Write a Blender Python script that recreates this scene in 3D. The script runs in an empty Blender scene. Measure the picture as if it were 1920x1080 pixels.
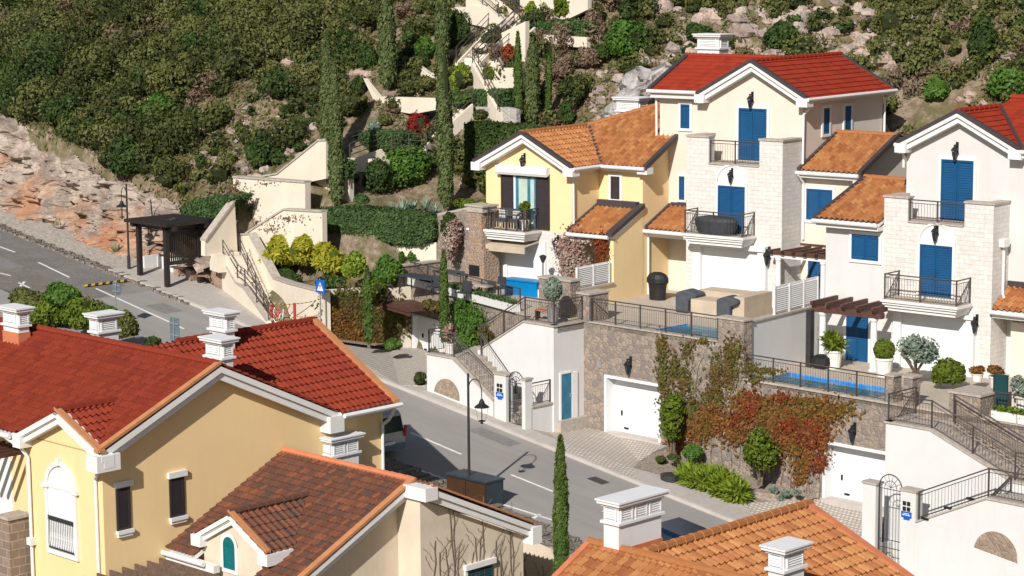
import bpy, bmesh, math, random
import numpy as np
from mathutils import Matrix, Vector
random.seed(7); rng=np.random.default_rng(11)
D=bpy.data; SC=bpy.context.scene; COL=SC.collection
# ---------------------------------------------------------------- camera
FPX=4144.; TH=math.radians(8.6); RHO=.0073
Cp=np.array([0,0,30.]); Fw=np.array([0,math.cos(TH),-math.sin(TH)]); Up=np.array([0,math.sin(TH),math.cos(TH)]); Xr=np.array([1.,0,0])
cam=D.cameras.new('camera'); camo=D.objects.new('camera',cam); COL.objects.link(camo); SC.camera=camo
cam.sensor_width=36; cam.lens=36*FPX/1920; cam.clip_start=1; cam.clip_end=3000
cx=Xr-RHO*Up; cy=RHO*Xr+Up; nn=math.sqrt(1+RHO*RHO)
camo.matrix_world=Matrix([[cx[i]/nn,cy[i]/nn,-Fw[i],Cp[i]] for i in range(3)]+[[0,0,0,1]])
# ---------------------------------------------------------------- sky, sun, exposure
SUNV=Vector((-.287,-.778,.559)).normalized()
SUN_EL=math.asin(SUNV.z); SUN_AZ=math.atan2(SUNV.x,SUNV.y)
wd=D.worlds.new('World'); SC.world=wd; wd.use_nodes=True
nt=wd.node_tree; bg=nt.nodes['Background']; sky=nt.nodes.new('ShaderNodeTexSky'); sky.sky_type='NISHITA'; sky.sun_disc=False
sky.sun_elevation=SUN_EL; sky.sun_rotation=SUN_AZ; sky.air_density=1.0; sky.dust_density=1.0
nt.links.new(sky.outputs[0],bg.inputs[0]); bg.inputs[1].default_value=.062
sun=D.lights.new('sun','SUN'); sun.energy=5.0; sun.angle=math.radians(.5); sun.color=(1,.953,.89)
so=D.objects.new('sun',sun); COL.objects.link(so); so.rotation_euler=SUNV.to_track_quat('Z','Y').to_euler(); so.location=(0,0,80)
SC.view_settings.view_transform='Standard'; SC.view_settings.look='None'; SC.view_settings.exposure=0.12; SC.view_settings.gamma=1
SC.render.engine='CYCLES'; SC.cycles.max_bounces=5; SC.cycles.diffuse_bounces=3; SC.cycles.glossy_bounces=3; SC.cycles.transmission_bounces=3; SC.cycles.use_denoising=True
# ---------------------------------------------------------------- projection helpers: a pixel of the photo onto a real plane
def ray(px,py):
    ai=(px-960)/FPX; bi=(540-py)/FPX
    return (ai+RHO*bi)*Xr+(bi-RHO*ai)*Up+Fw
def proj(p):
    d=np.asarray(p,float)-Cp; z=d@Fw; a=(d@Xr)/z; b=(d@Up)/z
    return 960+(a-RHO*b)*FPX, 540-(b+RHO*a)*FPX
def atY(px,py,Y): d=ray(px,py); return Cp+d*(Y/d[1])
class Fr:
    def __init__(s,O,ang):
        s.O=np.array(O,float); s.ang=math.radians(ang); a=s.ang
        s.u=np.array([math.cos(a),math.sin(a),0]); s.v=np.array([-math.sin(a),math.cos(a),0])
    def w(s,u,v,z): return s.O+s.u*u+s.v*v+np.array([0,0,z])
    def loc(s,p): d=np.array(p)-s.O; return np.array([d@s.u,d@s.v,d[2]])
    def _h(s,px,py,n,c):
        d=ray(px,py); t=(c-(Cp-s.O)@n)/(d@n); return s.loc(Cp+t*d)
    def F(s,px,py,v=0): q=s._h(px,py,s.v,v); return float(q[0]),float(q[2])
    def S(s,px,py,u=0): q=s._h(px,py,s.u,u); return float(q[1]),float(q[2])
    def G(s,px,py,z=0): q=s._h(px,py,np.array([0,0,1.]),z); return float(q[0]),float(q[1])
    def P(s,px,py,v=0): a,b=s.F(px,py,v); return (a,v,b)
    def Ps(s,px,py,u=0): a,b=s.S(px,py,u); return (u,a,b)
    def Pg(s,px,py,z=0): a,b=s.G(px,py,z); return (a,b,z)
WF=Fr((0,0,0),0)
H2=Fr(atY(1505,300,97),-38.5)
q=H2.G(1225,623,-6.4); W=Fr(H2.w(q[0],q[1],-6.4),-45.2)
H3=Fr(atY(1893,450,87),-41)
FL=Fr(atY(192,900,70),-44.5)
q=FL.S(530,845); FM=Fr(FL.w(0,q[0],q[1]),-44.5)
FR=Fr(atY(1240,1030,61),-44.5)
def rz(u): return -4.85-.14*u          # road height in frame W
def RD(px,py,dz=0):                    # pixel -> road plane, W coords
    n=W.u*.14+np.array([0,0,1.]); d=ray(px,py); O=W.w(0,0,-4.85+dz)
    t=((O-Cp)@n)/(d@n); return tuple(float(x) for x in W.loc(Cp+t*d))
# ---------------------------------------------------------------- mesh builder
def newell(p):
    n=np.zeros(3)
    for i in range(len(p)):
        a=p[i];b=p[(i+1)%len(p)]
        n+=[(a[1]-b[1])*(a[2]+b[2]),(a[2]-b[2])*(a[0]+b[0]),(a[0]-b[0])*(a[1]+b[1])]
    l=np.linalg.norm(n); return n/l if l else np.array([0,0,1.])
class MB:
    def __init__(s): s.v=[];s.f=[];s.uv=[];s.m=[]
    def face(s,pts,m=0,uv=None):
        i=len(s.v); s.v+= [tuple(float(c) for c in p) for p in pts]; s.f.append(tuple(range(i,i+len(pts)))); s.m.append(m)
        if uv is None:
            n=np.abs(newell(pts))
            if n[2]>=max(n[0],n[1])*1.2: uv=[(p[0],p[1]) for p in pts]
            elif n[1]>=n[0]: uv=[(p[0],p[2]) for p in pts]
            else: uv=[(p[1],p[2]) for p in pts]
        s.uv+=[tuple(x) for x in uv]; return s
    def box(s,a0,a1,b0,b1,c0,c1,m=0):
        a0,a1=min(a0,a1),max(a0,a1); b0,b1=min(b0,b1),max(b0,b1); c0,c1=min(c0,c1),max(c0,c1)
        P=[(x,y,z) for z in (c0,c1) for y in (b0,b1) for x in (a0,a1)]
        for q in ((0,2,3,1),(4,5,7,6),(0,1,5,4),(2,6,7,3),(0,4,6,2),(1,3,7,5)): s.face([P[k] for k in q],m)
        return s
    def prism(s,pts,d,m=0,ms=None):
        if np.dot(newell(pts),d)>0: pts=pts[::-1]
        q=[tuple(np.add(p,d)) for p in pts]; s.face(pts,m); s.face(q[::-1],m); n=len(pts)
        for i in range(n): s.face([pts[i],q[i],q[(i+1)%n],pts[(i+1)%n]],m if ms is None else ms)
        return s
    def cyl(s,p0,p1,r0,r1=None,n=8,m=0,caps=True):
        r1=r0 if r1 is None else r1; p0=np.array(p0,float);p1=np.array(p1,float); d=p1-p0; L=np.linalg.norm(d)
        if L<1e-6: return s
        d/=L; a=np.cross(d,[0,0,1.] if abs(d[2])<.9 else [1.,0,0]); a/=np.linalg.norm(a); b=np.cross(d,a)
        A=[];B=[]
        for i in range(n):
            t=2*math.pi*i/n; o=a*math.cos(t)+b*math.sin(t); A.append(p0+o*r0); B.append(p1+o*r1)
        for i in range(n):
            j=(i+1)%n; s.face([A[i],A[j],B[j],B[i]],m,uv=[(i/n,0),((i+1)/n,0),((i+1)/n,L),(i/n,L)])
        if caps: s.face(A[::-1],m); s.face(B,m)
        return s
    def tube(s,pts,r,n=6,m=0):
        for a,b in zip(pts[:-1],pts[1:]): s.cyl(a,b,r,r,n,m)
        return s
    def lathe(s,c,prof,n=12,m=0,sx=1,sy=1):
        c=np.array(c,float); R=[[c+np.array([r*sx*math.cos(2*math.pi*i/n),r*sy*math.sin(2*math.pi*i/n),z]) for i in range(n)] for r,z in prof]
        for k in range(len(R)-1):
            for i in range(n): j=(i+1)%n; s.face([R[k][i],R[k][j],R[k+1][j],R[k+1][i]],m)
        s.face(R[0][::-1],m); s.face(R[-1],m); return s
    def beam(s,p0,p1,side,w,h,m=0):      # hangs h below the line p0-p1, w wide towards side
        p0=np.array(p0,float);p1=np.array(p1,float);sd=np.array(side,float)*w; dn=np.array([0,0,-h])
        a=[p0,p0+sd,p0+sd+dn,p0+dn]; b=[x+(p1-p0) for x in a]
        s.face(a[::-1],m); s.face(b,m)
        for i in range(4): j=(i+1)%4; s.face([a[i],a[j],b[j],b[i]],m)
        return s
    def mesh(s,name,mats,off=(0,0,0),smooth=False):
        me=D.meshes.new(name); V=np.array(s.v,dtype=np.float32)-np.array(off,dtype=np.float32)
        me.from_pydata(V.tolist(),[],s.f)
        for m in (mats if isinstance(mats,(list,tuple)) else [mats]): me.materials.append(m)
        me.polygons.foreach_set('material_index',s.m)
        uv=me.uv_layers.new(name='UVMap'); uv.data.foreach_set('uv',np.array(s.uv,dtype=np.float32).ravel())
        if smooth: me.polygons.foreach_set('use_smooth',[True]*len(s.f))
        me.update(); return me
def qmesh(name,V,mats,off=(0,0,0),mi=None,quads=True):   # V: (n,4,3) array of loose quads
    n=len(V); me=D.meshes.new(name); V=np.asarray(V,dtype=np.float32).reshape(-1,3)-np.array(off,dtype=np.float32)
    me.vertices.add(n*4); me.vertices.foreach_set('co',V.ravel()); me.loops.add(n*4); me.loops.foreach_set('vertex_index',np.arange(n*4,dtype=np.int32))
    me.polygons.add(n); me.polygons.foreach_set('loop_start',np.arange(0,n*4,4,dtype=np.int32)); me.polygons.foreach_set('loop_total',np.full(n,4,dtype=np.int32))
    for m in (mats if isinstance(mats,(list,tuple)) else [mats]): me.materials.append(m)
    if mi is not None: me.polygons.foreach_set('material_index',np.asarray(mi,dtype=np.int32))
    me.update(calc_edges=True); return me
def props(o,label=None,cat=None,group=None,kind=None):
    if label: o['label']=label
    if cat: o['category']=cat
    if group: o['group']=group
    if kind: o['kind']=kind
class Thing:
    def __init__(s,name,label,cat,fr=W,at=(0,0,0),group=None):
        s.fr=fr; s.at=at; o=D.objects.new(name,None); o.empty_display_size=.3; COL.objects.link(o)
        o.location=Vector(fr.w(*at)); o.rotation_euler=(0,0,fr.ang); props(o,label,cat,group); s.o=o
    def part(s,name,mb,mats,parent=None,label=None,smooth=False,kind=None):
        me=mb.mesh(name,mats,s.at,smooth) if isinstance(mb,MB) else qmesh(name,mb,mats,s.at)
        o=D.objects.new(name,me); COL.objects.link(o); o.parent=parent or s.o; props(o,label,kind=kind); return o
def solo(name,label,cat,mb,mats,fr=W,group=None,kind=None,smooth=False):
    V=np.array(mb.v) if isinstance(mb,MB) else np.asarray(mb).reshape(-1,3)
    mn,mx=V.min(0),V.max(0); off=((mn[0]+mx[0])/2,(mn[1]+mx[1])/2,mn[2])
    me=mb.mesh(name,mats,off,smooth) if isinstance(mb,MB) else qmesh(name,mb,mats,off)
    o=D.objects.new(name,me); COL.objects.link(o); o.location=Vector(fr.w(*off)); o.rotation_euler=(0,0,fr.ang); props(o,label,cat,group,kind); return o
def dup(root,loc,rot=None,label=None,group=None):
    r=root.copy(); COL.objects.link(r); r.location=loc
    if rot is not None: r.rotation_euler=(0,0,rot)
    if label: r['label']=label
    if group: r['group']=group
    for ch in list(root.children):
        c=ch.copy(); COL.objects.link(c); c.parent=r
        for g in list(ch.children): d=g.copy(); COL.objects.link(d); d.parent=c
    return r
# ---------------------------------------------------------------- materials
class NT:
    def __init__(s,name,rough=.8,spec=.3):
        s.m=D.materials.new(name); s.m.use_nodes=True; s.t=s.m.node_tree; s.b=s.t.nodes['Principled BSDF']
        s.b.inputs['Roughness'].default_value=rough; s.b.inputs['Specular IOR Level'].default_value=spec
    def n(s,t,**k):
        o=s.t.nodes.new('ShaderNode'+t)
        for a,b in k.items(): setattr(o,a,b)
        return o
    def l(s,a,b): s.t.links.new(a,b)
    def tc(s,out='Object',scale=None):
        t=s.n('TexCoord').outputs[out]
        if scale is not None:
            mp=s.n('Mapping'); mp.inputs['Scale'].default_value=scale; s.l(t,mp.inputs[0]); t=mp.outputs[0]
        return t
    def noise(s,vec,sc,det=4,rough=.6,out=0):
        o=s.n('TexNoise'); o.inputs['Scale'].default_value=sc; o.inputs['Detail'].default_value=det; o.inputs['Roughness'].default_value=rough
        if vec is not None: s.l(vec,o.inputs['Vector'])
        return o.outputs[out]
    def ramp(s,fac,stops,interp='LINEAR'):
        o=s.n('ValToRGB'); e=o.color_ramp.elements; o.color_ramp.interpolation=interp
        while len(e)<len(stops): e.new(.5)
        for i,(p,c) in enumerate(stops): e[i].position=p; e[i].color=(*c,1) if len(c)==3 else c
        s.l(fac,o.inputs[0]); return o.outputs[0]
    def mix(s,fac,a,b,mode='MIX'):
        o=s.n('Mix',data_type='RGBA',blend_type=mode)
        for i,x in ((0,fac),(6,a),(7,b)):
            if isinstance(x,(int,float)): o.inputs[i].default_value=x
            elif isinstance(x,tuple): o.inputs[i].default_value=(*x,1)
            else: s.l(x,o.inputs[i])
        return o.outputs[2]
    def math(s,op,a,b=0.,c=0.):
        o=s.n('Math',operation=op)
        for i,x in enumerate((a,b,c)):
            if isinstance(x,(int,float)): o.inputs[i].default_value=x
            else: s.l(x,o.inputs[i])
        return o.outputs[0]
    def bump(s,h,st=.3,dist=.02):
        o=s.n('Bump'); o.inputs['Strength'].default_value=st; o.inputs['Distance'].default_value=dist; s.l(h,o.inputs['Height']); s.l(o.outputs[0],s.b.inputs['Normal'])
    def col(s,x):
        if isinstance(x,tuple): s.b.inputs['Base Color'].default_value=(*x,1)
        else: s.l(x,s.b.inputs['Base Color'])
        return s
def plain(name,c,rough=.6,metal=0,spec=.4,var=.12,sc=3.):
    k=NT(name,rough,spec); v=k.tc(); f=k.noise(v,sc,5); a=tuple(x*(1-var) for x in c); b=tuple(min(1,x*(1+var)) for x in c)
    k.col(k.ramp(f,[(.3,a),(.7,b)])); k.b.inputs['Metallic'].default_value=metal; return k.m
def plaster(name,c,dirt=.10):
    k=NT(name,.9,.15); v=k.tc(); f=k.noise(v,.5,6,.65); g=k.noise(k.tc(scale=(1.6,1.6,.3)),1.2,5,.7)
    d=tuple(x*(1-dirt*1.7)*(1-.05*i) for i,x in enumerate(c)); x=k.ramp(f,[(.35,tuple(y*(1-dirt) for y in c)),(.6,c)])
    k.col(k.mix(k.ramp(g,[(.5,(0,0,0)),(.8,(.6,.6,.6))]),x,d)); k.bump(k.noise(v,25,3),.25,.01); return k.m
def tilemat(name,cols,dark=.55,stain=(.10,.07,.05),st=.35,rough=.75):
    k=NT(name,rough,.12); uv=k.tc('UV'); fl=k.n('VectorMath',operation='FLOOR'); k.l(uv,fl.inputs[0])
    wn=k.n('TexWhiteNoise',noise_dimensions='2D'); k.l(fl.outputs[0],wn.inputs['Vector'])
    c=k.ramp(wn.outputs['Value'],[(i/(len(cols)-1)*.9+.05,x) for i,x in enumerate(cols)])
    n=k.noise(uv,.9,5,.7); c=k.mix(k.ramp(n,[(.48,(0,0,0)),(.72,(st,)*3)]),c,stain)
    n2=k.noise(k.tc(),14,4,.7); c=k.mix(k.ramp(n2,[(.3,(.35,)*3),(.6,(0,)*3)]),c,tuple(x*dark for x in cols[0])); k.col(c); k.bump(n2,.3,.01); return k.m
def rubble(name,sc,cols,mortar,mw=.06,bump=.6):
    k=NT(name,.9,.2); v=k.tc(); w=k.noise(v,1.7,3); vv=k.n('VectorMath',operation='ADD'); k.l(v,vv.inputs[0]); sm=k.n('VectorMath',operation='SCALE'); k.l(k.noise(v,2.2,2,out=1),sm.inputs[0]); sm.inputs[3].default_value=.18; k.l(sm.outputs[0],vv.inputs[1]); v2=vv.outputs[0]
    a=k.n('TexVoronoi',feature='F1'); a.inputs['Scale'].default_value=sc; k.l(v2,a.inputs['Vector'])
    e=k.n('TexVoronoi',feature='DISTANCE_TO_EDGE'); e.inputs['Scale'].default_value=sc; k.l(v2,e.inputs['Vector'])
    sp=k.n('SeparateColor'); k.l(a.outputs['Color'],sp.inputs[0])
    c=k.ramp(sp.outputs[0],[(i/(len(cols)-1),x) for i,x in enumerate(cols)],'CONSTANT' if len(cols)>5 else 'LINEAR')
    c=k.mix(k.ramp(k.noise(v,9,4,.7),[(.3,(.5,)*3),(.7,(0,)*3)]),c,tuple(x*.55 for x in cols[1]))
    mk=k.ramp(e.outputs['Distance'],[(0,(1,1,1)),(mw,(0,0,0))]); k.col(k.mix(mk,c,mortar)); k.bump(k.ramp(e.outputs['Distance'],[(0,(0,0,0)),(mw*2.5,(1,1,1))]),bump,.04); return k.m
def brickmat(name,c1,c2,mortar,bw,bh,ms=.012,bump=.5,rough=.85,offset=.5,bias=0.):
    k=NT(name,rough,.2); b=k.n('TexBrick'); b.offset=offset; k.l(k.tc('UV'),b.inputs['Vector'])
    for i,x in (('Color1',c1),('Color2',c2),('Mortar',mortar)): b.inputs[i].default_value=(*x,1)
    b.inputs['Scale'].default_value=1; b.inputs['Brick Width'].default_value=bw; b.inputs['Row Height'].default_value=bh; b.inputs['Mortar Size'].default_value=ms; b.inputs['Bias'].default_value=bias
    n=k.noise(k.tc(),5,5,.7); k.col(k.mix(k.ramp(n,[(.35,(.45,)*3),(.65,(0,)*3)]),b.outputs[0],tuple(x*.72 for x in c2)))
    h=k.math('SUBTRACT',k.math('MULTIPLY',n,.6),b.outputs['Fac']); k.bump(h,bump,.03); return k.m
def leafmat(name,cols,rough=.6,trans=.25,patch=None,psc=.35,coh=.55,csc=.75):
    k=NT(name,rough,.2); g=k.n('NewGeometry'); nz=k.ramp(k.noise(k.tc(),csc,2),[(.3,(0,)*3),(.7,(1,)*3)]); fac=k.math('ADD',k.math('MULTIPLY',nz,coh),k.math('MULTIPLY',g.outputs['Random Per Island'],1-coh)); c=k.ramp(fac,[((i+.5)/len(cols),x) for i,x in enumerate(cols)])
    if patch: c=k.mix(k.ramp(k.noise(k.tc(),psc,3),[(.42,(0,)*3),(.58,(.8,)*3)]),c,patch)
    k.col(c); k.b.inputs['Subsurface Weight'].default_value=0
    t=k.n('BsdfTranslucent'); k.l(c,t.inputs[0]); mx=k.n('MixShader'); mx.inputs[0].default_value=trans
    out=k.t.nodes['Material Output']; k.l(k.b.outputs[0],mx.inputs[1]); k.l(t.outputs[0],mx.inputs[2]); k.l(mx.outputs[0],out.inputs[0]); return k.m
M={}
M['cream']=plaster('cream plaster',(.68,.61,.525),.06); M['white']=plaster('white plaster',(.64,.635,.625),.05); M['offwhite']=plaster('off white plaster',(.61,.60,.59),.06)
M['yellow']=plaster('yellow plaster',(.80,.61,.345),.04); M['ywall']=plaster('yellow plaster of front house',(.80,.59,.315),.04); M['beige']=plaster('beige wall plaster',(.70,.625,.515),.10)
M['fmwall']=plaster('weathered beige plaster',(.66,.57,.45),.14)
M['trim']=plain('white trim',(.71,.70,.685),.55,var=.04); M['soffit']=plain('soffit grey',(.62,.61,.60),.7,var=.05); M['chim']=plaster('chimney white',(.70,.70,.705),.07)
M['blue']=plain('blue paint',(.004,.066,.175),.45,var=.15,sc=1.5); M['teal']=plain('teal paint',(.0,.12,.13),.45); M['dteal']=plain('dark teal',(.01,.05,.055),.4)
M['blued']=plain('blue door paint faded',(.03,.17,.27),.5,var=.3,sc=2); M['brownsh']=plain('dark brown shutters',(.035,.026,.028),.5); M['wood']=plain('dark brown wood',(.085,.038,.028),.6,var=.3,sc=6); M['wood2']=plain('weathered brown wood',(.13,.085,.06),.7,var=.35,sc=7)
M['iron']=plain('dark iron',(.045,.043,.045),.45,metal=.3,var=.2); M['iron2']=plain('brownish iron',(.085,.07,.068),.5,metal=.3,var=.2); M['black']=plain('black cloth',(.012,.012,.013),.6,var=.4,sc=8); M['lead']=plain('dark flashing',(.05,.04,.042),.6)
M['copper']=plain('orange flashing',(.46,.20,.085),.7); M['terr']=plain('terracotta',(.50,.17,.08),.8); M['cap']=plain('pale stone coping',(.40,.35,.30),.8,var=.2,sc=6); M['garage']=plain('white garage door',(.72,.725,.73),.4,var=.02)
M['glass']=plain('window glass',(.02,.035,.045),.08,spec=.8); M['curt']=plain('pale curtain',(.42,.52,.44),.9); M['grey']=plain('grey cloth',(.06,.068,.082),.8,var=.2); M['beigec']=plain('beige cover cloth',(.46,.38,.29),.85,var=.12,sc=1.5)
M['concrete']=plain('concrete paving',(.46,.42,.385),.9,var=.12,sc=1.2); M['walk']=brickmat('pavement slabs',(.47,.43,.39),(.42,.385,.35),(.3,.27,.24),1.4,1.0,.012,.2)
M['deck']=brickmat('terrace tiles',(.52,.45,.37),(.46,.39,.32),(.32,.27,.22),.6,.3,.01,.2); M['bluec']=plain('blue plastic',(.0,.17,.42),.4); M['red']=plain('red paint',(.42,.05,.03),.5); M['pot']=plain('white pot',(.72,.69,.64),.6); M['signb']=plain('sign blue',(.01,.10,.42),.35,var=.03); M['signw']=plain('sign white',(.85,.85,.85),.4,var=.02); M['signg']=plain('grey back of sign',(.16,.23,.27),.4,metal=.3); M['galv']=plain('galvanised steel',(.42,.43,.44),.4,metal=.6)
M['ashlar']=brickmat('white ashlar stone',(.72,.69,.655),(.64,.61,.57),(.58,.55,.51),.42,.185,.008,.6); M['ashlar2']=brickmat('brown block stone',(.30,.22,.165),(.22,.165,.13),(.42,.35,.28),.5,.3,.02,.9)
M['ridge']=None
RED=[(.22,.034,.018),(.26,.043,.021),(.18,.028,.016),(.235,.038,.02)]
M['tred']=tilemat('red roof tiles',RED,st=.06); M['tredv']=tilemat('red roof tiles far',[(.30,.036,.017),(.345,.045,.020),(.26,.03,.016)],st=.05)
M['torange']=tilemat('orange roof tiles',[(.33,.125,.05),(.45,.20,.078),(.39,.16,.06),(.50,.25,.10),(.29,.105,.042),(.43,.185,.07)],st=.3,stain=(.16,.07,.035))
M['tbrown']=tilemat('weathered brown roof tiles',[(.13,.055,.036),(.20,.075,.042),(.11,.06,.045),(.26,.09,.045),(.09,.058,.048),(.16,.065,.04)],st=.55,stain=(.085,.055,.042))
M['rub1']=rubble('grey pink rubble wall',4.8,[(.33,.265,.215),(.26,.22,.19),(.38,.30,.24),(.235,.205,.185),(.34,.275,.225),(.42,.34,.26)],(.27,.225,.185),.05)
M['rub2']=rubble('reddish rubble wall',5.5,[(.38,.25,.18),(.28,.22,.18),(.44,.25,.14),(.34,.27,.22)],(.40,.33,.27),.08)
M['rub3']=rubble('brown cut stone panel',5.,[(.36,.26,.19),(.27,.20,.155),(.42,.32,.24),(.30,.235,.185)],(.40,.33,.27),.05)
M['drywall']=rubble('dry stone wall top',5.,[(.30,.26,.22),(.20,.18,.155),(.36,.31,.26),(.25,.22,.19)],(.12,.10,.085),.08,.9)
M['whiterub']=rubble('white stone wall',4.,[(.50,.47,.43),(.42,.39,.36),(.56,.52,.48),(.46,.43,.40)],(.40,.37,.33),.06)
M['paver']=brickmat('cobble pavers',(.62,.555,.49),(.52,.465,.405),(.28,.25,.215),.19,.19,.026,.8,offset=.5)
def asphalt():
    k=NT('asphalt',.92,.2); v=k.tc(); n=k.noise(v,.35,4,.6); st=k.noise(k.tc(scale=(.05,1.5,1)),1.,5,.7)
    c=k.ramp(n,[(.3,(.28,.262,.248)),(.7,(.34,.32,.302))]); c=k.mix(k.ramp(st,[(.42,(0,)*3),(.66,(.75,)*3)]),c,(.27,.25,.235))
    g=k.noise(v,40,3,.7); c=k.mix(k.ramp(g,[(.3,(.35,)*3),(.7,(0,)*3)]),c,(.24,.225,.21)); k.col(c); k.bump(g,.4,.01); return k.m
M['asphalt']=asphalt()
def groundmat():
    k=NT('hillside soil and rock',.95,.1); v=k.tc(); n=k.noise(v,.22,6,.65); n2=k.noise(v,2.5,6,.75); n3=k.noise(v,.9,5,.7)
    c=k.ramp(n2,[(.28,(.10,.075,.05)),(.45,(.20,.145,.10)),(.6,(.31,.25,.19)),(.78,(.46,.40,.34))])
    c=k.mix(k.ramp(n3,[(.44,(0,)*3),(.58,(.85,)*3)]),c,(.115,.11,.045)); c=k.mix(k.ramp(n,[(.55,(0,)*3),(.68,(.35,)*3)]),c,(.22,.10,.06)); k.col(c); k.bump(n2,1.,.15); return k.m
M['ground']=groundmat()
def rockmat(name,base,dk,orange=.5,osc=.35,zmax=None):
    k=NT(name,.92,.15); v=k.tc(); n=k.noise(v,1.6,8,.72); a=k.n('TexVoronoi',feature='DISTANCE_TO_EDGE'); a.inputs['Scale'].default_value=1.1; wv=k.n('VectorMath',operation='ADD'); k.l(v,wv.inputs[0]); k.l(k.noise(v,1.3,4,out=1),wv.inputs[1]); k.l(wv.outputs[0],a.inputs['Vector'])
    c=k.ramp(n,[(.25,dk),(.5,base),(.75,tuple(min(1,x*1.25) for x in base))]); n4=k.noise(v,.7,6,.75); c=k.mix(k.ramp(n4,[(.42,(.75,)*3),(.56,(0,)*3)]),c,tuple(x*.8 for x in dk)); c=k.mix(k.ramp(a.outputs[0],[(0,(.35,)*3),(.05,(0,)*3)]),c,tuple(x*.5 for x in dk))
    o=k.noise(v,osc,5,.6); f=k.ramp(o,[(.43,(0,)*3),(.58,(orange*.85,)*3)])
    if zmax is not None:
        sx=k.n('SeparateXYZ'); k.l(k.n('TexCoord').outputs['UV'],sx.inputs[0]); g=k.ramp(sx.outputs[1],[(0,(1,)*3),(.55,(.75,)*3),(.8,(0,)*3)]); f=k.mix(1.,f,g,'MULTIPLY')
    k.col(k.mix(f,c,k.mix(n,(.30,.10,.035),(.56,.25,.10)))); k.bump(n,1.,.12); return k.m
M['cliff']=rockmat('pinkish cliff rock',(.43,.355,.295),(.22,.175,.145),.8,.3,True); M['rock']=rockmat('pale limestone',(.47,.40,.355),(.26,.21,.18),.25); M['greyrock']=rockmat('grey limestone',(.45,.43,.42),(.22,.21,.20),.1)
LEAF=dict(
 scrub=leafmat('scrub leaves',[(0.036,0.046,0.014),(0.051,0.067,0.018),(0.074,0.087,0.024),(0.093,0.1,0.03),(0.113,0.107,0.036)],coh=.7),
 scrubl=leafmat('light scrub leaves',[(0.088,0.102,0.031),(0.114,0.13,0.036),(0.144,0.15,0.045),(0.156,0.144,0.063)],coh=.7),
 scrubd=leafmat('dark shrub leaves',[(0.028,0.051,0.014),(0.041,0.074,0.017),(0.056,0.093,0.022),(0.074,0.113,0.025)],coh=.7),
 dry=leafmat('dry twigs',[(0.164,0.114,0.072),(0.214,0.156,0.102),(0.126,0.084,0.06),(0.189,0.102,0.06)],trans=.1),
 green=leafmat('green leaves',[(0.046,0.119,0.018),(0.072,0.156,0.025),(0.105,0.188,0.031),(0.033,0.081,0.015)]),
 cyp=leafmat('cypress foliage',[(0.053,0.092,0.026),(0.084,0.117,0.037),(0.123,0.143,0.05),(0.039,0.07,0.02),(0.15,0.134,0.059)],trans=.1),
 cypb=leafmat('bright cypress foliage',[(0.041,0.079,0.013),(0.065,0.107,0.02),(0.088,0.124,0.025)],trans=.1),
 hedge=leafmat('clipped hedge leaves',[(0.043,0.088,0.024),(0.064,0.115,0.038),(0.085,0.142,0.047),(0.031,0.068,0.022)]),
 yellow=leafmat('yellow green leaves',[(.30,.30,.02),(.42,.36,.025),(.20,.24,.02),(.48,.42,.05),(.12,.16,.015)]),
 lime=leafmat('lime green leaves',[(.16,.24,.02),(.25,.32,.03),(.09,.15,.015),(.33,.36,.05)]),
 ylime=leafmat('leafy green bush',[(.09,.14,.015),(.15,.20,.02),(.06,.10,.012),(.22,.24,.03)]),
 red=leafmat('red autumn vine leaves',[(0.21,0.037,0.015),(0.294,0.064,0.02),(0.136,0.032,0.015),(0.253,0.096,0.031),(0.106,0.064,0.02)]),
 rust=leafmat('rust vine leaves',[(0.196,0.076,0.021),(0.295,0.107,0.03),(0.122,0.065,0.021),(0.245,0.14,0.03),(0.087,0.081,0.021)]),
 olive=leafmat('olive green vine leaves',[(0.101,0.108,0.03),(0.164,0.144,0.036),(0.069,0.078,0.024),(0.214,0.12,0.042),(0.126,0.066,0.03)]),
 crimson=leafmat('crimson bush leaves',[(.17,.014,.015),(.24,.025,.02),(.10,.01,.012)]),
 grey=leafmat('silver green leaves',[(.20,.25,.20),(.28,.33,.27),(.12,.17,.13),(.36,.40,.33)]),
 agave=leafmat('agave leaves',[(.16,.24,.17),(.22,.31,.22),(.30,.38,.30)],trans=.05),
 palegrey=leafmat('pale dried leaves',[(.45,.38,.33),(.33,.25,.20),(.22,.10,.08),(.55,.48,.42)],trans=.1),
 twig=leafmat('bare vine stems',[(.13,.095,.075),(.17,.13,.10)],trans=.0))
M['core']=plain('shade dark inner foliage',(.028,.036,.013),.9,spec=.1); M['corey']=plain('inner yellow foliage',(.07,.09,.012),.9,spec=.1); M['bark']=plain('bark',(.16,.12,.09),.9,var=.3,sc=8)  # core colour darkened to stand for shade in the gaps between leaves
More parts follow.
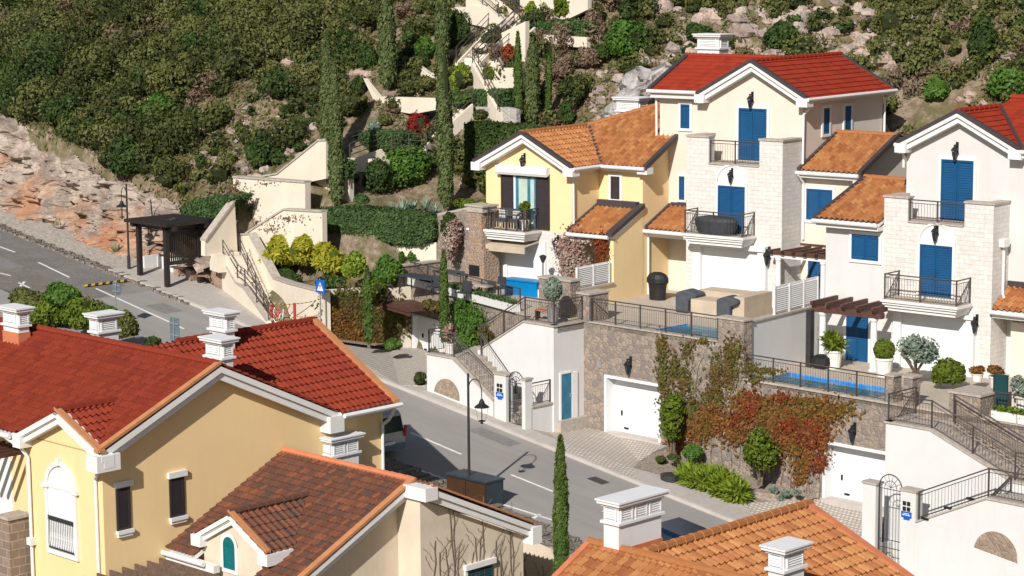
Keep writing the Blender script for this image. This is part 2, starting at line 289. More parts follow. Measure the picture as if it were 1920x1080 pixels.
# ---------------------------------------------------------------- foliage: clouds of small leaf quads
def nrm(a): return a/np.maximum(np.linalg.norm(a,axis=-1,keepdims=True),1e-9)
def leaves(P,N,size,asp=1.6,jit=.8,up=0.):
    n=len(P); N=nrm(N+rng.normal(0,jit,(n,3))); T=rng.normal(0,1,(n,3)); T[:,2]+=up
    T=nrm(T-N*(T*N).sum(1,keepdims=True)); B=np.cross(N,T); s=size*rng.uniform(.6,1.35,(n,1)); a=T*s*asp*.5; b=B*s*.5
    return np.stack([P-a,P+b*.9-a*.1,P+a,P-b*.9-a*.1],1)
def blob(c,r,n,size,lumps=7,flat=-.35,asp=1.6,jit=.7,shell=.35):
    c=np.array(c,float); r=np.array(r if hasattr(r,'__len__') else (r,r,r),float)
    L=nrm(rng.normal(0,1,(lumps,3))); L[:,2]=np.maximum(L[:,2],flat); LR=rng.uniform(.35,.6,lumps); LC=L*(1-LR[:,None])*rng.uniform(.8,1.1,(lumps,1))
    k=rng.integers(0,lumps,n); d=nrm(rng.normal(0,1,(n,3))); rad=1-shell*rng.random((n,1))**1.5
    p=LC[k]+d*rad*LR[k][:,None]; p[:,2]=np.maximum(p[:,2],flat-.2)
    return leaves(c+p*r,d,size,asp,jit)
def ball(c,r,n,size,asp=1.4,shell=.12,jit=.6):
    c=np.array(c,float); r=np.array(r if hasattr(r,'__len__') else (r,r,r),float); d=nrm(rng.normal(0,1,(n,3))); return leaves(c+d*r*(1-shell*rng.random((n,1))),d,size,asp,jit)
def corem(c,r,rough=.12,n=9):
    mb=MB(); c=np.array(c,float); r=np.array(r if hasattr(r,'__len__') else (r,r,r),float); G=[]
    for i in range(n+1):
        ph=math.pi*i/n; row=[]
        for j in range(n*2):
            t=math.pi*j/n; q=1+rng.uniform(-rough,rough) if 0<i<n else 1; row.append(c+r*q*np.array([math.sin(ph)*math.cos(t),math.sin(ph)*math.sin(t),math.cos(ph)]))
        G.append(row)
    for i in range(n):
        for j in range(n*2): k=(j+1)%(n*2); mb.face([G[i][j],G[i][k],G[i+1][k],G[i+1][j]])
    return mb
def bush(name,label,cat,c,r,leaf='green',n=1800,size=.11,fr=W,group=None,core='core',stems=0,lumps=9,asp=1.6,kind='blob',trunkh=0,jit=.6):
    r=np.array(r if hasattr(r,'__len__') else (r,r,r),float); T=Thing(name,label,cat,fr,(c[0],c[1],c[2]-r[2]-trunkh),group)
    Q=blob(c,r,n,size,lumps,asp=asp,jit=jit) if kind=='blob' else ball(c,r,n,size,asp)
    f=T.part('foliage',Q,LEAF[leaf]); k=.62 if kind=='blob' else .9
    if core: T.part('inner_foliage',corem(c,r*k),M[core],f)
    if stems:
        mb=MB()
        for i in range(stems):
            a=rng.uniform(0,6.28); b=rng.uniform(.2,.55); mb.tube([(c[0]+rng.uniform(-.1,.1),c[1]+rng.uniform(-.1,.1),c[2]-r[2]-trunkh),(c[0]+.4*b*r[0]*math.cos(a),c[1]+.4*b*r[1]*math.sin(a),c[2]-r[2]*.6),(c[0]+b*r[0]*math.cos(a),c[1]+b*r[1]*math.sin(a),c[2])],.035,5)
        T.part('trunk',mb,M['bark'])
    return T
def cypress(label,base,h,r,leaf='cyp',lean=0,fr=W,group='slim cypress trees on the slope',n=None):
    T=Thing('cypress_tree',label,'cypress tree',fr,base,group); b=np.array(base,float); n=n or int(430*h*(r/.5+.5))
    t=rng.random(n)**.9; a=rng.uniform(0,2*math.pi,n); ks=rng.uniform(0,6.28,5)
    prof=.88*r*np.minimum(1,(t*9+.35))*np.clip((1-t)*2.6,0.02,1)**.62
    w=1+.10*np.sin(a*3+t*17+ks[0])+.09*np.sin(a*2-t*31+ks[1])+.05*np.sin(t*70+ks[2]); R=prof*w*(1-.22*rng.random(n)**2)
    d=np.stack([np.cos(a),np.sin(a),np.full(n,.35)],1); P=b+np.stack([R*np.cos(a)+lean*t*t,R*np.sin(a),.25+t*(h-.25)],1)
    T.part('crown',leaves(P,d,.115,2.1,.5,up=2.2),LEAF[leaf])
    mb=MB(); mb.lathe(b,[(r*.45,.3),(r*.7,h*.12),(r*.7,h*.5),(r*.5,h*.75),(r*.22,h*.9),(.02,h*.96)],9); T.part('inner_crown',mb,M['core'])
    mb=MB(); mb.cyl(b,b+np.array([0,0,.6]),.09,.08,7); T.part('trunk',mb,M['bark']); return T
def vine(name,label,cat,fn,area,n,size,mat,fr=W,group=None,thick=.14,stems=0):
    # leaves hugging a wall: fn(px,py)->3D point on wall, area = list of ((px,py),(rx,ry),weight) blobs in photo pixels used once to find where on the wall the plant grows
    ws=np.array([a[2] for a in area],float); ws/=ws.sum(); P=[];nv=fn.n
    for i in rng.choice(len(area),n,p=ws):
        (x,y),(rx,ry),_=area[i]; a=rng.uniform(0,6.28); r=abs(rng.normal(0,.62)); p=np.array(fn(x+rx*r*math.cos(a),y+ry*r*math.sin(a))); P.append(p+np.array(nv)*rng.uniform(.02,thick))
    P=np.array(P); T=Thing(name,label,cat,fr,(float(P[:,0].mean()),float(P[:,1].mean()),float(P[:,2].min())),group)
    T.part('foliage',leaves(P,np.tile(nv,(n,1)),size,1.3,.55),LEAF[mat]); return T
class onF:
    def __init__(s,fr,v,n=(0,-1,0)): s.fr=fr;s.c=v;s.n=n
    def __call__(s,x,y): return s.fr.P(x,y,s.c)
class onS(onF):
    def __call__(s,x,y): return s.fr.Ps(x,y,s.c)
# ---------------------------------------------------------------- roofs
def tiles(mb,poly,pitch=.25,course=.38,amp=.075,lift=.055,S=6,m=0):
    P=np.array(poly,float); n=newell(P); n=n if n[2]>0 else -n; b=np.array([0,0,1.])-n*n[2]; b/=np.linalg.norm(b); a=np.cross(b,n)
    A=P@a; Bb=P@b; c0=P[0]@n; bm=bmesh.new(); a0=math.floor(A.min()/pitch)-1; a1=math.ceil(A.max()/pitch)+1; b0=math.floor(Bb.min()/course)-1; b1=math.ceil(Bb.max()/course)+1
    xs=np.arange(a0*S,a1*S+1)/S*pitch; ph=(np.arange(len(xs))%S)/S; hh=np.where(ph<.6,amp*np.sin(math.pi*np.minimum(ph,.6)/.6),-amp*.3*np.sin(math.pi*(np.maximum(ph,.6)-.6)/.4))
    rows=[]
    for k in range(b0,b1): rows.append((k*course,lift)); rows.append(((k+1)*course-.001,0.))
    vs=[]
    for (y,l) in rows: vs.append([bm.verts.new(a*x+b*y+n*(c0+h+l)) for x,h in zip(xs,hh)])
    for i in range(len(rows)-1):
        r0,r1=vs[i],vs[i+1]
        for j in range(len(xs)-1): bm.faces.new((r0[j],r0[j+1],r1[j+1],r1[j]))
    cen=P.mean(0)
    for i in range(len(P)):
        p,q_=P[i],P[(i+1)%len(P)]; e=q_-p; pn=np.cross(e,n); pn/=np.linalg.norm(pn)
        if (cen-p)@pn>0: pn=-pn
        bmesh.ops.bisect_plane(bm,geom=bm.verts[:]+bm.edges[:]+bm.faces[:],plane_co=Vector(p),plane_no=Vector(pn),clear_outer=True)
    for f in bm.faces:
        c=f.calc_center_median(); kb=math.floor((c.dot(Vector(b)))/course+1e-4); ka=math.floor(c.dot(Vector(a))/pitch)
        pts=[v.co for v in f.verts]; mb.face([tuple(x) for x in pts],m,uv=[(min(max(p.dot(Vector(a))/pitch,ka+.02),ka+.98),min(max(p.dot(Vector(b))/course,kb+.02),kb+.98)) for p in pts])
    bm.free(); return n
def slope(T,poly,mat,fasc='trim',th=.14,parent=None,**k):
    mb=MB(); n=tiles(mb,poly,**k); P_=np.array(poly,float); c_=P_.mean(0); P_=[p+(c_-p)/np.linalg.norm(c_-p)*.085 for p in P_]; mb.prism([tuple(p-n*.045) for p in P_],tuple(-n*th),m=1); return T.part('roof_slope',mb,[mat,M[fasc]],parent)
def ridge(mb,p0,p1,r=.12,m=0,L=.38):
    p0=np.array(p0,float);p1=np.array(p1,float); d=p1-p0; n=max(1,int(round(np.linalg.norm(d)/L)))
    for i in range(n): mb.cyl(p0+d*i/n,p0+d*(i+1.12)/n,r*1.12,r*.9,8,m)
def ridgep(T,mat,p0,p1,r=.12,L=.38): mb=MB(); ridge(mb,p0,p1,r,0,L); return T.part('ridge_tiles',mb,M[mat])
def gutter(T,p0,p1,r=.085,down=None,fr=None,parent=None,name='gutter'):
    mb=MB(); mb.cyl(p0,p1,r,r,8)
    T.part(name,mb,M['trim'],parent)
def pipe(T,pts,r=.055,parent=None): mb=MB(); mb.tube(pts,r,8); return T.part('downpipe',mb,M['trim'],parent)
# planes for pasted elements: a along, b up, d outward
def PF(v): return lambda a,b,d:(a,v-d,b)
def PS(u): return lambda a,b,d:(u+d,a,b)
def pbox(mb,pl,a0,a1,b0,b1,d0,d1,m=0):
    p=pl(a0,b0,d0);q_=pl(a1,b1,d1); return mb.box(p[0],q_[0],p[1],q_[1],p[2],q_[2],m)
def louvre(mb,pl,a0,a1,b0,b1,d,m=0,step=.10,fr=.085):
    pbox(mb,pl,a0,a0+fr,b0,b1,d,d+.045,m); pbox(mb,pl,a1-fr,a1,b0,b1,d,d+.045,m); pbox(mb,pl,a0+fr,a1-fr,b0,b0+fr,d,d+.045,m); pbox(mb,pl,a0+fr,a1-fr,b1-fr,b1,d,d+.045,m)
    z=b0+fr
    while z<b1-fr-.01:
        z2=min(z+step,b1-fr); mb.face([pl(a0+fr,z,d+.042),pl(a1-fr,z,d+.042),pl(a1-fr,z2,d+.004),pl(a0+fr,z2,d+.008)],m); mb.face([pl(a0+fr,z,d+.035),pl(a1-fr,z,d+.035),pl(a1-fr,z,d+.005),pl(a0+fr,z,d+.005)],m); z+=step
def shutter(T,pl,a0,a1,b0,b1,mat,leaves_=2,fw=.13,trim='trim',name='window',sill=True,plaink=False,lab=None):
    a0,a1=min(a0,a1),max(a0,a1); b0,b1=min(b0,b1),max(b0,b1); mb=MB()
    pbox(mb,pl,a0-fw,a0,b0-(fw if sill else 0),b1+fw,0,.06); pbox(mb,pl,a1,a1+fw,b0-(fw if sill else 0),b1+fw,0,.06); pbox(mb,pl,a0,a1,b1,b1+fw,0,.06)
    if sill: pbox(mb,pl,a0,a1,b0-fw,b0,0,.06)
    w=T.part(name,mb,M[trim]); n=leaves_
    for i in range(n):
        x0=a0+(a1-a0)*i/n+.008; x1=a0+(a1-a0)*(i+1)/n-.008; mb=MB(); pbox(mb,pl,x0,x1,b0,b1,0,.004); louvre(mb,pl,x0,x1,b0+.005,b1-.005,.004)
        T.part('shutter',mb,M[mat],w)
    return w
def lantern(T,pl,a,b,s=1.,parent=None):
    mb=MB(); c=np.array(pl(a,b,.22*s)); mb.beam(pl(a-.03,b+.25*s,0),pl(a-.03,b+.25*s,.25*s),np.subtract(pl(a+1,b,0),pl(a,b,0)),.06*s,.05*s); pbox(mb,pl,a-.06*s,a+.06*s,b-.12*s,b+.34*s,0,.03)
    mb.lathe(c,[(.03*s,-.42*s),(.05*s,-.36*s),(.12*s,-.02*s)],6,1); mb.lathe(c,[(.17*s,0),(.15*s,.06*s),(.05*s,.16*s),(.02*s,.24*s)],6)
    for i in range(6):
        t=math.pi*i/3; mb.tube([c+np.array([.055*s*math.cos(t),.055*s*math.sin(t),-.36*s]),c+np.array([.125*s*math.cos(t),.125*s*math.sin(t),0])],.012*s,4)
    return T.part('wall_lantern',mb,[M['black'],M['glass']],parent)
def railing(T,pts,h=1.0,sp=.13,parent=None,posts=None,mat='iron2',bow=False,low=.08,pr=.025,label=None,names=('handrail','bar_panel','post')):
    tr=MB(); bp=MB(); pts=[np.array(p,float) for p in pts]; z=np.array([0,0,1.])
    for a,b in zip(pts[:-1],pts[1:]):
        tr.tube([a+z*h,b+z*h],.028,6); tr.tube([a+z*(h-.13),b+z*(h-.13)],.014,4); tr.tube([a+z*low,b+z*low],.016,4)
        L=np.linalg.norm((b-a)[:2]) or 1; n=max(1,int(L/sp))
        for i in range(1,n): p=a+(b-a)*i/n; bp.cyl(p+z*low,p+z*(h-.13),.0085,.0085,4,caps=False)
    hr=T.part(names[0],tr,M[mat],parent); T.part(names[1],bp,M[mat],parent if parent else None)
    for p in (posts if posts is not None else pts):
        p=np.array(p,float); mb=MB(); mb.box(p[0]-pr,p[0]+pr,p[1]-pr,p[1]+pr,p[2],p[2]+h+.03); T.part(names[2],mb,M[mat],parent)
    return hr
def along(a,b,n): a=np.array(a,float);b=np.array(b,float); return [tuple(a+(b-a)*i/n) for i in range(n+1)]
def chimney(T,a0,a1,b0,b1,z0,z1,vents='S',nv=1,parent=None,collar=None):
    mb=MB(); H=z1; mb.box(a0,a1,b0,b1,z0,z1-.14); mb.box(a0-.08,a1+.08,b0-.08,b1+.08,z1-.72,z1-.64); mb.box(a0-.06,a1+.06,b0-.06,b1+.06,z1-.22,z1-.14)
    mb.box(a0-.15,a1+.15,b0-.15,b1+.15,z1-.14,z1-.05); mb.box(a0-.19,a1+.19,b0-.19,b1+.19,z1-.05,z1)
    c=T.part('chimney',mb,M['chim'],parent)
    for pl,x0,x1 in ((PS(a1),b0,b1),(PF(b0),a0,a1)):
        L=x1-x0; k=nv if L>.9 else 1
        for i in range(k):
            e0=x0+L*(i+.16)/k; e1=x0+L*(i+.84)/k; v=MB(); pbox(v,pl,e0,e1,z1-.56,z1-.27,.0,.004,1); 
            for j in range(4): zz=z1-.55+j*.07; v.face([pl(e0,zz,.05),pl(e1,zz,.05),pl(e1,zz+.06,.008),pl(e0,zz+.06,.008)])
            pbox(v,pl,e0-.05,e0,z1-.6,z1-.24,0,.055); pbox(v,pl,e1,e1+.05,z1-.6,z1-.24,0,.055); pbox(v,pl,e0-.05,e1+.05,z1-.64,z1-.58,0,.055)
            T.part('vent',v,[M['chim'],M['glass']],c)
    if collar: mb=MB(); mb.box(a0-.03,a1+.03,b0-.03,b1+.03,z0,collar); T.part('flashing',mb,M['terr'],c)
    return c
def rake(T,p0,p1,side,w=.35,h=.28,mat='trim',cap=None,out=.0,parent=None):
    # gable trim board under the tile edge p0 (low) -> p1 (apex); side = outward unit vector of the gable face
    mb=MB(); s=np.array(side,float); sd=tuple(-s); p0=np.array(p0,float)-[0,0,.08]; p1=np.array(p1,float)-[0,0,.08]; mb.beam(p0,p1,sd,w,h*.45); q0=np.array(p0)-s*.10+[0,0,-h*.45]; q1=np.array(p1)-s*.10+[0,0,-h*.45]; mb.beam(q0,q1,sd,max(.05,w-.1),h*.55)
    T.part('gable_trim',mb,M[mat],parent)
    if cap: mb=MB(); mb.beam(np.array(p0)+s*.04+[0,0,.10],np.array(p1)+s*.04+[0,0,.10],sd,.22,.10); T.part('edge_tiles',mb,M[cap],parent)
# ================================================================ ground, road, terraces, retaining walls
PROF=[(-130,[(-60,-8),(-11,0),(-2.5,0),(.5,17),(7,22),(20,28),(60,46)]),(-62,[(-60,-8),(-11,0),(-2.4,0),(.4,.6),(.9,8.0),(5,9.2),(12,11.4),(20,14.6),(60,33)]),
 (-50,[(-60,-10),(-11,0),(-2.3,0),(.4,.5),(.9,6.6),(5,8.0),(12,10.2),(20,13.4),(60,31)]),(-41,[(-60,-10),(-11,0),(-2.3,0),(.4,.4),(1.0,4.8),(5,6.4),(12,9.6),(20,13.2),(60,31)]),
 (-34,[(-60,-12),(-11,0),(-2.1,0),(.3,.3),(1.0,3.0),(4,4.7),(8,6.8),(14,10.2),(20,13.3),(60,31)]),(-29,[(-60,-12),(-11,0),(-2,0),(-1.0,-.6),(.0,1.0),(1.2,3.6),(5,5.3),(8,7.),(14,10.4),(20,13.6),(60,31)])]
PROFA=[(-27,[(-60,-13),(-12,-3.5),(-11,-1.2),(-2,-1.2),(1.6,-.9),(1.9,3.9),(5,5.),(8,6.7),(14,9.6),(20,12.8),(60,30)]),
 (-22,[(-60,-14),(-12,-4.5),(-11,-1.9),(-1.3,-1.9),(-.95,-.2),(2.5,.1),(2.9,2.9),(7,3.4),(10,5.),(14,8),(20,12.2),(60,30)]),
 (-18.55,[(-60,-15),(-12,-5.2),(-11,-2.3),(-2.35,-2.4),(-2.0,-.15),(3.5,.2),(4.2,.4),(4.6,2.8),(9,3.2),(12,4.7),(16,7.6),(22,12.),(60,31)]),
 (-18.1,[(-60,-15),(-12,-5.5),(-11,-2.6),(2.95,-3.2),(3.1,-.15),(4.5,-.15),(4.8,2.6),(9,3.2),(12,4.7),(16,7.6),(22,12.),(60,31)]),
 (-16,[(-60,-15),(-12,-5.5),(-11,-2.6),(2.5,-3.2),(2.65,-.15),(4.5,-.15),(4.8,2.6),(9,3.2),(12,4.7),(16,7.6),(22,12.),(60,31)]),
 (-14.2,[(-60,-15),(-12,-5.5),(-11,-2.6),(2.05,-3.2),(2.2,-.15),(4.5,-.15),(4.8,2.6),(9,3.2),(12,4.7),(16,7.6),(22,12.),(60,31)]),
 (-12.5,[(-60,-16),(-12,-6),(-11,-3.4),(1.5,-3.4),(1.7,-.15),(5,-.15),(9,-.15),(9.5,3),(13,4.5),(17,7.6),(23,12),(60,31)]),
 (-10,[(-60,-16),(-12,-6),(-11,-3.8),(.9,-3.8),(1.1,-.15),(5,-.15),(11,-.15),(11.8,3),(15,5),(18,7.6),(24,12),(60,31)]),
 (-7.5,[(-60,-17),(-12,-7),(-11,-4.1),(-.2,-4.3),(.5,-.15),(13,-.15),(14,3.2),(17,6.3),(21,9.6),(27,13.5),(60,31)]),
 (-6,[(-60,-17),(-12,-7),(-11,-4.3),(.6,-4.75),(.66,-.15),(13,-.15),(14,3.2),(17,6.3),(21,9.6),(27,13.5),(60,31)]),
 (3,[(-60,-18),(-12,-8.5),(-11,-5.6),(.6,-5.4),(.66,-.15),(16.5,-.15),(18.5,5.0),(21,8.4),(27,12.6),(60,30)]),
 (3.5,[(-60,-18),(-12,-8.6),(-11,-5.7),(.6,-5.5),(.66,-.15),(16.5,-.15),(18.5,5.0),(21,8.4),(27,12.6),(60,30)]),(3.62,[(-60,-18),(-12,-8.6),(-11,-5.7),(.6,-5.5),(.66,-1.5),(16.5,-1.5),(18.5,5.0),(21,8.4),(27,12.6),(60,30)]),
 (6,[(-60,-18),(-12,-9),(-11,-6.0),(.6,-6.0),(.66,-1.5),(17,-1.5),(19,5.2),(22,9.2),(28,13),(60,30)]),
 (14,[(-60,-18),(-12,-9),(-11,-7.1),(.6,-7.1),(.66,-1.5),(14,-1.5),(15,6.5),(19,9.2),(26,12.6),(60,29)]),(60,[(-60,-20),(-11,-13.5),(.05,-13.5),(.42,-1.5),(14,-1.5),(15,6.5),(19,9.4),(26,13),(60,29)])]
def _st():
    out=[]
    for u,p in PROF: out.append((u,[(v,(rz(u)+z if v<=-1.9 else z)) for v,z in p]))
    for u,p in PROFA: out.append((u,[(v,(rz(u)-.3 if -11<=v<-1.5 else z)) for v,z in p]))
    return out
ST=_st(); SU=np.array([s[0] for s in ST]); SV=[(np.array([x[0] for x in s[1]]),np.array([x[1] for x in s[1]])) for s in ST]
def tz(u,v):
    u=np.asarray(u,float); v=np.asarray(v,float); i=np.clip(np.searchsorted(SU,u)-1,0,len(SU)-2); out=np.zeros(np.broadcast(u,v).shape)
    t=np.clip((u-SU[i])/(SU[i+1]-SU[i]),0,1)
    for k in range(len(SU)-1):
        mk=(i==k)
        if np.any(mk): a=np.interp(v[mk],*SV[k]); b=np.interp(v[mk],*SV[k+1]); out[mk]=a*(1-t[mk])+b*t[mk]
    return out
def vn(x,y,s):   # value noise
    x=x/s;y=y/s; xi=np.floor(x).astype(int);yi=np.floor(y).astype(int);fx=x-xi;fy=y-yi; fx=fx*fx*(3-2*fx);fy=fy*fy*(3-2*fy)
    h=lambda a,b: ((np.sin(a*127.1+b*311.7+s*7.7)*43758.5453)%1)
    return (h(xi,yi)*(1-fx)+h(xi+1,yi)*fx)*(1-fy)+(h(xi,yi+1)*(1-fx)+h(xi+1,yi+1)*fx)*fy
def rough(u,v): return (vn(u,v,3.1)-.5)*1.1+(vn(u,v,1.2)-.5)*.6+(vn(u,v,.45)-.5)*.28
def tz2(u,v):
    z=tz(u,v); w=np.clip((v-1.0)/3,0,1)*np.where(u<-27.5,1,np.clip((v-11)/3,0,1));  return z+rough(u,v)*w*.8
def grid(us,vs,fn,name,mat,kind='structure'):
    U,V=np.meshgrid(us,vs,indexing='ij'); Z=fn(U,V); n,m=U.shape; me=D.meshes.new(name); co=np.stack([U,V,Z],-1).reshape(-1,3).astype(np.float32)
    I=np.arange(n*m).reshape(n,m); F=np.stack([I[:-1,:-1],I[1:,:-1],I[1:,1:],I[:-1,1:]],-1).reshape(-1,4); me.vertices.add(n*m); me.vertices.foreach_set('co',co.ravel()); me.loops.add(F.size); me.loops.foreach_set('vertex_index',F.ravel().astype(np.int32)); me.polygons.add(len(F)); me.polygons.foreach_set('loop_start',np.arange(0,F.size,4,dtype=np.int32)); me.polygons.foreach_set('loop_total',np.full(len(F),4,dtype=np.int32)); me.polygons.foreach_set('use_smooth',[True]*len(F)); me.materials.append(mat); me.update(calc_edges=True)
    o=D.objects.new(name,me); COL.objects.link(o); o.location=Vector(W.O); o.rotation_euler=(0,0,W.ang); props(o,kind=kind); return o
grid(np.concatenate([np.arange(-130,-66,2.),np.arange(-66,26,.42),np.arange(26,61,2.)]),np.concatenate([np.arange(-60,-12,3.),np.arange(-12,34,.42),np.arange(34,61,2.)]),tz2,'ground',M['ground'])
def gstruct(name,mb,mat,fr=W,kind='structure'): return solo(name,None,None,mb,mat,fr,kind=kind)
def sheet(name,poly,mat,dz,fn=rz,kind='structure'):
    mb=MB(); mb.face([(p[0],p[1],fn(p[0])+dz) for p in poly]); return gstruct(name,mb,mat)
# road as one sloping sheet with its markings
RC=-4.1
mb=MB(); mb.face([(-130,-10.6,rz(-130)),(60,-10.6,rz(60)),(60,RC,rz(60)),(-130,RC,rz(-130))]); mb.face([(-130,-15,rz(-130)),(-21,-15,rz(-21)),(-21,-10.6,rz(-21)),(-130,-10.6,rz(-130))]); gstruct('road',mb,M['asphalt'])
M['mark']=plain('road marking paint',(.72,.70,.67),.7,var=.15,sc=5); M['myel']=plain('yellow marking paint',(.55,.33,.03),.7,var=.2); M['mblk']=plain('black rubber',(.03,.027,.025),.7)
mk=MB()
def dash(a,b,w=.14): 
    a=np.array(a[:2]);b=np.array(b[:2]); d=(b-a)/np.linalg.norm(b-a); n=np.array([-d[1],d[0]])*w/2; mk.face([(*p,rz(p[0])+.005) for p in (a-n,b-n,b+n,a+n)])
for p,q_ in (((-30,452),(28,473)),((72,492),(130,520)),((180,541),(318,604)),((325,607),(345,617)),((575,717),(650,750)),((770,811),(865,852)),((958,890),(1045,925)),((1130,958),(1230,1000)),((0,512),(20,517)),((35,530),(55,540)),((38,537),(46,528)),((776,878),(832,898)),((790,897),(806,886)),((940,945),(1045,978)),((1000,972),(1012,964))): dash(RD(*p),RD(*q_),.13)
gstruct('road_marking',mk,M['mark'])
M['patch']=plain('newer asphalt patch',(.20,.19,.18),.9,var=.15,sc=4)
mb=MB()
for a_,b_,c_,d_ in ((-27,-6.2,1.6,1.1),(-14,-9.2,3.2,.9),(-5.5,-5.4,2.4,.8),(-38,-8.6,2.6,1.2)): mb.face([(a_,b_,rz(a_)+.003),(a_+c_,b_,rz(a_+c_)+.003),(a_+c_,b_+d_,rz(a_+c_)+.003),(a_,b_+d_,rz(a_)+.003)])
gstruct('road_patch',mb,M['patch'])
T=Thing('speed_bump','black and yellow striped rubber speed bump across the road','speed bump',W,(-28,-7,rz(-28)))
a=np.array(RD(150,537)[:2]); b=np.array(RD(245,525)[:2]); d=(b-a)/np.linalg.norm(b-a); n=np.array([-d[1],d[0]])
for col,ph in (('myel',0),('mblk',1)):
    mb=MB()
    for i in range(ph,14,2):
        p=a+(b-a)*i/14; q_=a+(b-a)*(i+1)/14; s=.25*d
        pts=[(*(p-n*.32),rz(p[0])+.01),(*(q_-n*.32),rz(q_[0])+.01),(*(q_+s),rz(q_[0])+.06),(*(q_+n*.32+s*2),rz(q_[0])+.01),(*(p+n*.32+s*2),rz(p[0])+.01),(*(p+s),rz(p[0])+.06)]
        mb.face([pts[0],pts[1],pts[2],pts[5]]); mb.face([pts[5],pts[2],pts[3],pts[4]])
    T.part('stripe',mb,M[col])
# pavements with kerbs
def slab(name,poly,mat,h=.13,dep=.4,kind='structure'):
    mb=MB(); top=[(p[0],p[1],(p[2] if len(p)>2 else rz(p[0])+h)) for p in poly]; mb.face(top); n=len(top)
    for i in range(n): a=top[i];b=top[(i+1)%n]; mb.face([(a[0],a[1],a[2]-dep),(b[0],b[1],b[2]-dep),b,a])
    return gstruct(name,mb,mat)
slab('pavement',[(-33,-3.95),(-18.3,-3.95),(-18.35,-2.4),(-21.4,-2.95),(-27.2,-1.3),(-30.4,-.9),(-33,-1.2)],M['walk'])
slab('pavement',[(-10.9,-3.95),(-1.3,-3.95),(-2.4,-3.2),(-4.1,-3.2),(-10.8,-3.2)],M['walk'])
slab('pavement',[(2.6,-3.95),(8.9,-3.95),(6.6,-2.2),(4.2,-2.3),(2.2,-2.6),(1.6,-3.)],M['walk'])
slab('pavement',[(13.0,-3.95),(60,-3.95),(60,-3.2),(12.4,-3.2)],M['walk'])
kb=MB(); kb.prism([(-33,-4.12,rz(-33)-.3),(60,-4.12,rz(60)-.3),(60,-3.95,rz(60)-.3),(-33,-3.95,rz(-33)-.3)],(0,0,.435)); gstruct('kerb',kb,M['concrete'])
# cobbled driveways
def drive(poly): return slab('driveway',poly,M['paver'],.10)
drive([(-18.3,-3.94,rz(-18.3)+.1),(-11.3,-3.94,rz(-11.3)+.1),(-10.2,-3.1,rz(-10.9)+.12),(-7,-.6,-3.2),(-11.5,1.9,-3.1),(-17.4,2.6,-3.05),(-17.5,1.,-2.95),(-18.3,-2.3,rz(-18.2)+.13)])
drive([(-1.2,-3.94,rz(-1.2)+.1),(2.6,-3.94,rz(2.6)+.1),(1.6,-3.,rz(1.6)+.12),(1.0,-2.0,-4.95),(.9,-.9,-4.72),(.75,.6,-4.6),(-2.9,.6,-4.6),(-4.3,0,-4.55),(-4.3,-1.9,-4.5),(-4.0,-3.2,rz(-4)+.14),(-2.3,-3.2,rz(-2.3)+.12)])
drive([(8.9,-3.94,rz(8.9)+.1),(13.1,-3.94,rz(13.1)+.1),(12.4,-3.3,rz(12.6)+.12),(11.9,.6,-5.5),(8.6,.6,-5.5),(8.4,-.3,-5.6),(7.6,-1.0,-5.8),(6.6,-2.3,rz(6.6)+.12)])
# planted beds by the road: gravelly soil
M['gravel']=plain('gravelly soil',(.27,.22,.175),.95,var=.5,sc=9)
def bed(poly): 
    mb=MB(); mb.face([(p[0],p[1],p[2]) for p in poly]); return gstruct('planting_bed',mb,M['gravel'])
bed([(1.0,-2.0,-4.95),(1.6,-3,rz(1.6)+.15),(4.2,-2.3,rz(4.2)+.15),(6.6,-2.2,rz(6.6)+.15),(7.6,-1.0,-5.75),(8.45,-.3,-5.55),(8.6,.1,-5.5),(.6,.1,-4.85)])
bed([(-18.3,-2.3,rz(-18.3)+.2),(-17.6,-2.2,rz(-17.6)+.2),(-17.1,-.8,-2.5),(-16.9,1.0,-2.8),(-17.5,1.6,-2.85)])
bed([(-10.9,-2.2,rz(-10.9)+.15),(-10.15,-3.1,rz(-10.1)+.15),(-10.1,-1.9,-3.2),(-11.3,-1.9,-3.25)])
M['gravl']=plain('pale gravel verge',(.36,.32,.275),.95,var=.45,sc=7); mb=MB(); mb.face([(-130,-4.05,rz(-130)+.02),(-33,-4.05,rz(-33)+.02),(-33,-1.0,rz(-33)+.12),(-46,-1.4,rz(-46)+.15),(-130,-1.4,rz(-130)+.15)]); gstruct('verge',mb,M['gravl'])
mb=MB()
for i in range(44): u=-46+i*.45; mb.box(u,u+.43,-4.1-.25+rng.uniform(0,.1)+(.9 if u<-40 else 0)*0,-3.85+rng.uniform(0,.2),rz(u)-.2,rz(u)+.04+rng.uniform(0,.08))
gstruct('kerb_stones',mb,M['drywall'])
# stone retaining wall with the two garages
T=Thing('retaining_wall','long grey and pink rubble stone retaining wall carrying the villa terraces','wall',W,(0,0,-5.5))
mb=MB(); mb.box(-4.3,-2.72,0,.5,-6,0); mb.box(-2.72,.45,0,.5,-2.12,0); mb.box(.45,4.78,0,.5,-6.5,0); mb.box(3.45,4.78,0,.5,0,.98); mb.box(-4.3,-3.62,-.0,1.2,0,1.16); T.part('stonework',mb,M['rub1'])
mb=MB(); mb.box(4.78,8.78,0,.5,-7,-1.36); mb.box(8.78,11.7,0,.5,-3.2,-1.36); mb.box(11.7,22,0,.5,-8,-1.36); T.part('stonework',mb,M['rub1'])
mb=MB(); mb.box(-3.62,3.45,-.06,.3,0,.05); mb.box(3.4,4.83,-.05,.55,.98,1.05); mb.box(4.78,13.0,-.06,.3,-1.36,-1.29); mb.box(-4.35,-3.57,-.05,1.25,1.16,1.24); T.part('coping',mb,M['cap'])
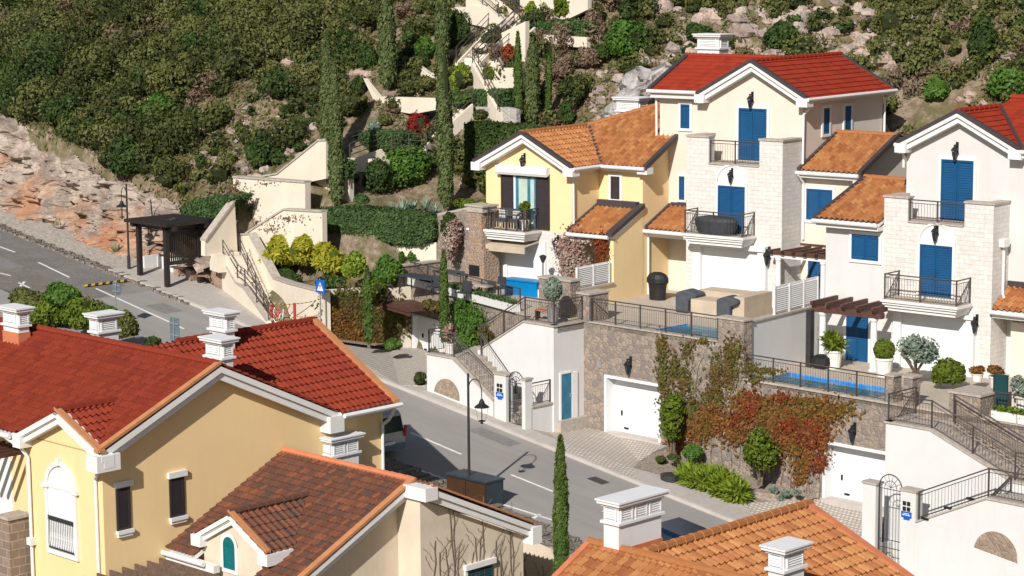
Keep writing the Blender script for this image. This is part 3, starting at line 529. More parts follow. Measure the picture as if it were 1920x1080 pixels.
def garage(T,a,b,z0,z1,v=0,rec=.5):
    mb=MB(); t=.12; mb.box(a-t,a,v-.05,v+rec,z0,z1+t); mb.box(b,b+t,v-.05,v+rec,z0,z1+t); mb.box(a,b,v-.05,v+rec,z1,z1+t); fr_=T.part('garage_surround',mb,M['garage'])
    mb=MB(); mb.box(a,b,v+rec-.06,v+rec,z0,z1); dr=T.part('garage_door',mb,M['garage']); mb=MB(); mb.box(a+.45,a+.5,v+rec-.13,v+rec-.06,z0+.75,z0+.95); T.part('handle',mb,M['black'],dr)
    for x in (a+.6,b-.45): mb=MB(); mb.box(x,x+.24,v+rec-.1,v+rec-.06,z0+.18,z0+.25); T.part('vent',mb,M['black'],dr)
    mb=MB(); mb.box(a-.15,b+.15,v-.1,v+rec,z0-.3,z0+.03); T.part('threshold',mb,M['concrete'],dr)
garage(T,-2.6,.33,-4.6,-2.24); garage(T,8.9,11.9,-5.5,-3.32)
x,z=W.F(1183,683,0); lantern(T,PF(0),x,z,1.); x,z=W.F(1603,808,0); lantern(T,PF(0),x,z,1.)
mb=MB(); x,z=W.F(1124,684,0); pbox(mb,PF(0),x-.11,x+.11,z-.13,z+.13,0,.04); T.part('vent_plate',mb,M['galv'])
# terraces: tiled decks, pools
def deck(poly,z,mat='deck',dep=.2): return slab('terrace_floor',[(p[0],p[1],z) for p in poly],M[mat],dep=dep)
deck([(-4.3,1.2),(-3.62,1.2),(-3.62,.0),(-.4,.0),(-.4,12),(-7,12),(-7.3,8),(-7.3,.0),(-6.5,-.4),(-5.9,0),(-4.3,0)],-.002); deck([(-.4,.0),(3.4,.0),(3.4,.35),(-.4,.35)],-.002); deck([(-.4,2.6),(3.4,2.6),(3.4,12),(-.4,12)],-.002); deck([(3.4,.0),(4.3,.0),(4.05,5),(4.,10),(3.4,12)],-.002)
deck([(4.78,0),(5.3,0),(5.3,8),(3.9,9),(4.3,2)],-1.31); deck([(5.3,0),(10.9,0),(10.9,.35),(5.3,.35)],-1.31); deck([(5.3,2.3),(10.9,2.3),(10.9,10),(5.3,10)],-1.31); deck([(10.9,0),(22,0),(22,10),(10.9,10)],-1.31)
M['pooltile']=brickmat('blue pool mosaic',(.10,.40,.90),(.05,.28,.78),(.25,.55,.90),.3,.3,.02,.1,.3)
k=NT('pool water',.03,.8); k.col((.2,.55,.9)); k.bump(k.noise(k.tc(),2.5,2),.3,.03); tr=k.n('BsdfTransparent'); tr.inputs[0].default_value=(.55,.86,.98,1); fz=k.n('Fresnel'); fz.inputs[0].default_value=1.18; mx=k.n('MixShader'); k.l(fz.outputs[0],mx.inputs[0]); k.l(tr.outputs[0],mx.inputs[1]); k.l(k.b.outputs[0],mx.inputs[2]); k.l(mx.outputs[0],k.t.nodes['Material Output'].inputs[0]); M['water']=k.m
def pool(label,a,b,c,d,z,fr=W):
    T=Thing('swimming_pool',label,'swimming pool',fr,((a+b)/2,(c+d)/2,z-1.2),'terrace pools'); mb=MB(); mb.face([(a,c,z-.9),(b,c,z-.9),(b,d,z-.9),(a,d,z-.9)])
    for p,q_ in (((a,c),(b,c)),((b,c),(b,d)),((b,d),(a,d)),((a,d),(a,c))): mb.face([(*p,z-1.2),(*q_,z-1.2),(*q_,z),(*p,z)])
    T.part('basin',mb,M['pooltile']); mb=MB(); mb.face([(a,c,z-.04),(b,c,z-.04),(b,d,z-.04),(a,d,z-.04)]); T.part('water',mb,M['water']); return T
pool('small blue pool on the middle terrace beside the furniture covers',-.4,3.4,.35,2.6,0)
T=pool('long blue pool with steel ladder on the right villa terrace',5.3,10.9,.35,2.3,-1.31)
for x in (10.2,10.75): mb=MB(); mb.tube([(x,2.1,-1.6),(x,2.15,-.95),(x,2.3,-.75),(x,2.55,-.75),(x,2.7,-.95),(x,2.7,-1.3)],.03,8); T.part('ladder_rail',mb,M['galv'])
T=Thing('railing','dark iron bar railing along the middle terrace above the first garage','railing',W,(0,.1,0),'terrace railings'); railing(T,[(-3.55,.05,.07),(3.4,.05,.07)],.97,.12,posts=along((-3.55,.05,.07),(3.4,.05,.07),5))
T=Thing('railing','dark iron bar railing in front of the long pool on the right terrace','railing',W,(8,.1,-1.3),'terrace railings'); railing(T,[(4.9,.05,-1.29),(11.6,.05,-1.29)],.97,.12,posts=along((4.9,.05,-1.29),(11.6,.05,-1.29),5))
mb=MB(); p0=H2.loc(W.w(4.45,.5,0)); mb.box(3.42,3.68,float(p0[1])-.0,-.1,-8,-5.55); T=Thing('dividing_wall','plain light grey plastered wall between the two villa terraces','wall',H2,(3.55,-5,-7.8)); T.part('wall',mb,M['offwhite']); mb=MB(); mb.box(3.36,3.74,float(p0[1])-.0,-.1,-5.55,-5.48); T.part('coping',mb,M['cap'])
# stair towers (left one and its mirrored twin)
def steps(T,u0,z0,u1,z1,v0,v1,n):
    mb=MB(); 
    for i in range(n):
        a=u0+(u1-u0)*i/n; b=u0+(u1-u0)*(i+1)/n; z=z0+(z1-z0)*(i+1)/n; mb.box(a,b,v0,v1,z-.5,z)
    return T.part('steps',mb,M['cap'])
def stairhouse(T,sg,uE,big,low,pil,gate,archc,archr,land,top,zf,rl):
    vb,vl=-1.84,-3.45
    mb=MB(); mb.prism([(u,vb,z) for u,z in big],(0,.22,0)); T.part('wall',mb,M['white'])
    mb=MB(); mb.prism([(u,vl,z) for u,z in low],(0,.22,0)); T.part('street_wall',mb,M['white'])
    for pts,v in ((top,vb),(rl,vl)):
        for a,b in zip(pts[:-1],pts[1:]): mb=MB(); mb.prism([(a[0],v-.05,a[1]),(b[0],v-.05,b[1]),(b[0],v-.05,b[1]+.07),(a[0],v-.05,a[1]+.07)],(0,.33,0)); T.part('coping',mb,M['cap'])
    n=14; zb=archc[1]; pts=[(archc[0]+archr*math.cos(math.pi*i/n),vl-.012,zb+archr*.95*math.sin(math.pi*i/n)) for i in range(n+1)]; pts[0]=(pts[0][0],pts[0][1],zb-.14*archr); pts[-1]=(pts[-1][0],pts[-1][1],zb+.14*archr); mb=MB(); mb.prism(pts,(0,.03,0)); T.part('stone_panel',mb,M['rub3'])
    for (a,b,zt) in pil: mb=MB(); mb.box(a,b,vl-.02,vl+.4,zf-.6,zt); T.part('gate_pillar',mb,M['white']); mb=MB(); mb.box(a-.04,b+.04,vl-.06,vl+.44,zt,zt+.08); T.part('coping',mb,M['cap'])
    a,b,zg,zt=gate; r=(b-a)/2; c=(a+b)/2; g=MB(); v=vl+.12
    g.tube([(a+.03,v,zg),(a+.03,v,zt-r)],.025); g.tube([(b-.03,v,zg),(b-.03,v,zt-r)],.025); ar=[(c+(r-.03)*math.cos(t),v,zt-r+(r-.03)*math.sin(t)) for t in np.linspace(0,math.pi,13)]; g.tube(ar,.022)
    for z in (zg+.12,zg+.75,zt-r-.05,zg+1.05): g.tube([(a+.03,v,z),(b-.03,v,z)],.015)
    for i in range(1,8): x=a+(b-a)*i/8; g.cyl((x,v,zg+.1),(x,v,zt-r),.009,.009,4)
    for i in range(1,7): t=math.pi*i/7; g.cyl((c,v,zt-r),(c+r*.95*math.cos(t),v,zt-r+r*.95*math.sin(t)),.009,.009,4)
    g.tube([(c+.18*math.cos(t),v,zg+.42+.18*math.sin(t)) for t in np.linspace(0,6.28,11)],.011); g.tube([(c+.5*r*math.cos(t),v,zt-r+.5*r*math.sin(t)) for t in np.linspace(0,math.pi,9)],.012); T.part('iron_gate',g,M['iron'])
BZ=lambda x,y,v=-1.84: W.F(x,y,v)
T=Thing('stair_tower','white stair house with blue side door left of the first garage','stair house',W,(-6,-2,-4.4),'white stair houses')
e=W.F(1038,613,-1.84); l1=W.F(982,603,-1.84); l2=W.F(903,655,-1.84); l3=(l2[0]-.25,l2[1])
zt=e[1]; UE=e[0]
big=[(UE,-4.9),(UE,zt),(l1[0],zt),l2,l3,(l3[0],-4.2)]
p=[W.F(x,y,-3.45) for x,y in ((800,664),(848,671),(925,752))]
low=[(p[0][0],-3.9),(p[0][0],p[0][1]),(p[1][0],p[0][1]),(p[2][0],p[2][1]),(-5.95,p[2][1]),(-5.95,-5)]
pa=W.F(927,701,-3.45); pb=W.F(949,706,-3.45); pc=W.F(979,713,-3.45); pd=W.F(991,716,-3.45); pe=W.F(998,716,-3.3)
ac=W.F(838,743,-3.45); al=W.F(814,740,-3.45); ar_=W.F(862,752,-3.45)
stairhouse(T,1,UE,big,low,[(pa[0],pb[0],pa[1]),(pc[0],-4.02,pc[1])],(pb[0]+.02,pc[0]-.02,-4.15,W.F(963,696,-3.4)[1]),((al[0]+ar_[0])/2,ac[1]),(ar_[0]-al[0])/2,None,[(UE+.05,zt),(l1[0],zt),l2,l3],-4.2,[(p[0][0]-.05,p[0][1]),(p[1][0],p[0][1]),(p[2][0],p[2][1])])
mb=MB(); mb.box(UE-.22,UE,-1.62,0,-4.9,zt); T.part('side_wall',mb,M['white']); mb=MB(); mb.box(UE-.25,UE+.06,-1.9,0,zt,zt+.07); T.part('coping',mb,M['cap'])
mb=MB(); mb.box(-4.22,-4.02,-3.1,-1.84,-5,-3.28); T.part('side_wall',mb,M['white']); mb=MB(); mb.box(-4.28,-3.96,-3.1,-1.84,-3.28,-3.22); T.part('coping',mb,M['cap'])
a,z1=W.S(1051,702,UE); b,z0=W.S(1071,783,UE); mb=MB(); mb.box(UE+.0,UE+.03,a,b,z0,z1); dr=T.part('door',mb,M['blued']); mb=MB(); mb.box(UE+.03,UE+.07,b-.12,b-.07,(z0+z1)/2-.05,(z0+z1)/2+.1); T.part('handle',mb,M['galv'],dr); mb=MB(); mb.box(UE,UE+.06,a-.08,a,z0,z1+.08); mb.box(UE,UE+.06,b,b+.35,z0,z1+.0); mb.box(UE,UE+.06,a,b,z1,z1+.08); T.part('door_frame',mb,M['trim'],dr); mb=MB(); mb.box(UE,UE+.3,a-.3,0,-4.9,z0-.0); T.part('door_step',mb,M['cap'],dr)
steps(T,pb[0]+.3,-4.1,-8.2,-1.75,-3.22,-1.85,12); steps(T,-8.3,-1.55,l1[0],-.05,-1.6,-.4,10)
mb=MB(); mb.box(-10,-8.2,-3.2,-.3,-2.,-1.72); mb.box(l1[0],UE,-1.6,.3,-.3,-.03); T.part('landing',mb,M['cap'])
rr=railing(T,[l3[:1]+(-1.75,l3[1]+.07),(l2[0],-1.75,l2[1]+.07),(l1[0],-1.75,zt+.07),(UE-.05,-1.75,zt+.07),(UE-.05,-.05,zt+.07)],1.0,.13,posts=[(l2[0],-1.75,l2[1]+.07),((l2[0]+l1[0])/2,-1.75,(l2[1]+zt)/2+.07),(l1[0],-1.75,zt+.07),(UE-.05,-1.75,zt+.07),(UE-.05,-.05,zt+.07)])
railing(T,[(p[0][0]+.05,-3.35,p[0][1]+.07),(p[1][0],-3.35,p[0][1]+.07),(p[2][0],-3.35,p[2][1]+.07)],1.0,.13); railing(T,[(p[0][0]+.05,-1.95,p[0][1]+.07),(p[0][0]+.05,-3.35,p[0][1]+.07)],1.,.13); railing(T,[(-8.2,-1.95,-1.7),(-6.1,-1.95,-3.6)],.95,.15); railing(T,[(-4.12,-3.05,-3.22),(-4.12,-1.9,-3.22)],.95,.13)
def meter(T,px,py,v=-3.47):
    x,z=W.F(px,py,v); pl=PF(v); 
    for i in (-1,1):
        for j in (-1,1): mb=MB(); pbox(mb,pl,x+i*.09-.065,x+i*.09+.065,z+j*.1-.07,z+j*.1+.07,0,.03); T.part('meter_plate',mb,M['black'])
    mb=MB(); pbox(mb,pl,x-.22,x+.22,z-.42,z-.2,0,.02); pbox(mb,pl,x-.12,x+.14,z-.5,z-.42,0,.02); s=T.part('name_sign',mb,M['signb']); mb=MB()
    for i,(a,b) in enumerate(((-.16,-.06),(-.03,.05),(.08,.16))): pbox(mb,pl,x+a,x+b,z-.34,z-.31,.02,.026)
    pbox(mb,pl,x-.12,x+.12,z-.28,z-.26,.02,.026); T.part('lettering',mb,M['signw'],s)
meter(T,937,727)
for x,y in ((893,666),(920,692)): a,z=W.F(x,y,-1.84); mb=MB(); pbox(mb,PF(-1.84),a-.13,a+.13,z-.04,z+.04,0,.06); T.part('step_light',mb,M['black'])
T=Thing('stair_tower','white stair house with long sloping wall right of the second garage','stair house',W,(15,-2,-6.5),'white stair houses')
e=W.F(1661,790,-1.84); l1=W.F(1744,803,-1.84); l2=W.F(1900,905,-1.84); UE=e[0]; zt=e[1]-.05; big=[(UE,-8),(UE,zt),(l1[0],zt),l2,(22,l2[1]),(22,-8)]
p=[W.F(x,y,-3.45) for x,y in ((1717,980),(1850,936),(1920,950))]; low=[(p[0][0]-.3,-8.5),(p[0][0]-.3,p[0][1]),(p[0][0],p[0][1]),(p[1][0],p[1][1]),(24,p[1][1]),(24,-9)]
pa=W.F(1618,905,-3.45); pb=W.F(1643,908,-3.45); pc=W.F(1690,919,-3.45); pd=W.F(1718,923,-3.45); al=W.F(1826,1035,-3.45); ar_=W.F(1908,1047,-3.45)
stairhouse(T,-1,UE,big,low,[(pa[0],pb[0],pa[1]),(pc[0],pd[0],pc[1])],(pb[0]+.02,pc[0]-.02,-6.55,W.F(1668,889,-3.4)[1]),((al[0]+ar_[0])/2,(al[1]+ar_[1])/2),(ar_[0]-al[0])/2,None,[(UE-.05,zt),(l1[0],zt),l2,(22,l2[1])],-6.6,[(p[0][0]-.0,p[0][1]),(p[1][0],p[1][1]),(24,p[1][1])])
mb=MB(); mb.box(UE,UE+.22,-1.62,0,-8,zt); T.part('side_wall',mb,M['white']); mb=MB(); mb.box(UE-.05,UE+.25,-1.9,0,zt,zt+.07); T.part('coping',mb,M['cap']); mb=MB(); mb.box(pa[0]+.02,pa[0]+.2,-3.05,-1.84,-8,-6.0); T.part('side_wall',mb,M['white'])
steps(T,pc[0]-.2,-6.5,p[1][0],p[1][1]-.1,-3.22,-1.85,12); steps(T,l2[0],l2[1]-.05,l1[0],zt-.05,-1.6,-.4,11); mb=MB(); mb.box(UE,l1[0],-1.6,.3,zt-.3,zt-.03); mb.box(p[1][0],24,-3.2,-.3,p[1][1]-.4,p[1][1]-.08); T.part('landing',mb,M['cap'])
railing(T,[(UE+.05,-.05,zt+.07),(UE+.05,-1.75,zt+.07),(l1[0],-1.75,zt+.07),(l2[0],-1.75,l2[1]+.07),(22,-1.75,l2[1]+.07)],1.,.13,posts=[(UE+.05,-.05,zt+.07),(UE+.05,-1.75,zt+.07),(l1[0],-1.75,zt+.07)]+along((l1[0],-1.75,zt+.07),(l2[0],-1.75,l2[1]+.07),2)[1:])
railing(T,[(l1[0],-.35,zt+.07),(l2[0],-.35,l2[1]+.07)],1.,.13); railing(T,[(pd[0]+.05,-3.35,p[0][1]+.1),(p[1][0],-3.35,p[1][1]+.07),(24,-3.35,p[1][1]+.07)],1.,.13); railing(T,[(pd[0]+.05,-1.95,-6.3),(p[1][0],-1.95,p[1][1])],.55,.2)
meter(T,1700,949)
for x,y in ((1735,972),(1778,952),(1820,935)): a,z=W.F(x,y,-3.45); mb=MB(); pbox(mb,PF(-3.45),a-.15,a+.15,z-.04,z+.04,0,.06); T.part('step_light',mb,M['black'])
# pier, planters and rail right of the long pool
T=Thing('stone_pier','squat grey stone pier with flat coping beside the right stair landing','pier',W,(14.5,.2,-1.3)); a=W.F(1780,738,.0)[0]; b=W.F(1838,748,.0)[0]; mb=MB(); mb.box(a,b,0.0,1.4,-1.36,W.F(1780,736,0)[1]); T.part('stonework',mb,M['rub1']); mb=MB(); z=W.F(1780,736,0)[1]; mb.box(a-.05,b+.05,-.05,1.45,z,z+.08); T.part('coping',mb,M['cap'])
T=Thing('stone_pier','narrow stone pier at the right end of the pool railing','pier',W,(11.8,.1,-1.3)); mb=MB(); mb.box(11.65,12.0,-.02,.5,-1.36,-.3); mb.box(12.45,12.85,-.02,.5,-1.36,-.25); T.part('stonework',mb,M['rub1']); mb=MB(); mb.box(11.6,12.05,-.06,.55,-.3,-.23); mb.box(12.4,12.9,-.06,.55,-.25,-.18); T.part('coping',mb,M['cap'])
T=Thing('railing','iron railing above the white planter troughs at the right edge','railing',W,(17,.3,-1.3),'terrace railings'); railing(T,[(16.2,.35,-1.29),(21,.35,-1.29)],.95,.13,posts=along((16.2,.35,-1.29),(21,.35,-1.29),3))
T=Thing('door_leaf','dark green metal door behind the stone pier','door',W,(16.0,1.0,-1.3)); mb=MB(); mb.box(15.8,16.35,.9,.96,-1.3,.2); T.part('panel',mb,M['dteal']); mb=MB(); mb.box(15.75,15.8,.88,.98,-1.3,.25); T.part('frame',mb,M['iron'])
# terrace of the yellow villa: angled wall with white planter boxes
R1=Fr(W.w(-17.9,2.4,0),-45.2-14.4)
T=Thing('retaining_wall','rubble wall under the yellow villa terrace with the slatted garage door','wall',R1,(5,0,-3.2)); mb=MB(); ga=R1.F(776,600,0)[0]-.1; gb=R1.F(851,612,0)[0]+.1; gt=R1.F(776,592,0)[1]+.1; mb.box(0,ga,0,.4,-3.6,-.05); mb.box(ga,gb,0,.4,gt,-.05); mb.box(gb,11.3,0,.4,-4.9,-.05); T.part('stonework',mb,M['rub1']); mb=MB(); mb.box(-.05,11.35,-.06,.42,-.05,.02); T.part('coping',mb,M['cap'])
ga=R1.F(776,600,0); gb=R1.F(851,612,0); garage(T,ga[0],gb[0],R1.F(776,657,.2)[1],R1.F(776,592,0)[1],rec=.3)
T=Thing('railing','dark railing along the yellow villa terrace above the white planters','railing',R1,(5,.3,0),'terrace railings'); railing(T,[(0.1,.28,.02),(10.3,.28,.02)],.98,.13,posts=along((.1,.28,.02),(10.3,.28,.02),6))
slab('terrace_floor',[(-17.9,2.4,-.003),(-7.05,-.38,-.003),(-7.25,8,-.003),(-14.5,9,-.003),(-17.6,4.8,-.003)],M['deck'],dep=.2)
T=Thing('parapet_wall','low stone parapet with pale coping at the left end of the yellow villa terrace','wall',W,(-17.7,2,0)); mb=MB(); mb.box(-17.85,-17.55,1.6,4.5,-1.5,.85); T.part('stonework',mb,M['rub1']); mb=MB(); mb.box(-17.9,-17.5,1.55,4.5,.85,.93); T.part('coping',mb,M['cap'])
T=Thing('parapet_wall','short grey stone block with coping behind the stair railing','wall',W,(-6,0,0)); a=W.F(985,548,.2)[0]; mb=MB(); mb.box(-6.9,-5.0,.3,.9,-.0,1.55); T.part('stonework',mb,M['rub1']); mb=MB(); mb.box(-6.95,-4.95,.25,.95,1.55,1.63); T.part('coping',mb,M['cap'])
# ================================================================ the three hillside villas
def gable_block(T,u0,u1,v0,v1,zb,ze,zr,mat,name='wall',uc=None):
    uc=(u0+u1)/2 if uc is None else uc; mb=MB(); mb.prism([(u0,v0,zb),(u1,v0,zb),(u1,v0,ze),(uc,v0,zr),(u0,v0,ze)],(0,v1-v0,0)); return T.part(name,mb,M[mat])
def boxpart(T,name,mat,*a,parent=None,label=None): mb=MB(); mb.box(*a); return T.part(name,mb,M[mat],parent,label)
def balcony(T,u0,u1,vf,vw,z,pats=True,mid=2,rail=True):
    mb=MB()
    for i,(o,t) in enumerate(((0,.10),(.07,.10),(.15,.12),(.24,.14))):
        zz=z-[0,.10,.20,.32][i]; mb.box(u0+o,u1-o,vf+o,vw,zz-t,zz-.003 if i else zz,m=0)
    b=T.part('balcony',mb,M['trim'])
    fl=MB(); fl.box(u0+.06,u1-.06,vf+.06,vw,z,z+.012); T.part('floor',fl,M['deck'],b)
    if rail:
        a=.14; P=[(u0+a,vw-.03,z),(u0+a,vf+a,z),(u1-a,vf+a,z),(u1-a,vw-.03,z)]
        railing(T,P,1.02,.13,parent=b,posts=P+along(P[1],P[2],mid)[1:-1])
        for i in (0,3):
            g=MB(); q1,q2=(P[0],P[1]) if i==0 else (P[3],P[2]); g.tube([(q1[0],q1[1],z+.95),(q2[0],q2[1]+.05,z+.06)],.02,5); T.part('brace',g,M['iron2'],b)
    return b
def archpanel(T,pl,ac,r,b0,mat='trim',s=1.):
    mb=MB(); n=14; ring=[]
    for i in range(n): 
        t0=math.pi*i/n;t1=math.pi*(i+1)/n; mb.face([pl(ac+r*math.cos(t0),b0+r*math.sin(t0)*s,.05),pl(ac+r*math.cos(t1),b0+r*math.sin(t1)*s,.05),pl(ac+(r-.1)*math.cos(t1),b0+(r-.1)*math.sin(t1)*s,.05),pl(ac+(r-.1)*math.cos(t0),b0+(r-.1)*math.sin(t0)*s,.05)])
        mb.face([pl(ac+r*math.cos(t0),b0+r*math.sin(t0)*s,.05),pl(ac+r*math.cos(t1),b0+r*math.sin(t1)*s,.05),pl(ac+r*math.cos(t1),b0+r*math.sin(t1)*s,0),pl(ac+r*math.cos(t0),b0+r*math.sin(t0)*s,0)])
        mb.face([pl(ac,b0,.012),pl(ac+(r-.1)*math.cos(t0),b0+(r-.1)*math.sin(t0)*s,.012),pl(ac+(r-.1)*math.cos(t1),b0+(r-.1)*math.sin(t1)*s,.012)])
    return T.part('arch_panel',mb,M[mat])
# ---------------- middle villa
T=Thing('villa','three storey cream villa with bright red roof, blue shutters and a white stone bay','house',H2,(-3,3,-6.5),'hillside villas')
ZE,ZR=2.62,4.05; UC=-2.44
gable_block(T,-5.0,0,0,7.1,-6.6,ZE,ZR-.2,'cream',uc=UC)
boxpart(T,'wall','cream',-7.63,-5.0,.003,5.9,-6.6,ZE)
mb=MB(); mb.prism([(-7.63,.2,ZE),(-7.63,5.7,ZE),(-7.63,2.65,4.0)],(4,0,0)); T.part('wall',mb,M['cream'])
# roofs: big cross gable + left wing, valley between
eL,eR,yf,yb=-5.32,.45,-.5,7.45; zl=2.72; zr=4.28
slope(T,[(eR,yf,zl),(eR,yb,zl),(UC,yb,zr),(UC,yf,zr)],M['tredv'],pitch=.3,course=.36,amp=.018,lift=.035,S=2)
slope(T,[(eL,yf,zl),(UC,yf,zr),(UC,2.65,zr)],M['tredv'],pitch=.3,course=.36,amp=.018,lift=.035,S=2)
slope(T,[(-7.98,-.45,2.86),(eL,-.45,2.86),(UC-.05,2.65,zr),(-7.98,2.65,zr)],M['tredv'],pitch=.3,course=.36,amp=.018,lift=.035,S=2)
slope(T,[(-7.98,2.65,zr),(UC,2.65,zr),(UC,5.7,2.86),(-7.98,5.7,2.86)],M['tredv'],pitch=.3,course=.36,amp=.018,lift=.035,S=2)
ridgep(T,'tredv',(UC,yf,zr+.03),(UC,yb,zr+.03),.11); ridgep(T,'tredv',(-7.98,2.65,zr+.03),(UC,2.65,zr+.03),.11)
for s in (eL,eR):
    rake(T,(s,yf,zl+.06),(UC,yf,zr+.06),(0,-1,0),.5,.42); mb=MB(); mb.beam((s,yf-.03,zl+.13),(UC,yf-.03,zr+.13),(0,1,0),.2,.17); T.part('edge_flashing',mb,M['lead'])
boxpart(T,'gable_trim','trim',eL-.06,eL+.45,yf-.05,0,zl-.36,zl+.02); boxpart(T,'gable_trim','trim',eR-.5,eR+.06,yf-.05,0,zl-.36,zl+.02)
mb=MB(); mb.beam((-8.02,-.45,2.98),(-8.02,2.65,zr+.12),(1,0,0),.22,.2); T.part('edge_flashing',mb,M['lead'])
mb=MB(); mb.beam((eR,yb,zl+.1),(UC,yb,zr+.1),(0,-1,0),.16,.16); T.part('edge_flashing',mb,M['lead'])
boxpart(T,'soffit','soffit',-7.9,-5.0,-.4,0.01,ZE-.12,ZE+.08); boxpart(T,'soffit','soffit',-.02,.42,0,7.3,ZE-.12,ZE+.06)
gutter(T,(-8.0,-.5,2.80),(eL,-.5,2.80)); gutter(T,(eR+.06,yf,2.68),(eR+.06,yb,2.68))
pipe(T,[(-7.9,-.5,2.75),(-7.75,-.12,2.45),(-7.72,-.1,-.35)]); pipe(T,[(.5,-.35,2.62),(.36,-.12,2.25),(.08,-.1,2.0),(.06,-.1,-.9)]); pipe(T,[(.5,7.3,2.6),(.1,7.1,2.3),(.1,7.1,-.5)])
chimney(T,-7.72,-6.5,3.2,4.0,3.4,5.3)
a,z1=H2.F(1386,202,0); b,z0=H2.F(1438,292,0); shutter(T,PF(0),a,b,-.15,z1,'blue',2,sill=False,name='balcony_door')
a,z1=H2.F(1277,195,0); b,z0=H2.F(1294,241,0); shutter(T,PF(0),a,b,z0,z1,'blue',1)
a,z1=H2.F(1274,330,0); b,z0=H2.F(1284.5,375,0); shutter(T,PF(0),a,b,z0,z1,'blue',1,fw=.1)
for x0,x1,y0,y1 in ((1543,1553.5,203,250),(1583,1594,199,246)):
    a,z1=H2.S(x0,y0,0); b,z0=H2.S(x1,y1,0); shutter(T,PS(0),a,b,z0,z1,'blue',1)
x,z=H2.F(1411,186,0); lantern(T,PF(0),x,z,1.)
# stone bay with roof terrace
vt=-1.65; mb=MB(); 
mb.box(-5.03,-.02,vt,0,-6.6,-.25); mb.box(-5.03,-3.85,vt,vt+.45,-.25,.92); mb.box(-1.2,-.02,vt,vt+.45,-.25,.92); mb.box(-5.03,-4.6,vt+.45,0,-.25,.92); mb.box(-.42,-.02,vt+.45,0,-.25,.92)
T.part('stone_bay',mb,M['ashlar'])
mb=MB(); 
for b in ((-5.08,-3.82,vt-.05,vt+.5),(-1.23,.03,vt-.05,vt+.5),(-5.08,-4.55,vt+.5,0),(-.47,.03,vt+.5,0)): mb.box(*b,.92,1.0)
mb.box(-3.82,-1.23,vt-.05,vt+.5,-.25,-.19); T.part('coping',mb,M['cap'])
railing(T,[(-3.84,vt+.12,-.19),(-1.22,vt+.12,-.19)],1.0,.13,posts=along((-3.84,vt+.12,-.19),(-1.22,vt+.12,-.19),2),parent=T.part('terrace_floor',MB().box(-4.6,-.42,vt+.45,0,-.25,-.2),M['deck']))
a,z1=H2.F(1347,347,vt); b,_=H2.F(1398,352,vt); shutter(T,PF(vt),a,b,-3.25,z1,'blue',2,sill=False,name='balcony_door',fw=.12)
archpanel(T,PF(vt),(a+b)/2,(b-a)/2+.14,z1+.13,s=1.); lantern(T,PF(vt),(a+b)/2+.02,z1+.5,.9)
balcony(T,-4.55,-1.28,vt-1.15,vt,-3.28)
a,_=H2.F(1318,480,vt); b,_=H2.F(1425,490,vt); mb=MB(); pl=PF(vt); 
for x in (a-.42,b): pbox(mb,pl,x,x+.42,-6.5,-3.95,0,.22)
pbox(mb,pl,a-.42,b+.42,-3.95,-3.72,0,.3); T.part('shutter_surround',mb,M['trim'])
mb=MB(); k=36
for i in range(k): z0=-6.5+2.5*i/k; z1=-6.5+2.5*(i+1)/k; mb.face([pl(a,z0,.05),pl(b,z0,.05),pl(b,z1,.035),pl(a,z1,.035)]); mb.face([pl(a,z0,.05),pl(b,z0,.05),pl(b,z0,.03),pl(a,z0,.03)])
T.part('roller_shutter',mb,M['garage'])
x,z=H2.F(1441,478,vt); lantern(T,PF(vt),x+.05,z,1.1)
# right wing with orange roof
boxpart(T,'wall','cream',0.003,2.75,.0,7.0,-6.6,-.45); mb=MB(); mb.prism([(2.75,.0,-.45),(2.75,6.2,-.45),(2.75,3.0,.85)],(-2.7,0,0)); T.part('wall',mb,M['cream'])
slope(T,[(-.02,-.42,-.42),(3.05,-.42,-.42),(3.05,2.85,1.0),(-.02,2.85,1.0)],M['torange']); slope(T,[(-.02,2.85,1.0),(3.05,2.85,1.0),(3.05,6.0,-.42),(-.02,6.0,-.42)],M['torange'])
ridgep(T,'torange',(0,2.85,1.04),(3.05,2.85,1.04),.12)
for s in (3.0,-.06): mb=MB(); mb.beam((s,-.45,-.30),(s,2.85,1.12),(1,0,0),.2,.22); T.part('edge_flashing',mb,M['lead'])
boxpart(T,'soffit','soffit',0.01,2.98,-.42,0,-.72,-.56); gutter(T,(-.02,-.5,-.52),(3.08,-.5,-.52)); pipe(T,[(.08,-.5,-.6),(.12,-.1,-1.0),(.12,-.1,-3.5)])
boxpart(T,'gable_trim','trim',2.75,3.02,-.4,.1,-.85,-.5)
a,z1=H2.F(1513,353,0); b,z0=H2.F(1561,415,0); shutter(T,PF(0),a,b,z0,z1,'blue',2)
# recessed entrance under the pergola
mb=MB(); pl=PF(0); pbox(mb,pl,.35,2.6,-6.5,-4.15,.0,.01); T.part('sliding_door',mb,M['glass']); mb=MB(); louvre(mb,pl,.4,1.5,-6.5,-4.25,.012); T.part('door',mb,M['blue']); mb=MB(); pbox(mb,pl,1.62,1.74,-6.5,-4.15,.01,.06); pbox(mb,pl,.28,.36,-6.5,-4.05,.0,.06); pbox(mb,pl,.28,2.65,-4.15,-4.02,.0,.06); T.part('door_frame',mb,M['trim'])
mb=MB(); pbox(mb,pl,1.95,2.4,-5.3,-4.7,.012,.03); T.part('curtain',mb,M['curt'])
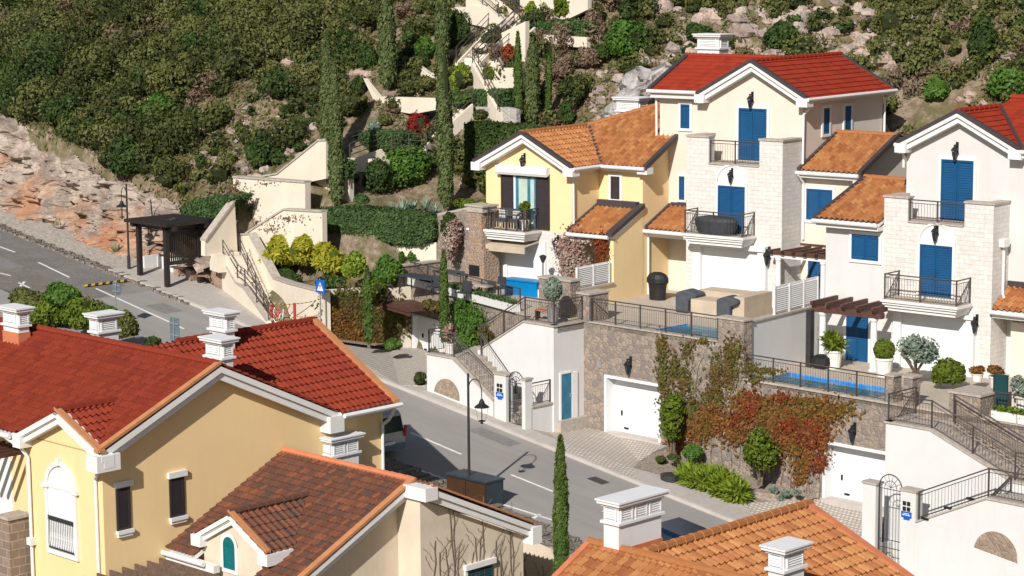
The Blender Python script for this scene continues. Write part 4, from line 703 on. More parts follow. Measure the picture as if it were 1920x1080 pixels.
# left porch with small orange roof
slope(T,[(-7.1,-1.95,-3.36),(-5.04,-1.95,-3.36),(-5.04,-.02,-2.5),(-7.1,-.02,-2.5)],M['torange'])
boxpart(T,'porch_beam','trim',-7.08,-5.05,-1.8,-1.6,-3.72,-3.5); gutter(T,(-7.15,-2.02,-3.46),(-5.0,-2.02,-3.46)); mb=MB(); mb.beam((-7.12,-1.95,-3.22),(-7.12,0,-2.36),(1,0,0),.14,.14); T.part('edge_flashing',mb,M['lead']); mb=MB(); mb.box(-6.95,-5.05,-.1,.0,-2.52,-2.3); T.part('edge_flashing',mb,M['lead'])
pipe(T,[(-7.0,-2.02,-3.5),(-7.06,-1.72,-3.75),(-7.06,-1.72,-6.4)])
archpanel(T,PF(-.02),-5.15,.34,-4.35); 
# pergola of the middle villa
T=Thing('pergola','dark brown pergola on white columns over the middle villa entrance','pergola',H2,(1,-1,-6.45),'entrance pergolas')
for x in (.1,2.35): mb=MB(); mb.lathe((x,-2.1,-6.45),[(.17,0),(.17,.12),(.13,.16),(.115,2.2),(.15,2.28),(.15,2.36)],14); T.part('column',mb,M['trim'],smooth=False)
mb=MB(); mb.box(-.25,2.85,-2.2,-2.02,-4.09,-3.93); T.part('beam',mb,M['trim'])
for i in range(6): x=-.15+i*.56; mb=MB(); mb.prism([(x,-2.55,-3.78),(x,-2.35,-3.93),(x,.0,-3.93),(x,.0,-3.75),(x,-2.55,-3.72)],(.09,0,0)); T.part('rafter',mb,M['wood'])
mb=MB(); mb.box(-.2,2.85,-2.28,-2.2,-3.93,-3.76); mb.box(-.1,2.7,-.08,-.01,-3.75,-3.68); T.part('crossbeam',mb,M['wood'])
# ---------------- yellow villa (left), same axes
T=Thing('villa','pale yellow villa with orange tile roof, dark shutters and a furnished balcony','house',H2,(-11,0,-6.5),'hillside villas')
vf=-4.15; UL,UR,UM=-14.6,-9.58,-12.1
gable_block(T,UL,UR,vf,3,-3.55,-.72,.55,'yellow'); boxpart(T,'ground_floor_wall','ashlar',UL,UR,vf+.003,3,-6.6,-3.55)
mb=MB(); mb.prism([(-7.12,-2.07,-6.6),(-7.12,3.5,-6.6),(-7.12,3.5,1.9),(-7.12,.4,.8),(-7.12,-2.08,-.45)],(-2.6,0,0)); T.part('wall',mb,M['yellow'])
sl=(1.52)/(2.9); 
zl=-.52; zr=.95; yf=-4.65; eL,eR=-15.0,-9.2
slope(T,[(eL,yf,zl),(UM,yf,zr),(UM,3,zr),(eL,3,zl)],M['torange'])
# main roof rising to the back (front eave v=-2.5) and the gable slope meeting it at a valley
ve=-2.5; ze=-.52; vr=2.6; zr2=ze+(vr-ve)*.50
vx=ve+(zr-ze)/.50
slope(T,[(eR,yf,zl),(eR,ve,zl),(UM,vx,zr),(UM,yf,zr)],M['torange'])
zr2=2.83; vr=4.2; slope(T,[(eR,ve,ze),(-6.72,ve,ze),(-6.72,vr,zr2),(UM,vx,zr)],M['torange'])
slope(T,[(UM,vx,zr),(-6.72,vr,zr2),(-9.8,7.2,zr2-1.9)],M['torange'])
ridgep(T,'torange',(UM,yf,zr+.04),(UM,vx,zr+.04)); ridgep(T,'torange',(UM,vx,zr+.04),(-6.72,vr,zr2+.04))
mb=MB(); mb.beam((eR,ve-.02,ze+.10),(UM,vx,zr+.10),(.5,.5,0),.2,.06); mb.beam((-6.8,ve-.05,ze+.12),(-6.8,0,ze+1.37),(1,0,0),.2,.22); T.part('valley_flashing',mb,M['lead'])
for s in (eL,eR):
    rake(T,(s,yf,zl+.06),(UM,yf,zr+.06),(0,-1,0),.5,.42); mb=MB(); mb.beam((s,yf-.03,zl+.13),(UM,yf-.03,zr+.13),(0,1,0),.2,.17); T.part('edge_flashing',mb,M['lead'])
boxpart(T,'gable_trim','trim',eL-.06,eL+.45,yf-.05,vf,zl-.36,zl+.02); boxpart(T,'gable_trim','trim',eR-.5,eR+.06,yf-.05,vf,zl-.36,zl+.02); boxpart(T,'gable_trim','trim',-7.15,-6.6,ve,-2.0,ze-.3,ze+.0)
boxpart(T,'soffit','soffit',UR,eR-.02,vf,ve+.4,zl-.22,zl-.06); boxpart(T,'soffit','soffit',UR,-7.1,ve+.02,-2.08,ze-.22,ze-.06)
gutter(T,(eR+.06,yf,zl-.04),(eR+.06,ve,zl-.04)); gutter(T,(eR,ve-.07,ze-.05),(-6.7,ve-.07,ze-.05)); pipe(T,[(eR+.05,yf+.1,zl-.1),(UR+.08,vf+.0,zl-.5),(UR+.06,vf+.05,-3.3)])
x,z=H2.F(984,300,vf); lantern(T,PF(vf),x,z,.95)
pl=PF(vf); a,z1=H2.F(941,325,vf); b,_=H2.F(1031,333,vf); zb=-3.45; mb=MB(); pbox(mb,pl,a,b,zb,z1,.0,.01); d=T.part('balcony_door',mb,M['glass'])
w=b-a
for x0,x1 in ((a,a+w*.27),(b-w*.27,b)): mb=MB(); louvre(mb,pl,x0,x1,zb,z1,.05,step=.07); T.part('shutter',mb,M['brownsh'],d)
mb=MB(); 
for x0,x1 in ((a+w*.31,a+w*.36),(a+w*.55,a+w*.60),(a+w*.69,a+w*.73)): pbox(mb,pl,x0,x1,zb,z1,.01,.06)
T.part('door_frame',mb,M['blued'],d); mb=MB(); pbox(mb,pl,a+w*.27,a+w*.31,zb,z1,.01,.09); T.part('door_frame',mb,M['trim'],d)
mb=MB(); n=26
for i in range(n):
    x0=a+w*.36+(w*.33)*i/n; x1=a+w*.36+(w*.33)*(i+1)/n; o=.018 if i%2 else .03; o2=.03 if i%2 else .018; mb.face([pl(x0,zb,o),pl(x1,zb,o2),pl(x1,z1-.1,o2),pl(x0,z1-.1,o)])
T.part('curtain',mb,M['curt'],d)
a2,z2=H2.F(936,308,vf); b2,_=H2.F(1032,317,vf); mb=MB(); mb.prism([(a2,vf,z2+.02),(a2,vf-.3,z2-.02),(a2,vf-.34,z2-.30),(a2,vf-.28,z2-.42),(a2,vf,z2-.28)],(b2-a2,0,0)); T.part('awning_box',mb,M['trim'])
balcony(T,-14.75,-11.3,vf-1.3,vf,-3.5,mid=3)
a,z1=H2.F(1146,330,-2.08); b,z0=H2.F(1163,374,-2.08); shutter(T,PF(-2.08),a,b,z0,z1,'brownsh',1)
# lean to entrance roof and yellow side wall
mb=MB(); mb.prism([(-7.1,-4.36,-6.6),(-7.1,-4.36,-3.42),(-7.1,-2.08,-2.42),(-7.1,-2.08,-6.6)],(-.25,0,0)); T.part('side_wall',mb,M['yellow'])
mb=MB(); mb.box(-7.35,-7.1,-7.5,-4.37,-6.6,-5.6); T.part('low_wall',mb,M['yellow']); boxpart(T,'coping','cap',-7.42,-7.02,-7.6,-4.38,-5.6,-5.52)
vl=-4.45; sl2=(3.42-2.42)/2.35; slope(T,[(-9.55,vl-.15,-3.42),(-7.0,vl-.15,-3.42),(-7.0,-2.12,-3.42+2.48*sl2),(-9.55,-2.12,-3.42+2.48*sl2)],M['torange'])
zt=-3.42+2.48*sl2; mb=MB(); mb.beam((-9.57,vl-.15,-3.28),(-9.57,-2.12,zt+.14),(1,0,0),.14,.12); T.part('edge_flashing',mb,M['lead']); mb=MB(); mb.beam((-6.98,vl-.2,-3.26),(-6.98,-2.1,zt+.18),(-1,0,0),.34,.2); T.part('edge_flashing',mb,M['lead']); boxpart(T,'edge_flashing','lead',-9.5,-7.3,-2.36,-2.09,zt-.05,zt+.24)
gutter(T,(-9.5,vl-.22,-3.5),(-7.2,vl-.22,-3.5)); boxpart(T,'porch_beam','trim',-9.5,-7.36,vl,vl+.15,-3.8,-3.58)
# ground floor opening
pl=PF(vf); mb=MB(); pbox(mb,pl,-13.9,-11.2,-6.5,-4.1,.0,.02); T.part('roller_shutter',mb,M['garage']); mb=MB(); pbox(mb,pl,-13.45,-13.3,-6.5,-4.1,.02,.1); pbox(mb,pl,-14.05,-13.9,-6.5,-4.1,0,.1); pbox(mb,pl,-11.2,-11.05,-6.5,-4.0,0,.1); T.part('door_frame',mb,M['trim'])
mb=MB(); mb.prism([(-14.45,vf-.1,-4.02),(-14.45,vf-1.15,-4.2),(-14.45,vf-1.15,-4.5),(-14.45,vf-1.08,-4.5),(-14.45,vf-1.08,-4.2),(-14.45,vf-.1,-4.1)],(3.0,0,0)); T.part('awning',mb,M['beigec'])
x,z=H2.F(1047,455,vf); lantern(T,PF(vf),x,z,1.05)
# louvred screen beside the yellow porch
def louvfence(label,a,b,z0,h,fr,nb,mat='trim',group='white louvred screens'):
    T=Thing('louvred_screen',label,'screen',fr,(a[0],a[1],z0),group); a=np.array(a);b=np.array(b)
    for i in range(nb+1): p=a+(b-a)*i/nb; mb=MB(); mb.box(p[0]-.045,p[0]+.045,p[1]-.045,p[1]+.045,z0,z0+h); T.part('post',mb,M[mat])
    d=(b-a)/np.linalg.norm(b-a); nn_=np.array([-d[1],d[0]]); mb=MB()
    mb.beam((*a,z0+h),(*b,z0+h),(nn_[0],nn_[1],0),.05,.06); mb.beam((*a,z0+.1),(*b,z0+.1),(nn_[0],nn_[1],0),.05,.06); z=z0+.12
    while z<z0+h-.08: mb.prism([(*(a-nn_*.03),z),(*(b-nn_*.03),z),(*(b+nn_*.03),z+.055),(*(a+nn_*.03),z+.055)],(0,0,.012)); z+=.082
    T.part('slats',mb,M[mat])
louvfence('white louvred screen on the low yellow wall below the vine covered porch',(-7.22,-6.95),(-7.22,-4.55),-5.52,.95,H2,2)
louvfence('white louvred screen on top of the grey wall beside the middle villa entrance',(3.62,-8.1),(3.55,-4.6),-5.48,1.15,H2,3)
# ---------------- right villa
T=Thing('villa','white villa with red gable roof and stone bay at the right edge of the photo','house',H3,(-2.4,2,-5.6),'hillside villas')
UC=-2.2; gable_block(T,-4.75,3,0,2,-5.6,3.4,3.4,'offwhite'); gable_block(T,-4.75,.35,.0,7,3.4,3.45,4.72,'offwhite',uc=UC)
eL,eR=-4.95,.62; yf=-.5; zl=3.62; zr=5.02
slope(T,[(eL,yf,zl),(UC,yf,zr),(UC,7.4,zr),(eL,7.4,zl)],M['tredv'],pitch=.3,course=.36,amp=.018,lift=.035,S=2)
vx=2.9
slope(T,[(eR,yf,zl),(eR,-.4,zl),(UC,vx,zr),(UC,yf,zr)],M['tredv'],pitch=.3,course=.36,amp=.018,lift=.035,S=2)
slope(T,[(eR,-.45,zl),(6,-.45,zl),(6,3.6,zr+.35),(UC+.3,3.6,zr+.35),(UC,vx,zr)],M['tredv'],pitch=.3,course=.36,amp=.018,lift=.035,S=2)
slope(T,[(UC+.3,3.6,zr+.35),(6,3.6,zr+.35),(6,7,zl),(UC,7,zl)],M['tredv'],pitch=.3,course=.36,amp=.018,lift=.035,S=2)
ridgep(T,'tredv',(UC,yf,zr+.04),(UC,vx+.2,zr+.04)); ridgep(T,'tredv',(UC+.2,3.6,zr+.38),(6,3.6,zr+.38)); mb=MB(); mb.beam((eR,-.42,zl+.12),(UC,vx,zr+.11),(.5,.5,0),.18,.06); T.part('valley_flashing',mb,M['lead'])
for s in (eL,eR):
    rake(T,(s,yf,zl+.06),(UC,yf,zr+.06),(0,-1,0),.5,.42); mb=MB(); mb.beam((s,yf-.03,zl+.13),(UC,yf-.03,zr+.13),(0,1,0),.2,.17); T.part('edge_flashing',mb,M['lead'])
boxpart(T,'gable_trim','trim',eL-.06,eL+.45,yf-.05,0,zl-.36,zl+.02); boxpart(T,'gable_trim','trim',eR-.5,eR+.06,yf-.05,0,zl-.36,zl+.02)
gutter(T,(eL-.06,yf,zl-.05),(eL-.06,7,zl-.05)); gutter(T,(eR,-.52,zl-.06),(6,-.52,zl-.06)); boxpart(T,'soffit','soffit',.4,6,-.45,0,zl-.3,zl-.14); pipe(T,[(eL-.05,-.3,zl-.1),(-4.85,-.08,zl-.5),(-4.85,-.08,zl-1.)])
x,z=H3.F(1795,282,0); lantern(T,PF(0),x,z,1.)
a,z1=H3.F(1766,298,0); b,_=H3.F(1827,303,0); shutter(T,PF(0),a,b,.35,z1,'blue',2,sill=False,name='balcony_door')
vt=-1.3; mb=MB(); mb.box(-4.98,-.02,vt,0,-5.6,.55); mb.box(-4.98,-3.88,vt,vt+.4,.55,1.5); mb.box(-1.3,-.02,vt,vt+.4,.55,1.5); mb.box(-4.98,-4.6,vt+.4,0,.55,1.5); mb.box(-.4,-.02,vt+.4,0,.55,1.5); T.part('stone_bay',mb,M['ashlar'])
mb=MB()
for b_ in ((-5.03,-3.85,vt-.05,vt+.45),(-1.33,.03,vt-.05,vt+.45),(-5.03,-4.55,vt+.45,0),(-.45,.03,vt+.45,0)): mb.box(*b_,1.5,1.58)
mb.box(-3.85,-1.33,vt-.05,vt+.45,.55,.61); T.part('coping',mb,M['cap'])
railing(T,[(-3.86,vt+.12,.61),(-1.32,vt+.12,.61)],.85,.13,posts=along((-3.86,vt+.12,.61),(-1.32,vt+.12,.61),2),parent=T.part('terrace_floor',MB().box(-4.6,-.4,vt+.4,0,.55,.6),M['deck']))
a,z1=H3.F(1726,457,vt); b,_=H3.F(1787,463,vt); shutter(T,PF(vt),a,b,-2.35,z1,'blue',2,sill=False,name='balcony_door',fw=.12)
archpanel(T,PF(vt),(a+b)/2,(b-a)/2+.12,z1+.13,s=.9); lantern(T,PF(vt),(a+b)/2+.02,z1+.55,1.)
balcony(T,-4.35,-.82,vt-1.25,vt,-2.48)
a,_=H3.F(1693,610,vt); b,_=H3.F(1815,620,vt); mb=MB(); pl=PF(vt)
for x in (a-.35,b): pbox(mb,pl,x,x+.35,-5.5,-3.1,0,.2)
pbox(mb,pl,a-.35,b+.35,-3.1,-2.95,0,.28); T.part('shutter_surround',mb,M['trim']); mb=MB()
for i in range(34): z0=-5.5+2.4*i/34; z1=-5.5+2.4*(i+1)/34; mb.face([pl(a,z0,.05),pl(b,z0,.05),pl(b,z1,.035),pl(a,z1,.035)]); mb.face([pl(a,z0,.05),pl(b,z0,.05),pl(b,z0,.03),pl(a,z0,.03)])
T.part('roller_shutter',mb,M['garage'])
x,z=H3.F(1832,605,vt); lantern(T,PF(vt),x,z,1.)
pipe(T,[(.06,vt+.75,-.15),(.06,vt+.75,-2.1),(.2,vt+.6,-2.25)]); boxpart(T,'hopper','trim',-.02,.2,vt+.5,vt+.95,-.2,.1)
# left wing
boxpart(T,'wall','offwhite',-7.75,-4.98,vt+.0,5,-5.6,.3); mb=MB(); mb.prism([(-7.75,vt,.3),(-7.75,5,.3),(-7.75,2.0,1.55)],(2.9,0,0)); T.part('wall',mb,M['offwhite'])
slope(T,[(-8.05,vt-.45,.45),(-4.97,vt-.45,.45),(-4.97,2.1,1.82),(-8.05,2.1,1.82)],M['torange']); slope(T,[(-8.05,2.1,1.82),(-4.76,2.1,1.82),(-4.76,5.3,.45),(-8.05,5.3,.45)],M['torange'])
ridgep(T,'torange',(-8.05,2.1,1.86),(-4.8,2.1,1.86)); mb=MB(); mb.beam((-8.1,vt-.48,.56),(-8.1,2.1,1.94),(1,0,0),.2,.22); T.part('edge_flashing',mb,M['lead'])
boxpart(T,'soffit','soffit',-7.98,-5.0,vt-.42,vt,.12,.28); gutter(T,(-8.1,vt-.53,.36),(-5.0,vt-.53,.36)); 
a,z1=H3.F(1598,438,vt); b,z0=H3.F(1648,490,vt); shutter(T,PF(vt),a,b,z0,z1,'blue',2)
a,z1=H3.F(1588,583,vt); b,_=H3.F(1630,588,vt); shutter(T,PF(vt),a,b,-5.45,z1,'blue',2,sill=False,name='door',fw=.12)
# right lean-to
boxpart(T,'wall','cream',.4,3,-.45,.0,-5.6,-3.2); slope(T,[(0.02,-1.35,-2.62),(3,-1.35,-2.62),(3,.0,-1.85),(0.02,.0,-1.85)],M['torange']); mb=MB(); mb.box(.02,3,-.12,0,-1.85,-1.62); T.part('edge_flashing',mb,M['lead']); gutter(T,(.0,-1.45,-2.72),(3,-1.45,-2.72)); boxpart(T,'porch_beam','trim',.02,3,-1.3,-1.1,-2.95,-2.75)
T=Thing('pergola','reddish brown pergola with spaced rafters on white columns over the right villa blue door','pergola',H3,(-6,-2,-5.5),'entrance pergolas')
for x,v in ((-6.85,-2.85),(-4.42,-2.85)): mb=MB(); mb.lathe((x,v,-5.5),[(.2,0),(.2,.12),(.15,.2),(.13,2.1),(.18,2.2),(.18,2.28)],14); T.part('column',mb,M['trim'])
mb=MB(); mb.box(-7.3,-4.0,-3.0,-2.72,-3.22,-3.0); T.part('crossbeam',mb,M['wood']); mb=MB(); mb.box(-7.4,-4.9,vt-.12,vt,-3.25,-3.05); T.part('crossbeam',mb,M['wood'])
for i in range(5): x=-7.22+i*.72; mb=MB(); mb.prism([(x,-3.25,-2.86),(x,-3.05,-3.02),(x,vt,-3.02),(x,vt,-2.74),(x,-3.25,-2.76)],(.12,0,0)); T.part('rafter',mb,M['wood'])
# ================================================================ foreground houses
# big yellow house, red roof, gable end facing right
T=Thing('house','large yellow foreground house with broad red tile roof at the left','house',FL,(-5,5,-9),'foreground houses')
ve,zl=-.45,.98; vr,zr=4.58,3.20; vb=9.9; u0=-20; uR=.5
mb=MB(); mb.prism([(0,0,-9),(0,0,.78),(0,vr,2.85),(0,9.4,.6),(0,9.4,-9)],(-.3,0,0)); T.part('gable_wall',mb,M['ywall'])
mb=MB(); mb.box(-.3,-.01,9.4,12.28,-9,.72); T.part('side_wall',mb,M['ywall'])
boxpart(T,'rear_wall','ywall',u0,-.31,9.4,9.6,-9,.5); boxpart(T,'rear_wall','ywall',-8,-.3,12.0,12.27,-9,.6)
dc=-1.95; zda=2.02; vxd=ve+(zda-zl)/((zr-zl)/(vr-ve)); KW=dict(pitch=.24,course=.34,amp=.055,lift=.04,S=5)
slope(T,[(u0,ve,zl),(-4.3,ve,zl),(dc,vxd,zda),(dc,vr,zr),(u0,vr,zr)],M['tred'],**KW); slope(T,[(uR,ve,zl),(uR,vr,zr),(dc,vr,zr),(dc,vxd,zda)],M['tred'],**KW)
slope(T,[(u0,vr,zr),(uR,vr,zr),(uR,vb,.72),(u0,vb,.72)],M['tred'],pitch=.24,course=.34,S=3)
# rear wing B: ridge along v
ub=-3.9; kB=(zr+.06-.78)/4.52; zB=lambda u:.78+(.62-u)*kB
slope(T,[(-.05,vr,zB(-.05)),(-.05,12.5,zB(-.05)),(ub,12.5,zr+.06),(ub,vr,zr+.06)],M['tred'],pitch=.24,course=.40,amp=.06,lift=.05,S=6); slope(T,[(.62,9.75,.78),(.62,12.5,.78),(-.05,12.5,zB(-.05)),(-.05,9.3,zB(-.05))],M['tred'],pitch=.24,course=.40,amp=.06,lift=.05,S=6)
slope(T,[(ub,12.5,zr+.06),(ub,vr,zr+.06),(-8.4,vr,.78),(-8.4,12.5,.78)],M['tred'],S=3)
ridgep(T,'tred',(u0,vr,zr+.05),(uR-.1,vr,zr+.05),.13); ridgep(T,'tred',(ub,vr+1.5,zr+.1),(ub,12.5,zr+.1),.13)
mb=MB(); mb.prism([(-8.2,12.3,.6),(.3,12.3,.6),(ub,12.3,zr-.1)],(0,-.2,0)); T.part('gable_wall',mb,M['ywall'])
s=(1,0,0)
rake(T,(uR,ve,zl+.05),(uR,vr,zr+.05),s,.5,.46,cap=None); rake(T,(uR,vb,.72+.05),(uR,vr,zr+.05),s,.5,.46)
mb=MB(); mb.beam((uR+.03,ve-.05,zl+.16),(uR+.03,vr,zr+.16),(-1,0,0),.24,.1); T.part('edge_tiles',mb,M['copper']); mb=MB(); mb.beam((.66,12.52,.9),(ub,12.52,zr+.22),(0,-1,0),.26,.12); T.part('edge_tiles',mb,M['copper'])
boxpart(T,'gable_trim','trim',-.02,uR+.09,ve-.14,.32,.40,.94); boxpart(T,'gable_trim','trim',-.1,uR+.05,9.3,vb+.05,.10,.70)
boxpart(T,'soffit','soffit',.0,.5,9.6,12.4,.50,.64); gutter(T,(.68,9.85,.68),(.68,12.6,.68)); pipe(T,[(.68,12.3,.62),(.3,12.3,.1),(.06,12.2,-.1),(.06,12.2,-9)],.06)
# dormer gable on the front
dl,dr_=-4.3,.50; zd=.95; vf=-.42
boxpart(T,'front_wall','ywall',-4.45,-.301,0.0,.3,-9,.85)
slope(T,[(dr_,vf,zd),(dc,vxd+.02,zda),(dc,vf,zda)],M['tred'],pitch=.24,course=.40,amp=.065,lift=.05,S=6)
slope(T,[(dl,vf,zd),(dc,vf,zda),(dc,vxd+.02,zda)],M['tred'],pitch=.24,course=.40,amp=.05,S=4)
ridgep(T,'tred',(dc,vf,zda+.05),(dc,vxd+.1,zda+.05),.14)
mb=MB(); mb.prism([(-4.45,0,.8),(-.3,0,.8),(dc,0,1.85)],(0,1.,0)); T.part('front_wall',mb,M['ywall']); mb=MB(); mb.box(-.301,-.001,-.004,.3,-9,.78); T.part('corner_wall',mb,M['ywall'])
rake(T,(dl-.1,vf,zd+.05),(dc,vf,zda+.1),(0,-1,0),.5,.42); rake(T,(dr_+.1,vf,zd+.05),(dc,vf,zda+.1),(0,-1,0),.5,.42)
mb=MB(); mb.beam((dr_+.08,vf-.04,zd+.18),(dc,vf-.04,zda+.19),(0,1,0),.22,.09); T.part('edge_tiles',mb,M['copper']); boxpart(T,'gable_trim','trim',dl-.15,dl+.3,vf-.06,0,zd-.45,zd+.04); 
# arched window with small iron balcony
pl=PF(0); a,_=FL.F(92,1035); b,_=FL.F(150,1052); zb=FL.F(95,1035)[1]; zs=FL.F(95,910)[1]; fw=.16; mb=MB()
pbox(mb,pl,a,a+fw,zb,zs,0,.09); pbox(mb,pl,b-fw,b,zb,zs,0,.09); pbox(mb,pl,a+fw,b-fw,zb,zb+fw,0,.09); pbox(mb,pl,a-.12,a+.2,zs-.06,zs+.08,0,.15); pbox(mb,pl,b-.2,b+.12,zs-.06,zs+.08,0,.15)
c=(a+b)/2; r=(b-a)/2; n=14
for i in range(n):
    t0,t1=math.pi*i/n,math.pi*(i+1)/n; f=lambda t,rr,d:pl(c+rr*math.cos(t),zs+rr*1.02*math.sin(t),d)
    mb.face([f(t0,r,.09),f(t1,r,.09),f(t1,r-fw,.09),f(t0,r-fw,.09)]); mb.face([f(t0,r,.09),f(t1,r,.09),f(t1,r,0),f(t0,r,0)]); mb.face([f(t0,r-fw,.09),f(t1,r-fw,.09),f(t1,r-fw,0),f(t0,r-fw,0)]); mb.face([f(t0,r-fw,.03),f(t1,r-fw,.03),pl(c,zs,.03)])
pbox(mb,pl,c-.08,c+.08,zs+r-.1,zs+r+.16,0,.16); w=T.part('arched_window',mb,M['trim'])
mb=MB(); pbox(mb,pl,a+fw,b-fw,zb+fw,zs,0,.02); n=22
for i in range(n): z0=zb+fw+(zs-zb-fw)*i/n; z1=z0+(zs-zb-fw)/n; mb.face([pl(a+fw,z0,.045),pl(b-fw,z0,.045),pl(b-fw,z1,.03),pl(a+fw,z1,.03)])
T.part('roller_shutter',mb,M['garage'],w); mb=MB(); pbox(mb,pl,a+fw,b-fw,zs-.03,zs+.05,.02,.08); T.part('transom',mb,M['trim'],w)
zr0=FL.F(105,1025)[1]; zr1=FL.F(105,968)[1]; x0,x1=a+fw+.03,b-fw-.03; g=MB(); 
for z in (zr1,zr1-.08,zr0): pbox(g,pl,x0,x1,z-.025,z+.02,.09,.13)
for i in range(15):
    x=x0+(x1-x0)*i/14; g.tube([pl(x,zr0,.11),pl(x+.02,zr0+.3*(zr1-zr0),.15),pl(x,zr0+.55*(zr1-zr0),.11),pl(x,zr1,.11)],.009,4)
T.part('railing',g,M['iron'],w)
for p,q_ in (((217,915),(244,990)),((317,897),(345,965))):
    a,z1=FL.S(*p); b,z0=FL.S(*q_); pl=PS(0); mb=MB(); pbox(mb,pl,a-.02,a,z0,z1,0,.05); pbox(mb,pl,b,b+.02,z0,z1,0,.05); pbox(mb,pl,a,b,z0,z0+.02,0,.05); pbox(mb,pl,a,b,z1-.02,z1,0,.05); w=T.part('window',mb,M['brownsh']); mb=MB(); pbox(mb,pl,a-.08,b+.12,z1,z1+.2,0,.12); T.part('lintel',mb,M['trim'],w); mb=MB(); pbox(mb,pl,a-.05,b+.08,z0-.12,z0,0,.14); pbox(mb,pl,a-.02,b+.04,z0-.22,z0-.12,0,.1); T.part('sill',mb,M['trim'],w); mb=MB(); louvre(mb,pl,a,b,z0,z1,.01,step=.055,fr=.07); pbox(mb,pl,a,b,z0,z1,0,.01); T.part('shutter',mb,M['brownsh'],w)
gutter(T,(-20,-.55,.85),(-4.5,-.55,.85)); pipe(T,[(-4.75,-.55,.8),(-4.2,-.3,.45),(-4.12,-.1,.1),(-4.12,-.1,-9)],.06); pipe(T,[(.3,-.3,.45),(.05,-.25,.2),(-.28,-.08,.0),(-.28,-.08,-9)],.06); boxpart(T,'pipe_collar','trim',-4.25,-3.98,-.22,-.0,-2.9,-2.65)
boxpart(T,'front_wall','ywall',-12,-4.451,.9,1.2,-9,.8)
def pxch(px0,px1,ytop,fr,vv,dv,zb,nv,label=None,T=T):
    a,zt=fr.F(px0,ytop,vv); b,_=fr.F(px1,ytop,vv); return chimney(T,a+.16,b-.16,vv,vv+dv,zb,zt,nv=nv,collar=zb+.001)
# chimneys: first on the left ridge, second behind it, pair at the wing junction
def chpx(x0,x1,x2,yt,v,zb,fr=FL,**k):
    a,_=fr.F(x0,yt,v); b,zt=fr.F(x1,yt,v); w,_=fr.S(x2,yt,b); return chimney(T,a,b,v,w,zb,zt,**k)
chpx(385,416,436,636,5.3,1.5); chpx(392,422,439,586,7.6,1.5); chpx(5,33,53,578,3.6,2.2,collar=3.2); chpx(168,184,221,590,5.6,1.4)
a,z1=FL.S(622,805,1.5); b,_=FL.S(672,790,1.5); chpx(604,622,672,822,9.45,-9,nv=2)
# weathered brown roof house in the middle
T=Thing('house','beige foreground house with weathered brown tile roof, small dormer and bare vines','house',FM,(3,0,-8),'foreground houses')
uA=6.67; uB=7.4; k=2.43/5.1
k=2.45/5.15; KW=dict(pitch=.2,course=.30,amp=.04,lift=.05,S=5); d0,d1=1.53,4.83
for a_,b_,vv in ((0.02,d0,-5.15),(d0,d1,-4.5),(d1,uA,-12)): slope(T,[(a_,vv,vv*k),(b_,vv,vv*k),(b_,0,0),(a_,0,0)],M['tbrown'],**KW)
slope(T,[(0.02,0,0),(uB+.1,0,0),(uB+.1,4.85,-2.3),(0.02,4.85,-2.3)],M['tbrown'],pitch=.22,course=.32,S=3)
ridgep(T,'terr',(.05,0,.05),(uA+.05,0,.05),.11)
mb=MB(); mb.prism([(uA-.45,-12,-5.9),(uA-.45,-.3,-.35),(uA-.45,-.3,-9),(uA-.45,-12,-9)],(-.25,0,0)); T.part('gable_wall',mb,M['fmwall'])
mb=MB(); mb.prism([(uB-.1,-.3,-.45),(uB-.1,4.5,-2.6),(uB-.1,4.5,-9),(uB-.1,-.3,-9)],(-1.1,0,0)); T.part('gable_wall',mb,M['fmwall'])
s=(1,0,0); rake(T,(uA+.08,-12,-2.45-6.85*k+.05),(uA+.08,0,.05),s,.45,.40); mb=MB(); mb.beam((uA+.12,-12,-2.45-6.85*k+.15),(uA+.12,0,.15),s,-.24,.1); T.part('edge_tiles',mb,M['copper'])
rake(T,(uB+.3,4.85,-2.22),(uB+.3,-.1,.0),s,.45,.42); mb=MB(); mb.beam((uB+.32,4.85,-2.15),(uB+.32,-.1,.10),s,-.14,.06); T.part('edge_tiles',mb,M['copper']); boxpart(T,'gable_trim','trim',uA+.0,uB+.33,-.45,.1,-.45,-.02); boxpart(T,'gable_trim','trim',uB-.1,uB+.36,4.5,4.95,-2.85,-2.25)
gutter(T,(0.0,-5.25,-2.6),(2.2,-5.25,-2.6)); boxpart(T,'fascia','trim',0.02,2.6,-5.15,-4.9,-2.85,-2.6)
# its dormer
dc,vf=3.2,-4.95; zap=-.80; zd=-1.80; hw=1.88; kk=2.43/5.1
slope(T,[(dc+hw,vf,zd),(dc+hw,zd/kk,zd),(dc,zap/kk,zap),(dc,vf,zap)],M['tbrown'],pitch=.26,course=.40,amp=.045,lift=.035,S=5); slope(T,[(dc-hw,vf,zd),(dc,vf,zap),(dc,zap/kk,zap),(dc-hw,zd/kk,zd)],M['tbrown'],pitch=.26,course=.40,S=4)
ridgep(T,'tbrown',(dc,vf,zap+.06),(dc,zap/kk+.1,zap+.06),.12)
rake(T,(dc-hw-.05,vf,zd+.05),(dc,vf,zap+.08),(0,-1,0),.35,.36); rake(T,(dc+hw+.05,vf,zd+.05),(dc,vf,zap+.08),(0,-1,0),.35,.36); mb=MB(); mb.beam((dc+hw+.05,vf-.04,zd+.16),(dc,vf-.04,zap+.18),(0,1,0),.2,.08); T.part('edge_tiles',mb,M['copper'])
boxpart(T,'gable_trim','trim',dc-hw-.1,dc-hw+.4,vf-.05,vf+.4,zd-.36,zd+.02); boxpart(T,'gable_trim','trim',dc+hw-.4,dc+hw+.1,vf-.05,-3.9,zd-.36,zd+.02)
